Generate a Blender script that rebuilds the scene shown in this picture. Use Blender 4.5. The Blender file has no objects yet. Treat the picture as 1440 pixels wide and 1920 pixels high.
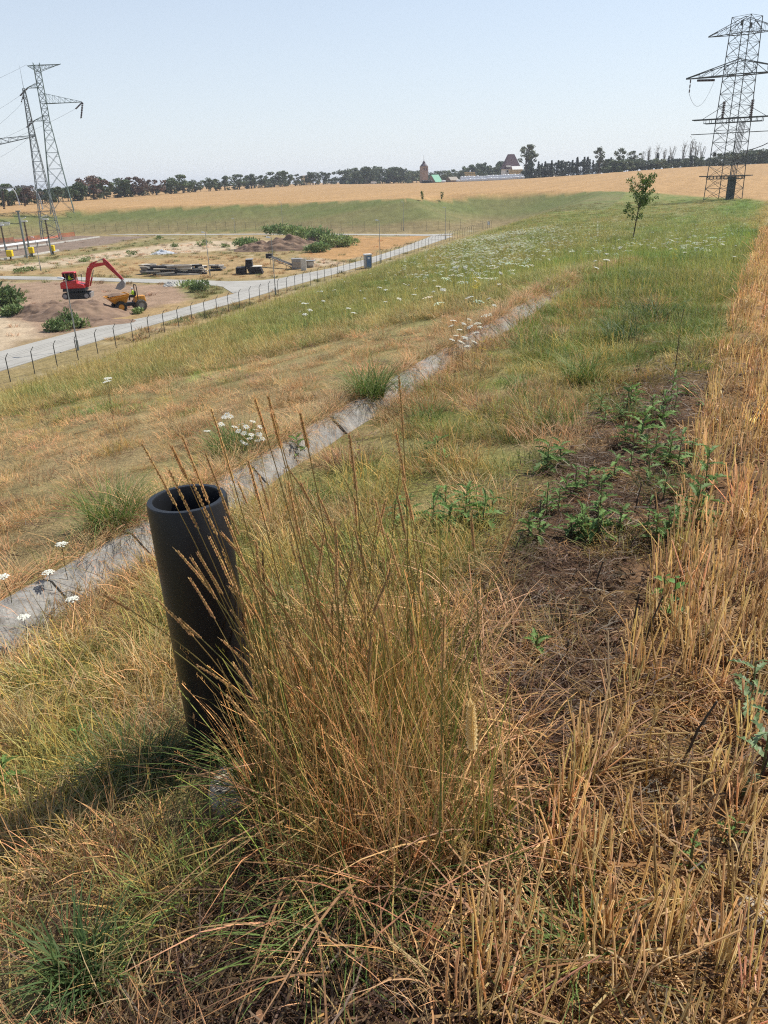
import bpy, math, random
import numpy as np
from mathutils import Vector, Matrix

# ------------------------------------------------------------------ camera, sky, sun, exposure
FPX, CX, CY = 1450.0, 720.0, 960.0            # focal length and centre in pixels of the 1440x1920 photograph
PITCH, ROLL = math.radians(23.2), math.radians(1.67)
EYE = np.array([0.0, 0.0, 1.6])
_f = np.array([0.0, math.cos(PITCH), -math.sin(PITCH)])
_r0 = np.array([1.0, 0.0, 0.0])
_u0 = np.cross(_r0, _f)
CAM_R = _r0 * math.cos(ROLL) - _u0 * math.sin(ROLL)
CAM_U = _u0 * math.cos(ROLL) + _r0 * math.sin(ROLL)
CAM_F = _f
SUN_AZ, SUN_EL = math.radians(56), math.radians(52)   # azimuth clockwise from +Y


def setup_view():
    sc = bpy.context.scene
    cam = bpy.data.cameras.new('camera')
    cam.sensor_fit = 'VERTICAL'
    cam.sensor_height = 24.0
    cam.lens = 24.0 * FPX / 1920.0
    cam.clip_start, cam.clip_end = 0.05, 20000
    co = bpy.data.objects.new('camera', cam)
    sc.collection.objects.link(co)
    m = Matrix.Identity(4)
    for i in range(3):
        m[i][0], m[i][1], m[i][2], m[i][3] = CAM_R[i], CAM_U[i], -CAM_F[i], EYE[i]
    co.matrix_world = m
    sc.camera = co
    w = bpy.data.worlds.new('World')
    sc.world = w
    w.use_nodes = True
    nt = w.node_tree
    bg = nt.nodes['Background']
    sky = nt.nodes.new('ShaderNodeTexSky')
    sky.sky_type = 'NISHITA'
    sky.sun_disc = False
    sky.sun_elevation = SUN_EL
    sky.sun_rotation = SUN_AZ
    sky.altitude = 150
    sky.air_density = 1.0
    sky.dust_density = 0.3
    sky.ozone_density = 1.0
    hs = nt.nodes.new('ShaderNodeMix')                # thin even summer haze over the blue
    hs.data_type = 'RGBA'
    tc = nt.nodes.new('ShaderNodeTexCoord')           # strongest at the horizon, clearing towards the zenith
    sx = nt.nodes.new('ShaderNodeSeparateXYZ')
    nt.links.new(tc.outputs['Generated'], sx.inputs[0])
    pw = []
    for op, a, b in (('ABSOLUTE', None, None), ('SUBTRACT', 1.0, None), ('POWER', None, 2.2), ('MULTIPLY', None, 0.86)):
        q = nt.nodes.new('ShaderNodeMath')
        q.operation = op
        if op == 'SUBTRACT':
            q.inputs[0].default_value = a
        if b is not None:
            q.inputs[1].default_value = b
        nt.links.new(pw[-1].outputs[0] if pw else sx.outputs['Z'], q.inputs[1 if op == 'SUBTRACT' else 0])
        pw.append(q)
    nt.links.new(pw[-1].outputs[0], hs.inputs[0])
    nt.links.new(sky.outputs[0], hs.inputs[6])
    hs.inputs[7].default_value = (5.5, 5.9, 6.5, 1)
    nt.links.new(hs.outputs[2], bg.inputs['Color'])
    bg.inputs['Strength'].default_value = 0.113
    sun = bpy.data.lights.new('sun', 'SUN')
    sun.energy = 5.0
    sun.angle = math.radians(0.55)
    sun.color = (1.0, 0.95, 0.86)
    so = bpy.data.objects.new('sun', sun)
    sc.collection.objects.link(so)
    d = Vector((math.sin(SUN_AZ) * math.cos(SUN_EL), math.cos(SUN_AZ) * math.cos(SUN_EL), math.sin(SUN_EL)))
    so.rotation_euler = d.to_track_quat('Z', 'Y').to_euler()
    so.location = (30, 20, 60)
    vs = sc.view_settings
    vs.view_transform = 'Standard'
    vs.look = 'None'
    vs.exposure = 0.32
    vs.gamma = 1.0
    sc.cycles.max_bounces = 4
    sc.cycles.diffuse_bounces = 2
    sc.cycles.glossy_bounces = 2
    sc.cycles.transmission_bounces = 4
    sc.cycles.transparent_max_bounces = 6
    sc.cycles.volume_bounces = 0
    sc.cycles.caustics_reflective = False
    sc.cycles.caustics_refractive = False
    sc.cycles.use_adaptive_sampling = True
    sc.cycles.adaptive_threshold = 0.014
    sc.cycles.use_denoising = False
    sc.cycles.pixel_filter_type = 'BLACKMAN_HARRIS'
    sc.cycles.filter_width = 1.15


setup_view()
R = np.random.RandomState(7)
random.seed(7)

# ------------------------------------------------------------------ where the ground is
HEAD = math.radians(25.6)                                # the field edge, the drain and the ridge all run this way
SU = np.array([math.sin(HEAD), math.cos(HEAD)])
SV = np.array([-math.cos(HEAD), math.sin(HEAD)])
FLOOR = -11.4                                            # level of the yard at the foot of the bank


def uv(x, y):
    return x * SU[0] + y * SU[1], x * SV[0] + y * SV[1]


def xy(u, v):
    return u * SU[0] + v * SV[0], u * SU[1] + v * SV[1]


def ray(px, py):
    d = CAM_F + (px - CX) / FPX * CAM_R - (py - CY) / FPX * CAM_U
    return d / np.linalg.norm(d)


def on_plane(px, py, z=FLOOR):
    d = ray(px, py)
    t = (z - EYE[2]) / d[2]
    return EYE + d * t


def at_dist(px, py, y):
    """point on the pixel's ray at forward distance y"""
    d = ray(px, py)
    return EYE + d * (y / d[1])


def project(p):
    q = np.asarray(p, float) - EYE
    z = q @ CAM_F
    return CX + FPX * (q @ CAM_R) / z, CY - FPX * (q @ CAM_U) / z


_perm = np.random.RandomState(3).permutation(65536).astype(np.int64)


def _hash(i, j, s):
    return _perm[(_perm[(i * 7919 + s * 131) & 65535] + j * 6007) & 65535] / 65535.0


def vnoise(x, y, s=0):
    xi, yi = np.floor(x).astype(np.int64), np.floor(y).astype(np.int64)
    fx, fy = x - xi, y - yi
    fx, fy = fx * fx * (3 - 2 * fx), fy * fy * (3 - 2 * fy)
    a, b = _hash(xi, yi, s), _hash(xi + 1, yi, s)
    c, d = _hash(xi, yi + 1, s), _hash(xi + 1, yi + 1, s)
    return (a * (1 - fx) + b * fx) * (1 - fy) + (c * (1 - fx) + d * fx) * fy


def fbm(x, y, s=0, o=4):
    t, amp, n = 0.0, 0.5, 0.0
    for k in range(o):
        t = t + amp * vnoise(x * 2 ** k + 17.3 * k, y * 2 ** k - 9.1 * k, s + k)
        n += amp
        amp *= 0.5
    return t / n


def sstep(a, b, t):
    t = np.clip((t - a) / (b - a), 0, 1)
    return t * t * (3 - 2 * t)


def poly_dist(poly, x, y):
    """signed distance to a closed polygon, negative inside"""
    x, y = np.asarray(x, float), np.asarray(y, float)
    best = np.full(x.shape, 1e18)
    ins = np.zeros(x.shape, bool)
    n = len(poly)
    for i in range(n):
        ax, ay = poly[i]
        bx, by = poly[(i + 1) % n]
        ex, ey = bx - ax, by - ay
        t = np.clip(((x - ax) * ex + (y - ay) * ey) / (ex * ex + ey * ey), 0, 1)
        best = np.minimum(best, (x - ax - t * ex) ** 2 + (y - ay - t * ey) ** 2)
        c = ((ay > y) != (by > y)) & (x < (bx - ax) * (y - ay) / (by - ay + 1e-12) + ax)
        ins ^= c
    d = np.sqrt(best)
    return np.where(ins, -d, d)


def far(px, dist, z):
    t = (px - CX) / FPX * math.cos(PITCH)
    return (t * dist, dist, z)


# fence line at the foot of the near bank, from two of its posts
FA, FB = on_plane(20, 716)[:2], on_plane(921, 427)[:2]
FDIR = (FB - FA) / np.linalg.norm(FB - FA)
FNRM = np.array([FDIR[1], -FDIR[0]])                     # towards the bank
F0 = FA - FDIR * 60
_toe = [tuple(F0 + FNRM * 1.2), tuple(FB + FDIR * 6 + FNRM * 1.2)]
for _p in ((880, 433), (800, 437), (640, 437.5), (480, 436), (300, 438), (140, 441), (0, 450)):
    _toe.append(tuple(on_plane(*_p)[:2]))
_toe += [(-260, 215), (-260, -30)]
YARD = _toe

_ctrl = [xy(u, v) + (z,) for u, v, z in (
    (-60, -40, 0.5), (-60, 0, 0.3), (-60, 12, -1.2), (-20, 0, 0.05), (-20, 12, -1.5), (0, 0, 0), (0, -20, 0), (0, 10, -1.4), (0, 25, -3.4), (0, 60, -6),
    (15, 0, -0.12), (15, -15, 0), (15, 10, -1.55), (15, 25, -3.5), (30, 0, -0.8), (30, -20, -0.5), (30, 10, -1.95), (48, 0, -1.7), (48, 10, -2.4), (48, 25, -3.6),
    (90, 0, -2.9), (90, 14, -3.3), (90, -30, -2.5), (90, 40, -4.4), (140, 0, -3.6), (140, 25, -4.2), (185, 0, -3.8), (185, -30, -3.4), (190, 40, -4.3))]
_ctrl += [far(*p) for p in (
    (1300, 185, -3.9), (1150, 225, -3.4), (900, 222, -3.3), (600, 246, -4.1), (300, 250, -4.3), (0, 246, -4.5), (-300, 246, -4.5),
    (1440, 330, -0.6), (1300, 330, -0.6), (1100, 380, -1.6), (900, 400, -2.6), (600, 500, -3), (300, 450, -4.6), (100, 360, -4.8), (-200, 400, -5.5),
    (100, 446, -4.6), (300, 587, -3.5), (450, 744, -2.3), (600, 893, -0.6), (800, 890, -2.0), (930, 770, -1.1), (1100, 650, 0.6), (1300, 590, 4.4), (1440, 570, 5.0), (1700, 560, 5.5),
    (300, 1300, -3), (900, 1400, -2), (1440, 1300, 3), (-400, 900, -4))]
_ctrl = np.array(_ctrl)


def _tps_k(r2):
    return np.where(r2 > 0, r2 * np.log(r2 + 1e-12), 0.0)


_S = 100.0
_P = _ctrl[:, :2] / _S
_n = len(_P)
_K = _tps_k(((_P[:, None] - _P[None]) ** 2).sum(-1)) + np.eye(_n) * 1e-4
_Q = np.c_[np.ones(_n), _P]
_sol = np.linalg.solve(np.block([[_K, _Q], [_Q.T, np.zeros((3, 3))]]), np.r_[_ctrl[:, 2], np.zeros(3)])


def natural(x, y):
    x, y = np.asarray(x, float), np.asarray(y, float)
    d = np.sqrt(x * x + y * y)
    k = np.minimum(1.0, 1200.0 / np.maximum(d, 1e-6))
    X, Y = x * k / _S, np.maximum(y * k, -150) / _S
    z = _sol[_n] + _sol[_n + 1] * X + _sol[_n + 2] * Y
    for i in range(_n):
        z = z + _sol[i] * _tps_k((X - _P[i, 0]) ** 2 + (Y - _P[i, 1]) ** 2)
    return np.clip(z, -9, 7)


CH_V = 3.0                                               # the drain: foot of its far wall
CH_END = 15.0                                            # beyond this it is lost under dry grass


def height(x, y, detail=True):
    x, y = np.asarray(x, float), np.asarray(y, float)
    u, v = uv(x, y)
    z = natural(x, y)
    # bank of the drain: the near side dips to the foot of the wall, the far side stands a step higher
    fade = 1 - sstep(CH_END, CH_END + 8, u)
    wob = 0.10 * (vnoise(u * 0.9, u * 0 + 3.3, 5) - 0.5)
    dip = sstep(0.9, CH_V - 0.15, v + wob) * 0.075
    step = sstep(CH_V + 0.06, CH_V + 0.24, v)
    z = z - fade * dip * (1 - step) + fade * step * 0.09 * (1 - sstep(3.3, 7, v))
    z = z + 0.02 * np.clip(u - 2.5, 0, 14) * sstep(0.8, 2.5, v) * (1 - sstep(4, 9, v)) * (1 - sstep(14, 32, u))
    if detail:
        near = np.exp(-np.maximum(np.sqrt(x * x + y * y) - 4, 0) / 8.0)
        soil = 1 - sstep(0.2, 1.2, v)
        z = z + near * (0.05 * (fbm(x * 2.2, y * 2.2, 11) - 0.5) + soil * 0.06 * (fbm(x * 9, y * 9, 23) - 0.5))
        z = z + 0.25 * (fbm(x * 0.12, y * 0.12, 31) - 0.5) * sstep(6, 25, np.sqrt(x * x + y * y))
    # the yard cut into the ground, with banks all round it
    d = poly_dist(YARD, x, y)
    dd = np.maximum(d, 0)
    bank = FLOOR + 0.33 * dd - 0.33 * 6 * (1 - np.exp(-dd / 6)) * 0.6
    k = 0.5
    h = np.clip(0.5 + 0.5 * (bank - z) / k, 0, 1)
    z = bank * (1 - h) + z * h - k * h * (1 - h)
    return np.where(d <= 0, FLOOR, np.maximum(z, FLOOR))


def Gs(px, py):
    """G for many pixels at once"""
    D = np.stack([ray(a, b) for a, b in zip(px, py)])
    t = np.full(len(D), 0.8)
    lo = t.copy()
    done = np.zeros(len(D), bool)
    for _ in range(700):
        P = EYE + D * t[:, None]
        hit = P[:, 2] < height(P[:, 0], P[:, 1])
        done |= hit
        lo = np.where(done, lo, t)
        t = np.where(done, t, t * 1.009)
        if done.all():
            break
    for _ in range(12):
        m = (lo + t) / 2
        P = EYE + D * m[:, None]
        hit = P[:, 2] < height(P[:, 0], P[:, 1])
        t, lo = np.where(hit, m, t), np.where(hit, lo, m)
    return EYE + D * t[:, None]


def ground_z(x, y):
    return float(height(np.array([x]), np.array([y]))[0])


def G(px, py):
    """where the ray through a photograph pixel meets the ground"""
    d = ray(px, py)
    t = 0.6 * 1.006 ** np.arange(1300)
    P = EYE[None] + d[None] * t[:, None]
    below = P[:, 2] < height(P[:, 0], P[:, 1])
    if not below.any():
        return EYE + d * 600
    i = int(np.argmax(below))
    a, b = t[max(i - 1, 0)], t[i]
    tt = np.linspace(a, b, 24)
    P = EYE[None] + d[None] * tt[:, None]
    below = P[:, 2] < height(P[:, 0], P[:, 1])
    j = int(np.argmax(below))
    return P[j]

# ------------------------------------------------------------------ building helpers
COL = bpy.context.scene.collection


class MB:
    """collects boxes, bars, tubes, ribbons; build() links them as one mesh object"""

    def __init__(self):
        self.v, self.f, self.c, self.m = [], [], [], []
        self.mi = 0

    def add(self, verts, faces, col=None):
        o = len(self.v)
        self.v.extend([tuple(map(float, p)) for p in verts])
        for f in faces:
            self.f.append(tuple(i + o for i in f))
            self.m.append(self.mi)
        self.c.extend([col if col is not None else (1, 1, 1)] * len(verts))
        return self

    def box(self, c, s, rz=0.0, taper=1.0, col=None, rx=0.0, ry=0.0):
        hx, hy, hz = s[0] / 2, s[1] / 2, s[2] / 2
        M = Matrix.Rotation(rz, 3, 'Z') @ Matrix.Rotation(ry, 3, 'Y') @ Matrix.Rotation(rx, 3, 'X')
        P = []
        for z in (-1, 1):
            k = taper if z > 0 else 1.0
            for x, y in ((-1, -1), (1, -1), (1, 1), (-1, 1)):
                q = M @ Vector((x * hx * k, y * hy * k, z * hz))
                P.append((c[0] + q.x, c[1] + q.y, c[2] + q.z))
        return self.add(P, [(3, 2, 1, 0), (4, 5, 6, 7), (0, 1, 5, 4), (1, 2, 6, 5), (2, 3, 7, 6), (3, 0, 4, 7)], col)

    def bar(self, a, b, w, n=4, w2=None, col=None, cap=True):
        a, b = Vector(a), Vector(b)
        d = b - a
        if d.length < 1e-6:
            return self
        d.normalize()
        s = d.cross(Vector((0, 0, 1)))
        if s.length < 1e-3:
            s = Vector((1, 0, 0))
        s.normalize()
        t = d.cross(s)
        w2 = w if w2 is None else w2
        P = []
        for p, ww in ((a, w), (b, w2)):
            for i in range(n):
                an = 2 * math.pi * (i + 0.5) / n
                P.append(p + (s * math.cos(an) + t * math.sin(an)) * ww * 0.5)
        F = [(i, (i + 1) % n, n + (i + 1) % n, n + i) for i in range(n)]
        if cap:
            F += [tuple(range(n))[::-1], tuple(range(n, 2 * n))]
        return self.add(P, F, col)

    def tube(self, pts, rad, n=6, col=None, cap=True):
        pts = [Vector(p) for p in pts]
        k = len(pts)
        rad = [rad] * k if not hasattr(rad, '__len__') else rad
        ref = None
        P = []
        for i, p in enumerate(pts):
            d = (pts[min(i + 1, k - 1)] - pts[max(i - 1, 0)])
            d = d.normalized() if d.length > 1e-9 else Vector((0, 0, 1))
            if ref is None:
                ref = d.cross(Vector((0.31, 0.83, 0.46))).normalized()
            s = (ref - d * ref.dot(d)).normalized()
            ref = s
            t = d.cross(s)
            for j in range(n):
                an = 2 * math.pi * j / n
                P.append(p + (s * math.cos(an) + t * math.sin(an)) * rad[i])
        F = []
        for i in range(k - 1):
            for j in range(n):
                F.append((i * n + j, i * n + (j + 1) % n, (i + 1) * n + (j + 1) % n, (i + 1) * n + j))
        if cap:
            F += [tuple(range(n))[::-1], tuple(range((k - 1) * n, k * n))]
        return self.add(P, F, col)

    def ribbon(self, pts, wid, side, col=None):
        k = len(pts)
        P, F = [], []
        for i in range(k):
            p, s = np.asarray(pts[i]), np.asarray(side) * wid[i] * 0.5
            P += [p - s, p + s]
        for i in range(k - 1):
            F.append((2 * i, 2 * i + 1, 2 * i + 3, 2 * i + 2))
        return self.add(P, F, col)

    def prism(self, poly, h, z0=0.0, col=None):
        n = len(poly)
        P = [(x, y, z0) for x, y in poly] + [(x, y, z0 + h) for x, y in poly]
        F = [tuple(range(n))[::-1], tuple(range(n, 2 * n))]
        F += [(i, (i + 1) % n, n + (i + 1) % n, n + i) for i in range(n)]
        return self.add(P, F, col)

    def lathe(self, prof, n=24, c=(0, 0, 0), col=None):
        P, F = [], []
        for r, z in prof:
            for j in range(n):
                a = 2 * math.pi * j / n
                P.append((c[0] + r * math.cos(a), c[1] + r * math.sin(a), c[2] + z))
        for i in range(len(prof) - 1):
            for j in range(n):
                F.append((i * n + j, i * n + (j + 1) % n, (i + 1) * n + (j + 1) % n, (i + 1) * n + j))
        return self.add(P, F, col)

    def mesh(self, name, mats, smooth=False):
        me = bpy.data.meshes.new(name)
        me.from_pydata(self.v, [], self.f)
        mats = mats if isinstance(mats, (list, tuple)) else [mats]
        for m in mats:
            me.materials.append(M[m] if isinstance(m, str) else m)
        if len(mats) > 1:
            me.polygons.foreach_set('material_index', self.m)
        if any(c != (1, 1, 1) for c in self.c):
            at = me.attributes.new('bt', 'FLOAT_COLOR', 'POINT')
            at.data.foreach_set('color', np.c_[np.array(self.c, float), np.ones(len(self.c))].ravel())
        if smooth:
            me.polygons.foreach_set('use_smooth', [True] * len(me.polygons))
        me.update()
        return me

    def build(self, name, mats, parent=None, smooth=False, loc=None):
        o = bpy.data.objects.new(name, self.mesh(name, mats, smooth))
        COL.objects.link(o)
        if parent is not None:
            o.parent = parent
        if loc is not None:
            o.location = loc
        return o


def tag(o, label=None, cat=None, group=None, kind=None):
    for k, val in (('label', label), ('category', cat), ('group', group), ('kind', kind)):
        if val:
            o[k] = val
    return o


def thing(name, label, cat, loc=(0, 0, 0), rz=0.0, group=None):
    o = bpy.data.objects.new(name, None)
    o.empty_display_size = 0.2
    COL.objects.link(o)
    o.location = tuple(map(float, loc))
    o.rotation_euler = (0, 0, rz)
    return tag(o, label, cat, group)


def link_copy(src, parent, loc=(0, 0, 0), rot=(0, 0, 0), scale=1.0):
    c = src.copy()
    COL.objects.link(c)
    c.parent = parent
    c.location = tuple(map(float, loc))
    c.rotation_euler = rot
    c.scale = (scale,) * 3 if not hasattr(scale, '__len__') else scale
    return c


# ------------------------------------------------------------------ materials
M = {}


def new_mat(name):
    m = bpy.data.materials.new(name)
    m.use_nodes = True
    M[name] = m
    nt = m.node_tree
    return m, nt, nt.nodes['Principled BSDF']


def nd(nt, kind, **kw):
    n = nt.nodes.new(kind)
    for k, val in kw.items():
        if k in n.inputs.keys():
            n.inputs[k].default_value = val
        else:
            setattr(n, k, val)
    return n


def simple(name, col, rough=0.6, metal=0.0, var=0.15, scale=3.0, bump=0.0, spec=0.4, stain=None):
    m, nt, b = new_mat(name)
    tc = nd(nt, 'ShaderNodeTexCoord')
    nz = nd(nt, 'ShaderNodeTexNoise', Scale=scale, Detail=6.0, Roughness=0.65)
    nt.links.new(tc.outputs['Object'], nz.inputs['Vector'])
    mr = nd(nt, 'ShaderNodeMapRange')
    mr.inputs[1].default_value, mr.inputs[2].default_value = 0.3, 0.7
    mr.inputs[3].default_value, mr.inputs[4].default_value = 1 - var, 1 + var
    nt.links.new(nz.outputs['Fac'], mr.inputs[0])
    mx = nd(nt, 'ShaderNodeMix', data_type='RGBA', blend_type='MULTIPLY')
    mx.inputs[0].default_value = 1.0
    mx.inputs[6].default_value = (*col, 1)
    nt.links.new(mr.outputs[0], mx.inputs[7])
    out = mx.outputs[2]
    if stain:
        n2 = nd(nt, 'ShaderNodeTexNoise', Scale=scale * 0.37, Detail=5.0, Roughness=0.7)
        nt.links.new(tc.outputs['Object'], n2.inputs['Vector'])
        cr = nd(nt, 'ShaderNodeMapRange')
        cr.inputs[1].default_value, cr.inputs[2].default_value = 0.5, 0.68
        nt.links.new(n2.outputs['Fac'], cr.inputs[0])
        m2 = nd(nt, 'ShaderNodeMix', data_type='RGBA')
        nt.links.new(cr.outputs[0], m2.inputs[0])
        nt.links.new(out, m2.inputs[6])
        m2.inputs[7].default_value = (*stain, 1)
        out = m2.outputs[2]
    nt.links.new(out, b.inputs['Base Color'])
    b.inputs['Roughness'].default_value = rough
    b.inputs['Metallic'].default_value = metal
    b.inputs['Specular IOR Level'].default_value = spec
    if bump:
        bp = nd(nt, 'ShaderNodeBump', Strength=bump, Distance=0.02)
        nt.links.new(nz.outputs['Fac'], bp.inputs['Height'])
        nt.links.new(bp.outputs[0], b.inputs['Normal'])
    return m


def leafy(name, instanced, trans=0.3, rough=0.6, spec=0.25, hue=(1, 1, 1), objrand=0.0):
    """thin plant matter: colour = (instance tint or one colour) x per-blade tint, part of the light passing through"""
    m, nt, b = new_mat(name)
    at = nd(nt, 'ShaderNodeAttribute', attribute_name='bt')
    mx = nd(nt, 'ShaderNodeMix', data_type='RGBA', blend_type='MULTIPLY')
    mx.inputs[0].default_value = 1.0
    nt.links.new(at.outputs['Color'], mx.inputs[6])
    if instanced:
        ai = nd(nt, 'ShaderNodeAttribute', attribute_name='tint', attribute_type='INSTANCER')
        nt.links.new(ai.outputs['Color'], mx.inputs[7])
    else:
        mx.inputs[7].default_value = (*hue, 1)
    out = mx.outputs[2]
    if objrand:
        oi = nd(nt, 'ShaderNodeObjectInfo')
        mr = nd(nt, 'ShaderNodeMapRange')
        mr.inputs[3].default_value, mr.inputs[4].default_value = 1 - objrand, 1 + objrand
        nt.links.new(oi.outputs['Random'], mr.inputs[0])
        m3 = nd(nt, 'ShaderNodeMix', data_type='RGBA', blend_type='MULTIPLY')
        m3.inputs[0].default_value = 1.0
        nt.links.new(out, m3.inputs[6])
        nt.links.new(mr.outputs[0], m3.inputs[7])
        out = m3.outputs[2]
    b.inputs['Roughness'].default_value = rough
    b.inputs['Specular IOR Level'].default_value = spec
    nt.links.new(out, b.inputs['Base Color'])
    tr = nd(nt, 'ShaderNodeBsdfTranslucent')
    nt.links.new(out, tr.inputs['Color'])
    ms = nd(nt, 'ShaderNodeMixShader')
    ms.inputs[0].default_value = trans
    nt.links.new(b.outputs[0], ms.inputs[1])
    nt.links.new(tr.outputs[0], ms.inputs[2])
    nt.links.new(ms.outputs[0], nt.nodes['Material Output'].inputs['Surface'])
    return m


leafy('grass', True, 0.26)
leafy('straw', True, 0.48, 0.5, 0.35)
leafy('foliage', False, 0.25)
leafy('far_foliage', False, 0.15, objrand=0.25)
simple('steel_grey', (0.20, 0.225, 0.225), 0.55, 0.3, 0.25, 2)
simple('steel_dark', (0.080, 0.095, 0.10), 0.55, 0.3, 0.25, 2)
simple('steel_green', (0.13, 0.18, 0.165), 0.55, 0.2, 0.25, 2)
simple('cable', (0.10, 0.10, 0.11), 0.5, 0.4)
simple('insulator', (0.06, 0.035, 0.035), 0.3, 0.0, 0.1)
simple('road_concrete', (0.34, 0.325, 0.29), 0.85, 0, 0.13, 0.35, stain=(0.27, 0.255, 0.225))
simple('trunk', (0.055, 0.042, 0.032), 0.9, 0, 0.3, 6)
simple('pale_trunk', (0.26, 0.23, 0.19), 0.9, 0, 0.3, 6)


def concrete_old():
    m, nt, b = new_mat('old_concrete')
    tc = nd(nt, 'ShaderNodeTexCoord')
    oi = nd(nt, 'ShaderNodeObjectInfo')
    ad = nd(nt, 'ShaderNodeVectorMath', operation='ADD')
    nt.links.new(tc.outputs['Object'], ad.inputs[0])
    nt.links.new(oi.outputs['Location'], ad.inputs[1])
    n1 = nd(nt, 'ShaderNodeTexNoise', Scale=7.0, Detail=8.0, Roughness=0.7)
    n2 = nd(nt, 'ShaderNodeTexNoise', Scale=60.0, Detail=4.0, Roughness=0.7)
    n3 = nd(nt, 'ShaderNodeTexNoise', Scale=16.0, Detail=6.0, Roughness=0.75)
    for n in (n1, n2, n3):
        nt.links.new(ad.outputs[0], n.inputs['Vector'])
    cr = nd(nt, 'ShaderNodeValToRGB')
    cr.color_ramp.elements[0].position, cr.color_ramp.elements[0].color = 0.3, (0.11, 0.10, 0.088, 1)
    cr.color_ramp.elements[1].position, cr.color_ramp.elements[1].color = 0.68, (0.36, 0.345, 0.315, 1)
    nt.links.new(n1.outputs['Fac'], cr.inputs[0])
    sp = nd(nt, 'ShaderNodeMapRange')
    sp.inputs[1].default_value, sp.inputs[2].default_value = 0.56, 0.66
    nt.links.new(n3.outputs['Fac'], sp.inputs[0])
    mx = nd(nt, 'ShaderNodeMix', data_type='RGBA')
    nt.links.new(sp.outputs[0], mx.inputs[0])
    nt.links.new(cr.outputs[0], mx.inputs[6])
    mx.inputs[7].default_value = (0.085, 0.078, 0.062, 1)
    m2 = nd(nt, 'ShaderNodeMix', data_type='RGBA', blend_type='OVERLAY')
    m2.inputs[0].default_value = 0.5
    nt.links.new(mx.outputs[2], m2.inputs[6])
    nt.links.new(n2.outputs['Fac'], m2.inputs[7])
    nt.links.new(m2.outputs[2], b.inputs['Base Color'])
    b.inputs['Roughness'].default_value = 0.9
    bp = nd(nt, 'ShaderNodeBump', Strength=0.6, Distance=0.01)
    nt.links.new(n2.outputs['Fac'], bp.inputs['Height'])
    nt.links.new(bp.outputs[0], b.inputs['Normal'])


concrete_old()


def ground_mat():
    m, nt, b = new_mat('ground')
    at = nd(nt, 'ShaderNodeAttribute', attribute_name='col')
    ge = nd(nt, 'ShaderNodeNewGeometry')
    prod = at.outputs['Color']
    hs = []
    for sc, lo, hi in ((0.35, 0.80, 1.2), (4.0, 0.72, 1.28), (38.0, 0.62, 1.38)):
        nz = nd(nt, 'ShaderNodeTexNoise', Scale=sc, Detail=5.0, Roughness=0.7)
        nt.links.new(ge.outputs['Position'], nz.inputs['Vector'])
        mr = nd(nt, 'ShaderNodeMapRange')
        mr.inputs[1].default_value, mr.inputs[2].default_value = 0.3, 0.7
        mr.inputs[3].default_value, mr.inputs[4].default_value = lo, hi
        nt.links.new(nz.outputs['Fac'], mr.inputs[0])
        mx = nd(nt, 'ShaderNodeMix', data_type='RGBA', blend_type='MULTIPLY')
        mx.inputs[0].default_value = 1.0
        nt.links.new(prod, mx.inputs[6])
        nt.links.new(mr.outputs[0], mx.inputs[7])
        prod = mx.outputs[2]
        hs.append(nz.outputs['Fac'])
    nt.links.new(prod, b.inputs['Base Color'])
    b.inputs['Roughness'].default_value = 0.95
    b.inputs['Specular IOR Level'].default_value = 0.1
    bp = nd(nt, 'ShaderNodeBump', Strength=0.9, Distance=0.03)
    nt.links.new(hs[2], bp.inputs['Height'])
    nt.links.new(bp.outputs[0], b.inputs['Normal'])


ground_mat()

# ------------------------------------------------------------------ ground colours by zone (dry grass, green grass, soil, stubble, yard)
SOIL, SOIL_DK = np.array((0.17, 0.098, 0.055)), np.array((0.095, 0.060, 0.037))
STRAW, DRY = np.array((0.38, 0.235, 0.095)), np.array((0.285, 0.215, 0.105))
YGREEN, GREEN, VIVID = np.array((0.19, 0.19, 0.058)), np.array((0.115, 0.15, 0.045)), np.array((0.10, 0.175, 0.038))
FIELD = np.array((0.36, 0.225, 0.105))
FIELD_EDGE = [tuple(G(*p)[:2]) for p in ((0, 405), (140, 398), (300, 390), (450, 385), (600, 379), (760, 374))]
FIELD_EDGE += [(33, 262), (49, 259), (62, 246), (69, 237), (75, 218), (73.5, 188), (76, 168)]
FIELD_POLY = [(-900, 300), (-260, 268)] + FIELD_EDGE + [xy(165, 0.22), xy(60, 0.3), xy(9, 0.22), xy(-80, 0.3), xy(-80, -1500), (4000, 500), (4000, 5000), (-4000, 5000), (-4000, 300)]


def px_poly(pts):
    return [tuple(on_plane(*p)[:2]) for p in pts]


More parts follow.
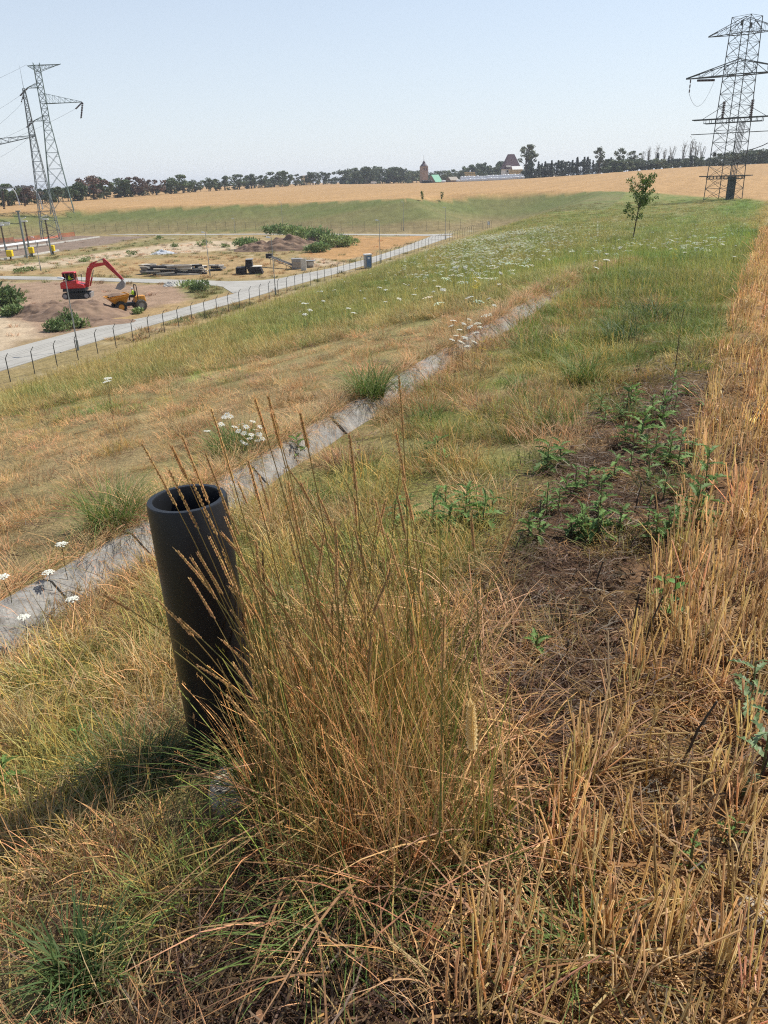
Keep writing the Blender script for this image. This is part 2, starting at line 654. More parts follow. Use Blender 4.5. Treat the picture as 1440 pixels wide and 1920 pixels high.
TAN, SAND, DIRT, GRAV, OLIVE = (np.array(c) for c in ((0.31, 0.215, 0.105), (0.42, 0.33, 0.225), (0.27, 0.185, 0.125), (0.20, 0.15, 0.115), (0.185, 0.165, 0.07)))
YARD_ZONES = [
    (px_poly([(-120, 545), (0, 530), (60, 527), (200, 532), (340, 535), (372, 556), (330, 575), (250, 600), (120, 632), (0, 655), (-200, 690)]), DIRT, 2.0),
    (px_poly([(-60, 600), (15, 592), (50, 615), (65, 640), (0, 655), (-80, 665)]), SAND, 1.0),
    (px_poly([(180, 595), (300, 572), (420, 548), (432, 552), (300, 588), (145, 622)]), TAN, 1.2),
    (px_poly([(330, 530), (400, 530), (425, 540), (415, 552), (375, 562), (345, 552)]), OLIVE, 1.0),
    (px_poly([(150, 505), (230, 488), (400, 478), (560, 490), (600, 505), (480, 524), (200, 520)]), TAN, 2.0),
    (px_poly([(-60, 512), (130, 502), (240, 486), (170, 500), (140, 518), (-60, 517)]), TAN, 1.5),
    (px_poly([(-60, 500), (110, 486), (250, 466), (360, 452), (520, 452), (430, 470), (250, 480), (100, 500), (-60, 511)]), SAND, 2.5),
    (px_poly([(560, 480), (625, 487), (640, 494), (600, 503), (540, 486)]), SAND, 1.5),
    (px_poly([(600, 462), (650, 444), (805, 443), (760, 458), (680, 482), (640, 488), (560, 478)]), TAN * np.array((1.12, 0.95, 0.85)), 1.5),
    (px_poly([(-80, 490), (100, 474), (190, 460), (280, 443), (120, 442), (-80, 456)]), GRAV, 2.0),
    (px_poly([(-80, 497), (40, 487), (100, 482), (200, 466), (290, 447), (340, 450), (200, 472), (100, 489), (-80, 506)]), OLIVE, 1.5),
]


def ground_colour(x, y):
    u, v = uv(x, y)
    d = np.sqrt(x * x + y * y)
    n1 = fbm(x * 0.55, y * 0.55, 41)
    n2 = fbm(x * 2.3, y * 2.3, 47)
    n3 = fbm(u * 0.07, v * 0.22, 53)
    mix = lambda a, b, t: a * (1 - t[:, None]) + b * t[:, None]
    one = np.ones_like(x)
    # plateau and bank, from the drain outwards
    dryness = np.clip(0.5 + 0.3 * (u < 200) * (1 - sstep(12, 40, u)) + 2.4 * (n1 - 0.5) + 1.2 * (n2 - 0.5), 0, 1)
    c_far = mix(mix(one[:, None] * GREEN, one[:, None] * DRY, dryness), one[:, None] * YGREEN, 0.35 * one)
    c_dry = mix(one[:, None] * DRY, one[:, None] * YGREEN, np.clip(2.0 * (n1 - 0.55), 0, 1))
    t = sstep(6, 11, v + u * 0.22 + 5 * (n1 - 0.5))
    c = mix(c_dry, c_far, t)
    c_mid = mix(one[:, None] * YGREEN, one[:, None] * DRY, np.clip(0.45 + 2 * (n2 - 0.5), 0, 1))
    c = mix(c_mid, c, sstep(CH_V - 0.2, CH_V + 0.3, v))
    # far along the ridge it turns green, bright beside the field
    g = sstep(6, 17, u) * (1 - 0.45 * sstep(0.45, 0.7, n3))
    c = mix(c, mix(one[:, None] * VIVID, one[:, None] * YGREEN, np.clip(n1 * 0.9 - 0.2, 0, 1)), g * (1 - 0.62 * sstep(4, 12, v)))
    # dark strip of soil and litter beside the field
    wob = 0.5 * (n2 - 0.5)
    s = (1 - sstep(0.75, 1.25, v + wob)) * (1 - sstep(6, 10, u))
    c = mix(c, mix(one[:, None] * SOIL_DK, one[:, None] * SOIL, n2), s)
    f = poly_dist(FIELD_POLY, x + 0.0 * y, y)
    wf = np.where(d < 60, 0.25, 2.5)
    ff = 1 - sstep(-wf, wf, f + wob * 0.4)
    soilf = mix(one[:, None] * SOIL, one[:, None] * STRAW, np.clip(0.25 + 0.55 * sstep(3, 14, d) + 1.0 * (n2 - 0.5), 0, 1))
    streak = 0.86 + 0.28 * fbm(u * 0.012, v * 0.35, 71, 3)
    fld = one[:, None] * FIELD * streak[:, None]
    c = mix(c, mix(soilf, fld, sstep(25, 80, d)), ff)
    # far bank of the yard: green on top, browner below
    yd = poly_dist(YARD, x, y)
    fb = (y > 150) & (yd > 0) & (yd < 34) & (ff < 0.5)
    n4 = fbm(x * 0.02, y * 0.16, 61)
    cb = mix(one[:, None] * np.array((0.135, 0.15, 0.055)), one[:, None] * np.array((0.205, 0.165, 0.08)), np.clip(sstep(20, 4, yd) * 0.8 + 1.6 * (n4 - 0.5), 0, 1))
    c = np.where(fb[:, None], cb, c)
    nb = (yd > 0) & (yd < 9) & (y < 260) & (v < 120)
    c = np.where(nb[:, None], mix(c, one[:, None] * np.array((0.21, 0.165, 0.085)), sstep(9, 5, yd)), c)
    # beyond the tree lines: mixed far country
    # the yard
    ins = yd < 0
    if ins.any():
        xi, yi = x[ins], y[ins]
        a = fbm(xi * 0.10, yi * 0.10, 81)
        bn = fbm(xi * 0.45, yi * 0.45, 85)
        k = OLIVE[None] * (1 - a[:, None]) + TAN[None] * a[:, None]
        k = k + (SAND - TAN)[None] * np.clip(3 * (bn - 0.58), 0, 0.8)[:, None]
        wx = xi + 5 * (fbm(xi * 0.2, yi * 0.2, 87) - 0.5)
        wy = yi + 9 * (fbm(xi * 0.2, yi * 0.2, 91) - 0.5)
        for poly, pc, w in YARD_ZONES:
            dd = poly_dist(poly, wx, wy)
            m = 1 - sstep(-w, w, dd)
            tex = (0.82 + 0.36 * bn)[:, None]
            k = k * (1 - m[:, None]) + pc[None] * tex * m[:, None]
        c[ins] = k
    return np.clip(c * (0.84 + 0.32 * n2[:, None]), 0.01, 0.9)


def build_ground():
    rings = 0.22 * 1.0142 ** np.arange(700)
    rings = np.r_[rings[rings < 3900], 4200, 9000]
    az = np.r_[np.arange(-33, 33.01, 0.115), np.arange(36, 326, 3.0)]
    A = np.radians(az)
    nr, na = len(rings), len(az)
    X = (rings[:, None] * np.sin(A)[None]).ravel()
    Y = (rings[:, None] * np.cos(A)[None]).ravel()
    Z = height(X, Y)
    C = ground_colour(X, Y)
    i = np.arange(nr - 1)[:, None] * na
    j = np.arange(na)[None]
    j2 = (j + 1) % na
    Q = np.stack([i + j, i + j2, i + na + j2, i + na + j], -1).reshape(-1, 4)[:, ::-1]
    X, Y, Z = np.r_[X, 0], np.r_[Y, 0], np.r_[Z, ground_z(0, 0)]
    C = np.r_[C, C[:1]]
    me = bpy.data.meshes.new('ground')
    nv, nq = len(X), len(Q)
    T = np.stack([np.full(na, nv - 1), (np.arange(na) + 1) % na, np.arange(na)], -1)
    me.vertices.add(nv)
    me.vertices.foreach_set('co', np.stack([X, Y, Z], -1).ravel())
    me.loops.add(nq * 4 + na * 3)
    me.loops.foreach_set('vertex_index', np.r_[Q.ravel(), T.ravel()].astype(np.int32))
    me.polygons.add(nq + na)
    me.polygons.foreach_set('loop_start', np.r_[np.arange(nq) * 4, nq * 4 + np.arange(na) * 3].astype(np.int32))
    me.polygons.foreach_set('use_smooth', np.ones(nq + na, bool))
    at = me.attributes.new('col', 'FLOAT_COLOR', 'POINT')
    at.data.foreach_set('color', np.c_[C, np.ones(nv)].ravel())
    me.materials.append(M['ground'])
    me.update(calc_edges=True)
    me.validate()
    o = bpy.data.objects.new('ground', me)
    COL.objects.link(o)
    tag(o, kind='structure')


build_ground()


# ------------------------------------------------------------------ roads in the yard
ROADS = []


def sheet(name, near, farp, z, mat, thick=0.05):
    ROADS.append((near, farp))
    mb = MB()
    n = len(near)
    a = [on_plane(*p) for p in near]
    b = [on_plane(*p) for p in farp]
    P = [(p[0], p[1], FLOOR + z) for p in a] + [(p[0], p[1], FLOOR + z) for p in b]
    P += [(p[0], p[1], FLOOR - 0.1) for p in a] + [(p[0], p[1], FLOOR - 0.1) for p in b]
    F = []
    for i in range(n - 1):
        F.append((i, i + 1, n + i + 1, n + i))
        F.append((2 * n + i, 2 * n + i + 1, i + 1, i))
        F.append((n + i, n + i + 1, 3 * n + i + 1, 3 * n + i))
    mb.add(P, F)
    return tag(mb.build(name, mat), kind='structure')


sheet('service_road', [(-160, 744), (0, 697), (160, 647), (300, 606), (437, 569), (517, 545), (618, 517), (688, 497), (789, 464), (850, 443)],
      [(-160, 706), (0, 660), (143, 622), (300, 590), (433, 553), (517, 524), (633, 501), (688, 486), (750, 466), (812, 442)], 0.06, 'road_concrete')
sheet('service_road', [(-160, 527), (0, 524), (150, 526), (290, 531), (380, 534), (417, 538), (436, 550), (470, 545), (520, 530)],
      [(-160, 521), (0, 518), (150, 520), (290, 524), (380, 526), (427, 528), (460, 527), (490, 526), (516, 523)], 0.05, 'road_concrete')
sheet('perimeter_path', [(-100, 452), (0, 447.5), (173, 439.8), (300, 441.2), (480, 440), (649, 440.6), (800, 442.5), (845, 441)],
      [(-100, 449.5), (0, 445.5), (173, 438.4), (300, 439.6), (480, 438.4), (649, 438.6), (800, 439.6), (850, 438.3)], 0.05, 'road_concrete')


# ------------------------------------------------------------------ the concrete drain: leaning wall slabs laid end to end
def build_drain():
    t = thing('drainage_channel', 'old grey concrete drainage channel wall running through the dry grass', 'channel', xy(0, CH_V) + (0,))
    L = 0.62
    rr = np.random.RandomState(5)
    u = -0.6
    k = 0
    while u < CH_END - 1:
        u0, u1 = u + 0.009, u + L - 0.009
        mb = MB()
        lean = 0.14 + rr.uniform(-0.006, 0.006)
        off = rr.uniform(-0.008, 0.008)
        um = (u0 + u1) / 2
        zb = float(height(*(np.array([c]) for c in xy(um, CH_V - 0.25)), detail=False)[0]) - 0.065 + rr.uniform(-0.005, 0.005)
        hh = 0.17
        zz = lambda q: float(height(*(np.array([c]) for c in xy(q, CH_V - 0.25)), detail=False)[0])
        sl = zz(u1) - zz(u0)
        P = []
        for uu, dz in ((u0, -sl / 2), (u1, sl / 2)):
            for vv, hz in ((-0.06, -0.06), (-0.02, 0.0), (lean, hh - 0.015), (lean + 0.012, hh), (lean + 0.085, hh), (lean + 0.10, hh - 0.02), (0.10, -0.06)):
                x, y = xy(uu, CH_V + vv + off)
                P.append((x - t.location.x, y - t.location.y, zb + hz + dz))
        n = 7
        F = [(i, (i + 1) % n, n + (i + 1) % n, n + i) for i in range(n)] + [tuple(range(n))[::-1], tuple(range(n, 2 * n))]
        mb.add(P, F)
        o = mb.build('concrete_slab', 'old_concrete', t)
        u += L
        k += 1
    # the flat bed, mostly under grass and silt
    return t


build_drain()

# ------------------------------------------------------------------ grass and litter: tufts scattered as instances
def blade_path(rr, h, lean, curve, az, n=4, base=(0, 0, 0), kink=0.0):
    dx, dy = math.sin(az), math.cos(az)
    pts = []
    for i in range(n):
        t = i / (n - 1)
        out = h * (lean * t + curve * t * t)
        z = h * (t - 0.42 * curve * t * t * t)
        jx, jy = (rr.uniform(-1, 1, 2) * kink * h * t)
        pts.append((base[0] + dx * out + jx, base[1] + dy * out + jy, base[2] + z))
    return pts


def tuft(rr, n, rad, h, wid, lean, curve, dead=0.2, segs=4, stalks=0, flat=0.0, lowcol=0.8):
    """n curved blades rising from a disc; a few can be dead straw-coloured or carry a thin seed panicle"""
    mb = MB()
    for k in range(n):
        a = rr.uniform(0, 2 * math.pi)
        r = rad * math.sqrt(rr.uniform(0, 1))
        base = (r * math.cos(a), r * math.sin(a), -0.01)
        hh = h * rr.uniform(0.5, 1.15)
        az = rr.uniform(0, 2 * math.pi) if rr.rand() < 0.5 else math.pi / 2 - a + rr.uniform(-0.6, 0.6)
        le = lean * rr.uniform(0.2, 1.4)
        cu = curve * rr.uniform(0.1, 1.5)
        if rr.rand() < flat:
            le, hh = le + rr.uniform(1.2, 2.5), hh * rr.uniform(0.25, 0.5)
        pts = blade_path(rr, hh, le, cu, az, segs, base, 0.03)
        w = wid * rr.uniform(0.6, 1.3)
        ws = [w * (0.8 if i == 0 else 1.0) * (1 - (i / (segs - 1)) ** 2 * 0.93) for i in range(segs)]
        tw = az + math.pi / 2 + rr.uniform(-0.8, 0.8)
        b = rr.uniform(0.72, 1.25)
        c = (b, b, b)
        if rr.rand() < dead:
            c = (b * 1.7, b * 1.25, b * 1.15)
        mb.ribbon(pts, ws, (math.sin(tw), math.cos(tw), rr.uniform(-0.25, 0.25)), c)
    for k in range(stalks):
        a = rr.uniform(0, 2 * math.pi)
        hh = h * rr.uniform(1.2, 2.0)
        pts = blade_path(rr, hh, rr.uniform(0, 0.35), rr.uniform(0, 0.25), a, 5, (rr.uniform(-rad, rad) * 0.6, rr.uniform(-rad, rad) * 0.6, 0))
        b = rr.uniform(1.0, 1.5)
        mb.ribbon(pts, [wid * 0.5] * 5, (math.cos(a), -math.sin(a), 0), (b * 1.4, b * 1.15, b))
        tp = np.array(pts[-1])
        for q in range(5):
            d = rr.normal(0, 1, 3) * 0.0035 + (np.array(pts[-2]) - tp) * (0.07 * q)
            mb.ribbon([tp + d, tp + d + rr.normal(0, 0.002, 3) + (0, 0, 0.009)], [min(wid, 0.0028) * 0.9, 0.0006], (1, 0, 0), (b * 1.4, b * 1.15, b))
    return mb


def litter(rr, n, rad, length, wid):
    mb = MB()
    for k in range(n):
        a = rr.uniform(0, 2 * math.pi)
        r = rad * math.sqrt(rr.rand())
        x, y, z = r * math.cos(a), r * math.sin(a), rr.uniform(0.0, 0.03)
        L = length * rr.uniform(0.3, 1.2)
        az = rr.uniform(0, 2 * math.pi)
        tl = rr.normal(0, 0.22)
        d = np.array((math.sin(az), math.cos(az), tl))
        bend = np.array((math.cos(az), -math.sin(az), 0.3)) * rr.normal(0, 0.16)
        p0 = np.array((x, y, z + 0.004)) - d * L / 2
        p0[2] = max(p0[2], -0.004)
        pts = [p0 + d * L * t + bend * L * 4 * t * (1 - t) for t in (0, 0.33, 0.66, 1)]
        b = rr.uniform(0.55, 1.35)
        w = wid * rr.uniform(0.5, 1.4)
        mb.ribbon(pts, [w, w, w, w * 0.6], (math.cos(az) * 0.8, -math.sin(az) * 0.8, rr.uniform(-0.6, 0.6)), (b, b * rr.uniform(0.85, 1.0), b * rr.uniform(0.75, 1)))
    return mb


def stubble_clump(rr, n, rad, h):
    mb = MB()
    for k in range(n):
        x, y = rr.normal(0, rad, 2)
        hh = h * rr.uniform(0.55, 1.15)
        lx, ly = rr.normal(0, 0.10, 2) + np.array((x, y)) * 1.2
        if rr.rand() < 0.12:
            lx, ly = rr.normal(0, 0.6, 2)
        b = rr.uniform(0.7, 1.25)
        w = rr.uniform(0.0017, 0.0026)
        mid = (x + lx * hh * 0.5 + rr.normal(0, 0.004), y + ly * hh * 0.5 + rr.normal(0, 0.004), hh * 0.5)
        cc = (b, b * rr.uniform(0.9, 1.02), b * rr.uniform(0.8, 1.1))
        an = rr.uniform(0, 3.14)
        for ang in (an, an + 1.25):
            mb.ribbon([(x, y, -0.02), mid, (x + lx * hh, y + ly * hh, hh)], [w * 2, w * 1.9, w * 1.8], (math.cos(ang), math.sin(ang), 0), cc)
        if rr.rand() < 0.22:
            a = rr.uniform(0, 2 * math.pi)
            pts = blade_path(rr, hh * rr.uniform(0.2, 0.45), rr.uniform(0.1, 0.7), rr.uniform(0.3, 1.2), a, 4, (x + lx * hh * 0.3, y + ly * hh * 0.3, hh * 0.3))
            c = rr.uniform(0.9, 1.5)
            mb.ribbon(pts, [0.004, 0.0045, 0.003, 0.001], (math.cos(a), -math.sin(a), 0.3), (c, c, c * 1.1))
    return mb


def clod(rr, n=14):
    """a few lumps of earth"""
    import bmesh
    mb = MB()
    for k in range(n):
        bm = bmesh.new()
        bmesh.ops.create_icosphere(bm, subdivisions=2, radius=1.0)
        s = 0.005 + 0.018 * rr.rand() ** 3
        c = np.array((*(rr.uniform(-0.12, 0.12, 2)), s * 0.3))
        st = rr.uniform(0.7, 1.3, 3)
        P = [np.array(v.co) * st * s * rr.uniform(0.75, 1.25) + c for v in bm.verts]
        b = rr.uniform(0.75, 1.25)
        mb.add(P, [[v.index for v in f.verts] for f in bm.faces], (b, b, b))
        bm.free()
    return mb


def proto_set(name, makers, mat='grass', smooth=False):
    col = bpy.data.collections.new(name)
    for i, mb in enumerate(makers):
        o = bpy.data.objects.new('%s_%02d' % (name, i), mb.mesh('%s_%02d' % (name, i), mat, smooth))
        col.objects.link(o)
    return col, len(makers)


def instancer_tree(col):
    g = bpy.data.node_groups.new('scatter_' + col.name, 'GeometryNodeTree')
    g.interface.new_socket('Geometry', in_out='INPUT', socket_type='NodeSocketGeometry')
    g.interface.new_socket('Geometry', in_out='OUTPUT', socket_type='NodeSocketGeometry')
    i, o = g.nodes.new('NodeGroupInput'), g.nodes.new('NodeGroupOutput')
    ip = g.nodes.new('GeometryNodeInstanceOnPoints')
    ci = g.nodes.new('GeometryNodeCollectionInfo')
    ci.inputs['Collection'].default_value = col
    ci.inputs['Separate Children'].default_value = True
    ci.inputs['Reset Children'].default_value = True
    ip.inputs['Pick Instance'].default_value = True

    def named(n, t):
        a = g.nodes.new('GeometryNodeInputNamedAttribute')
        a.data_type = t
        a.inputs['Name'].default_value = n
        return a.outputs['Attribute']
    L = g.links.new
    L(i.outputs[0], ip.inputs['Points'])
    L(ci.outputs[0], ip.inputs['Instance'])
    L(named('idx', 'INT'), ip.inputs['Instance Index'])
    L(named('rot', 'FLOAT_VECTOR'), ip.inputs['Rotation'])
    L(named('scl', 'FLOAT_VECTOR'), ip.inputs['Scale'])
    L(ip.outputs[0], o.inputs[0])
    return g


def scatter(name, label, cat, protos, P, rot, scl, tint, idx=None, seed=0):
    col, n = protos
    N = len(P)
    me = bpy.data.meshes.new(name)
    me.vertices.add(N)
    me.vertices.foreach_set('co', np.asarray(P, np.float32).ravel())
    rr = np.random.RandomState(seed + 99)
    idx = rr.randint(0, n, N) if idx is None else idx
    if np.ndim(scl) == 1:
        scl = np.repeat(np.asarray(scl)[:, None], 3, 1)
    a = me.attributes.new('idx', 'INT', 'POINT')
    a.data.foreach_set('value', idx.astype(np.int32))
    a = me.attributes.new('rot', 'FLOAT_VECTOR', 'POINT')
    a.data.foreach_set('vector', np.asarray(rot, np.float32).ravel())
    a = me.attributes.new('scl', 'FLOAT_VECTOR', 'POINT')
    a.data.foreach_set('vector', np.asarray(scl, np.float32).ravel())
    a = me.attributes.new('tint', 'FLOAT_COLOR', 'POINT')
    a.data.foreach_set('color', np.c_[tint, np.ones(N)].astype(np.float32).ravel())
    o = bpy.data.objects.new(name, me)
    COL.objects.link(o)
    md = o.modifiers.new('scatter', 'NODES')
    md.node_group = instancer_tree(col)
    tag(o, label, cat, kind='stuff')
    return o


_gr = np.random.RandomState(21)
PR_FINE = proto_set('fine_grass', [tuft(_gr, 175, 0.20, 0.135, 0.0038, 0.38, 0.65, 0.3, 4, stalks=6) for _ in range(10)])
PR_DRY = proto_set('dry_grass', [tuft(_gr, 230, 0.21, 0.075, 0.0036, 0.6, 1.0, 0.4, 4, stalks=4, flat=0.5) for _ in range(10)])
PR_EDGE = proto_set('edge_grass', [tuft(_gr, 70, 0.06, 0.12, 0.0024, 0.5, 1.2, 0.4, 4, flat=0.3) for _ in range(6)])
PR_TUSS = proto_set('tussock_grass', [tuft(_gr, 90, 0.06, 0.30, 0.0042, 0.35, 0.8, 0.12, 5) for _ in range(4)])
PR_FAR = proto_set('meadow_patch', [tuft(_gr, 90, 0.22, 0.16, 0.0065, 0.4, 0.6, 0.25, 3, stalks=5) for _ in range(6)])
PR_LIT = proto_set('straw_litter', [litter(_gr, 30, 0.12, 0.13, 0.0036) for _ in range(7)], 'straw')
PR_STUB = proto_set('stubble', [stubble_clump(_gr, 8, 0.02, 0.19) for _ in range(9)], 'straw')
PR_CLOD = proto_set('earth_clods', [clod(_gr) for _ in range(5)])


def sample(n, r0, r1, amin=-36, amax=36, seed=0, power=2.0):
    """ground points in a sector round the camera foot; density falls as 1/r^power"""
    rr = np.random.RandomState(seed)
    q = rr.rand(n)
    if abs(power - 2) < 1e-6:
        r = r0 * (r1 / r0) ** q
    else:
        e = 2 - power
        r = (r0 ** e + q * (r1 ** e - r0 ** e)) ** (1 / e)
    a = np.radians(rr.uniform(amin, amax, n))
    return r * np.sin(a), r * np.cos(a), r


def place(x, y, sink=0.0):
    z = height(x, y)
    return np.stack([x, y, z - sink], -1)


def rots(n, rr, tilt=0.12):
    return np.stack([rr.normal(0, tilt, n), rr.normal(0, tilt, n), rr.uniform(0, 2 * math.pi, n)], -1)


PIPE_AT = G(428, 1412)
SHADE = lambda n, rr, c, s=0.18: np.clip(np.asarray(c) * (1 + rr.normal(0, s, (n, 1))) * (1 + rr.normal(0, 0.05, (n, 3))), 0.01, 0.9)


def strip_mask(x, y):
    """the bare strip of soil and litter between the grass and the stubble"""
    u, v = uv(x, y)
    n = fbm(x * 2.3, y * 2.3, 47) - 0.5
    return (1 - sstep(0.75, 1.25, v + 0.5 * n)) * (1 - sstep(6, 10, u))


def grow():
    rr = np.random.RandomState(77)
    # --- near grass between the strip and the drain, and the dry bank beyond it
    x, y, r = sample(2300, 0.9, 16, seed=1, power=1.1)
    x2, y2, r2 = sample(160, 0.9, 4, 36, 324, seed=2, power=1.0)
    x, y, r = np.r_[x, x2], np.r_[y, y2], np.r_[r, r2]
    u, v = uv(x, y)
    n1, n2 = fbm(x * 0.55, y * 0.55, 41), fbm(x * 2.3, y * 2.3, 47)
    drain = (v > CH_V - 0.05) & (v < CH_V + 0.30) & (u < CH_END - 1)
    st = G(452, 1478)
    pd = (np.hypot(x - PIPE_AT[0], y - PIPE_AT[1]) < 0.12) | (np.hypot(x - st[0], y - st[1]) < 0.24)
    sm = strip_mask(x, y)
    keep = ~drain & ~pd & (rr.rand(len(x)) > sm * 0.93) & (v > 0.25 - 0.3 * (n2 - 0.5))
    x, y, r, u, v, n1, n2 = (q[keep] for q in (x, y, r, u, v, n1, n2))
    P = place(x, y, 0.004)
    far_side = v > CH_V
    dry = np.where(far_side, np.clip(1.0 - sstep(6, 11, v + u * 0.22 + 5 * (n1 - 0.5)) * 0.42 - 1.1 * np.clip(n2 - 0.55, 0, 1), 0, 1),
                   np.clip(0.33 + 1.7 * (n2 - 0.5) + 0.9 * (n1 - 0.5) - 0.45 * sstep(5, 13, u), 0, 1))
    near_foot = np.exp(-((v - CH_V) / 0.5) ** 2) * (v < CH_V)
    dry = np.clip(dry + 0.5 * near_foot, 0, 1)
    col = np.where(rr.rand(len(x)) < dry, 1, 0)[:, None]
    green = np.where((rr.rand(len(x)) < 0.16 + 0.60 * sstep(3, 12, u))[:, None], SHADE(len(x), rr, (0.15, 0.215, 0.052)), SHADE(len(x), rr, (0.34, 0.30, 0.095)))
    straw = SHADE(len(x), rr, (0.40, 0.30, 0.145))
    tint = np.where(col == 1, straw, green)
    brown = (r < 2.1) & (v > 0.25) & (rr.rand(len(x)) < 0.75 * sstep(2.1, 1.6, r))
    tint[brown] = SHADE(int(brown.sum()), rr, (0.33, 0.215, 0.11))
    s = rr.uniform(0.6, 1.25, len(x)) * (1 + 0.05 * np.maximum(r - 4, 0)) * np.where(far_side, 0.75, 1.0)
    short = brown | far_side & (rr.rand(len(x)) < 0.8) | (near_foot > 0.6) & (rr.rand(len(x)) < 0.7)
    rot = rots(len(x), rr)
    for nm, msk, pr, lab in (('grass', ~short, PR_FINE, 'fine yellow green grass on both sides of the drain'), ('dry_grass', short, PR_DRY, 'short dried grass on the bank beyond the drain')):
        scatter(nm, lab, 'grass', pr, P[msk], rot[msk], s[msk], tint[msk], seed=3)
    # --- dry grass hanging over the edge of the drain wall and silting up its foot
    uu = rr.uniform(0.3, CH_END + 8, 1500)
    top = rr.rand(1500) < 0.62
    vv = np.where(top, CH_V + rr.uniform(0.17, 0.34, 1500), CH_V - rr.uniform(-0.06, 0.2, 1500))
    gap = fbm(uu * 0.9, uu * 0 + top * 5.0, 57)
    over = sstep(7.6, 8.6, uu) * (1 - sstep(9.4, 10.2, uu)) + sstep(12, 15, uu)
    ok = rr.rand(1500) < np.where(top, 0.6 + sstep(0.35, 0.6, gap), sstep(0.38, 0.6, gap)) + 0.5 * over
    vv = np.where((rr.rand(1500) < over * 0.6), CH_V + rr.uniform(-0.05, 0.2, 1500), vv)
    uu, vv, top = uu[ok], vv[ok], top[ok]
    x, y = xy(uu, vv)
    rot = np.where(top[:, None], np.stack([rr.normal(0, 0.15, len(x)), rr.normal(0.42, 0.18, len(x)), rr.normal(0, 0.4, len(x)) - HEAD], -1), rots(len(x), rr, 0.2))
    tint = np.where((rr.rand(len(x)) < 0.8)[:, None], SHADE(len(x), rr, (0.42, 0.31, 0.16)), SHADE(len(x), rr, (0.24, 0.24, 0.08)))
    scatter('edge_grass', 'dry grass hanging over the edge of the drain wall', 'grass', PR_EDGE, place(x, y, 0.0), rot, rr.uniform(0.7, 1.25, len(x)) * (1 + 0.02 * uu), tint, seed=20)
    # --- the meadow further out along the ridge and down to the brow
    x, y, r = sample(16000, 12, 190, -34, 34, seed=4, power=1.75)
    u, v = uv(x, y)
    yd = poly_dist(YARD, x, y)
    fd = poly_dist(FIELD_POLY, x, y)
    keep = (yd > 4) & (fd > 0.15) & ~((v > CH_V - 0.1) & (v < CH_V + 0.35) & (u < CH_END - 2))
    x, y, r, u, v = (q[keep] for q in (x, y, r, u, v))
    P = place(x, y, 0.01)
    c = ground_colour(x, y)
    lift = np.where(v < 6, 1.5, 1.45)[:, None]
    tint = np.clip(c * lift * (1 + rr.normal(0, 0.2, (len(x), 1))), 0.01, 0.8)
    s = np.clip(0.5 + r / 28.0, 0.6, 3.2) * rr.uniform(0.7, 1.3, len(x))
    s3 = np.stack([s, s, np.clip(s, 0.6, 1.9)], -1)
    scatter('meadow', 'green and straw coloured meadow along the top of the bank', 'meadow', PR_FAR, P, rots(len(x), rr, 0.06), s3, tint, seed=5)
    # --- stubble in drilled rows, running with the field edge
    pts = []
    row = 0.125
    for k in range(0, 120):
        vv = 0.20 - k * row
        us = np.arange(0.2, 60, 0.055)
        keepd = rr.rand(len(us)) < np.clip(2.6 / np.maximum(us, 2), 0.06, 0.7)
        us = us[keepd] + rr.normal(0, 0.02, keepd.sum())
        pts.append(np.stack([us, vv + rr.normal(0, 0.013, len(us)) + 0.05 * (vnoise(us * 0.7, us * 0 + k, 9) - 0.5)], -1))
    q = np.concatenate(pts)
    x, y = xy(q[:, 0], q[:, 1])
    az, d = np.degrees(np.arctan2(x, y)), np.hypot(x, y)
    n = fbm(x * 1.6, y * 1.6, 63)
    thin = np.where(d < 2.6, 0.50, 0.85)
    keep = (np.abs(az) < 37) & (d > 0.8) & (rr.rand(len(x)) < thin * sstep(0.30, 0.48, n + 0.03 * d))
    x, y, d = x[keep], y[keep], d[keep]
    s = rr.uniform(0.7, 1.15, len(x)) * (1 + 0.012 * d)
    s3 = np.stack([s * (1 + 0.05 * d), s * (1 + 0.05 * d), s], -1)
    scatter('stubble', 'golden cut wheat stubble standing in rows', 'stubble', PR_STUB, place(x, y, 0.0), rots(len(x), rr, 0.07), s3, SHADE(len(x), rr, (0.66, 0.475, 0.225), 0.16), seed=7)
    # taller cut clumps left close to the photographer
    cx = np.array([1105, 1110, 1085, 1060, 1045, 1125, 1075, 905, 915, 925, 895, 940, 1240, 1255, 1228, 1060, 1075, 1260, 1150, 1180, 1400, 1420, 1330, 1010, 985, 1300, 1370, 1190, 1120, 1010, 1305, 1345, 1290, 1325, 1280, 1300, 1310, 1335, 1350, 1320])
    cy = np.array([1420, 1460, 1440, 1520, 1560, 1390, 1500, 1860, 1800, 1880, 1900, 1840, 1840, 1790, 1720, 1700, 1640, 1600, 1760, 1880, 1700, 1860, 1800, 1900, 1780, 1560, 1480, 1560, 1620, 1660, 1250, 1200, 1150, 1100, 1210, 1290, 1050, 1000, 1120, 1180])
    cx, cy = np.r_[cx, (cx + rr.normal(0, 16, 40))[::2]], np.r_[cy, (cy + rr.normal(0, 20, 40))[::2]]
    Q = Gs(np.clip(cx, 0, 1500), np.clip(cy, 0, 1915))
    scatter('stubble', 'taller clumps of cut straw standing close together', 'stubble', PR_STUB, Q, rots(len(Q), rr, 0.06), rr.uniform(0.95, 1.4, len(Q)), SHADE(len(Q), rr, (0.66, 0.475, 0.225), 0.16), seed=27)
    # --- straw litter on soil
    x, y, r = sample(7500, 0.8, 14, -38, 38, seed=8, power=1.35)
    u, v = uv(x, y)
    sm = np.maximum(strip_mask(x, y), (v < 0.3) * 1.0)
    n = fbm(x * 1.1, y * 1.1, 67)
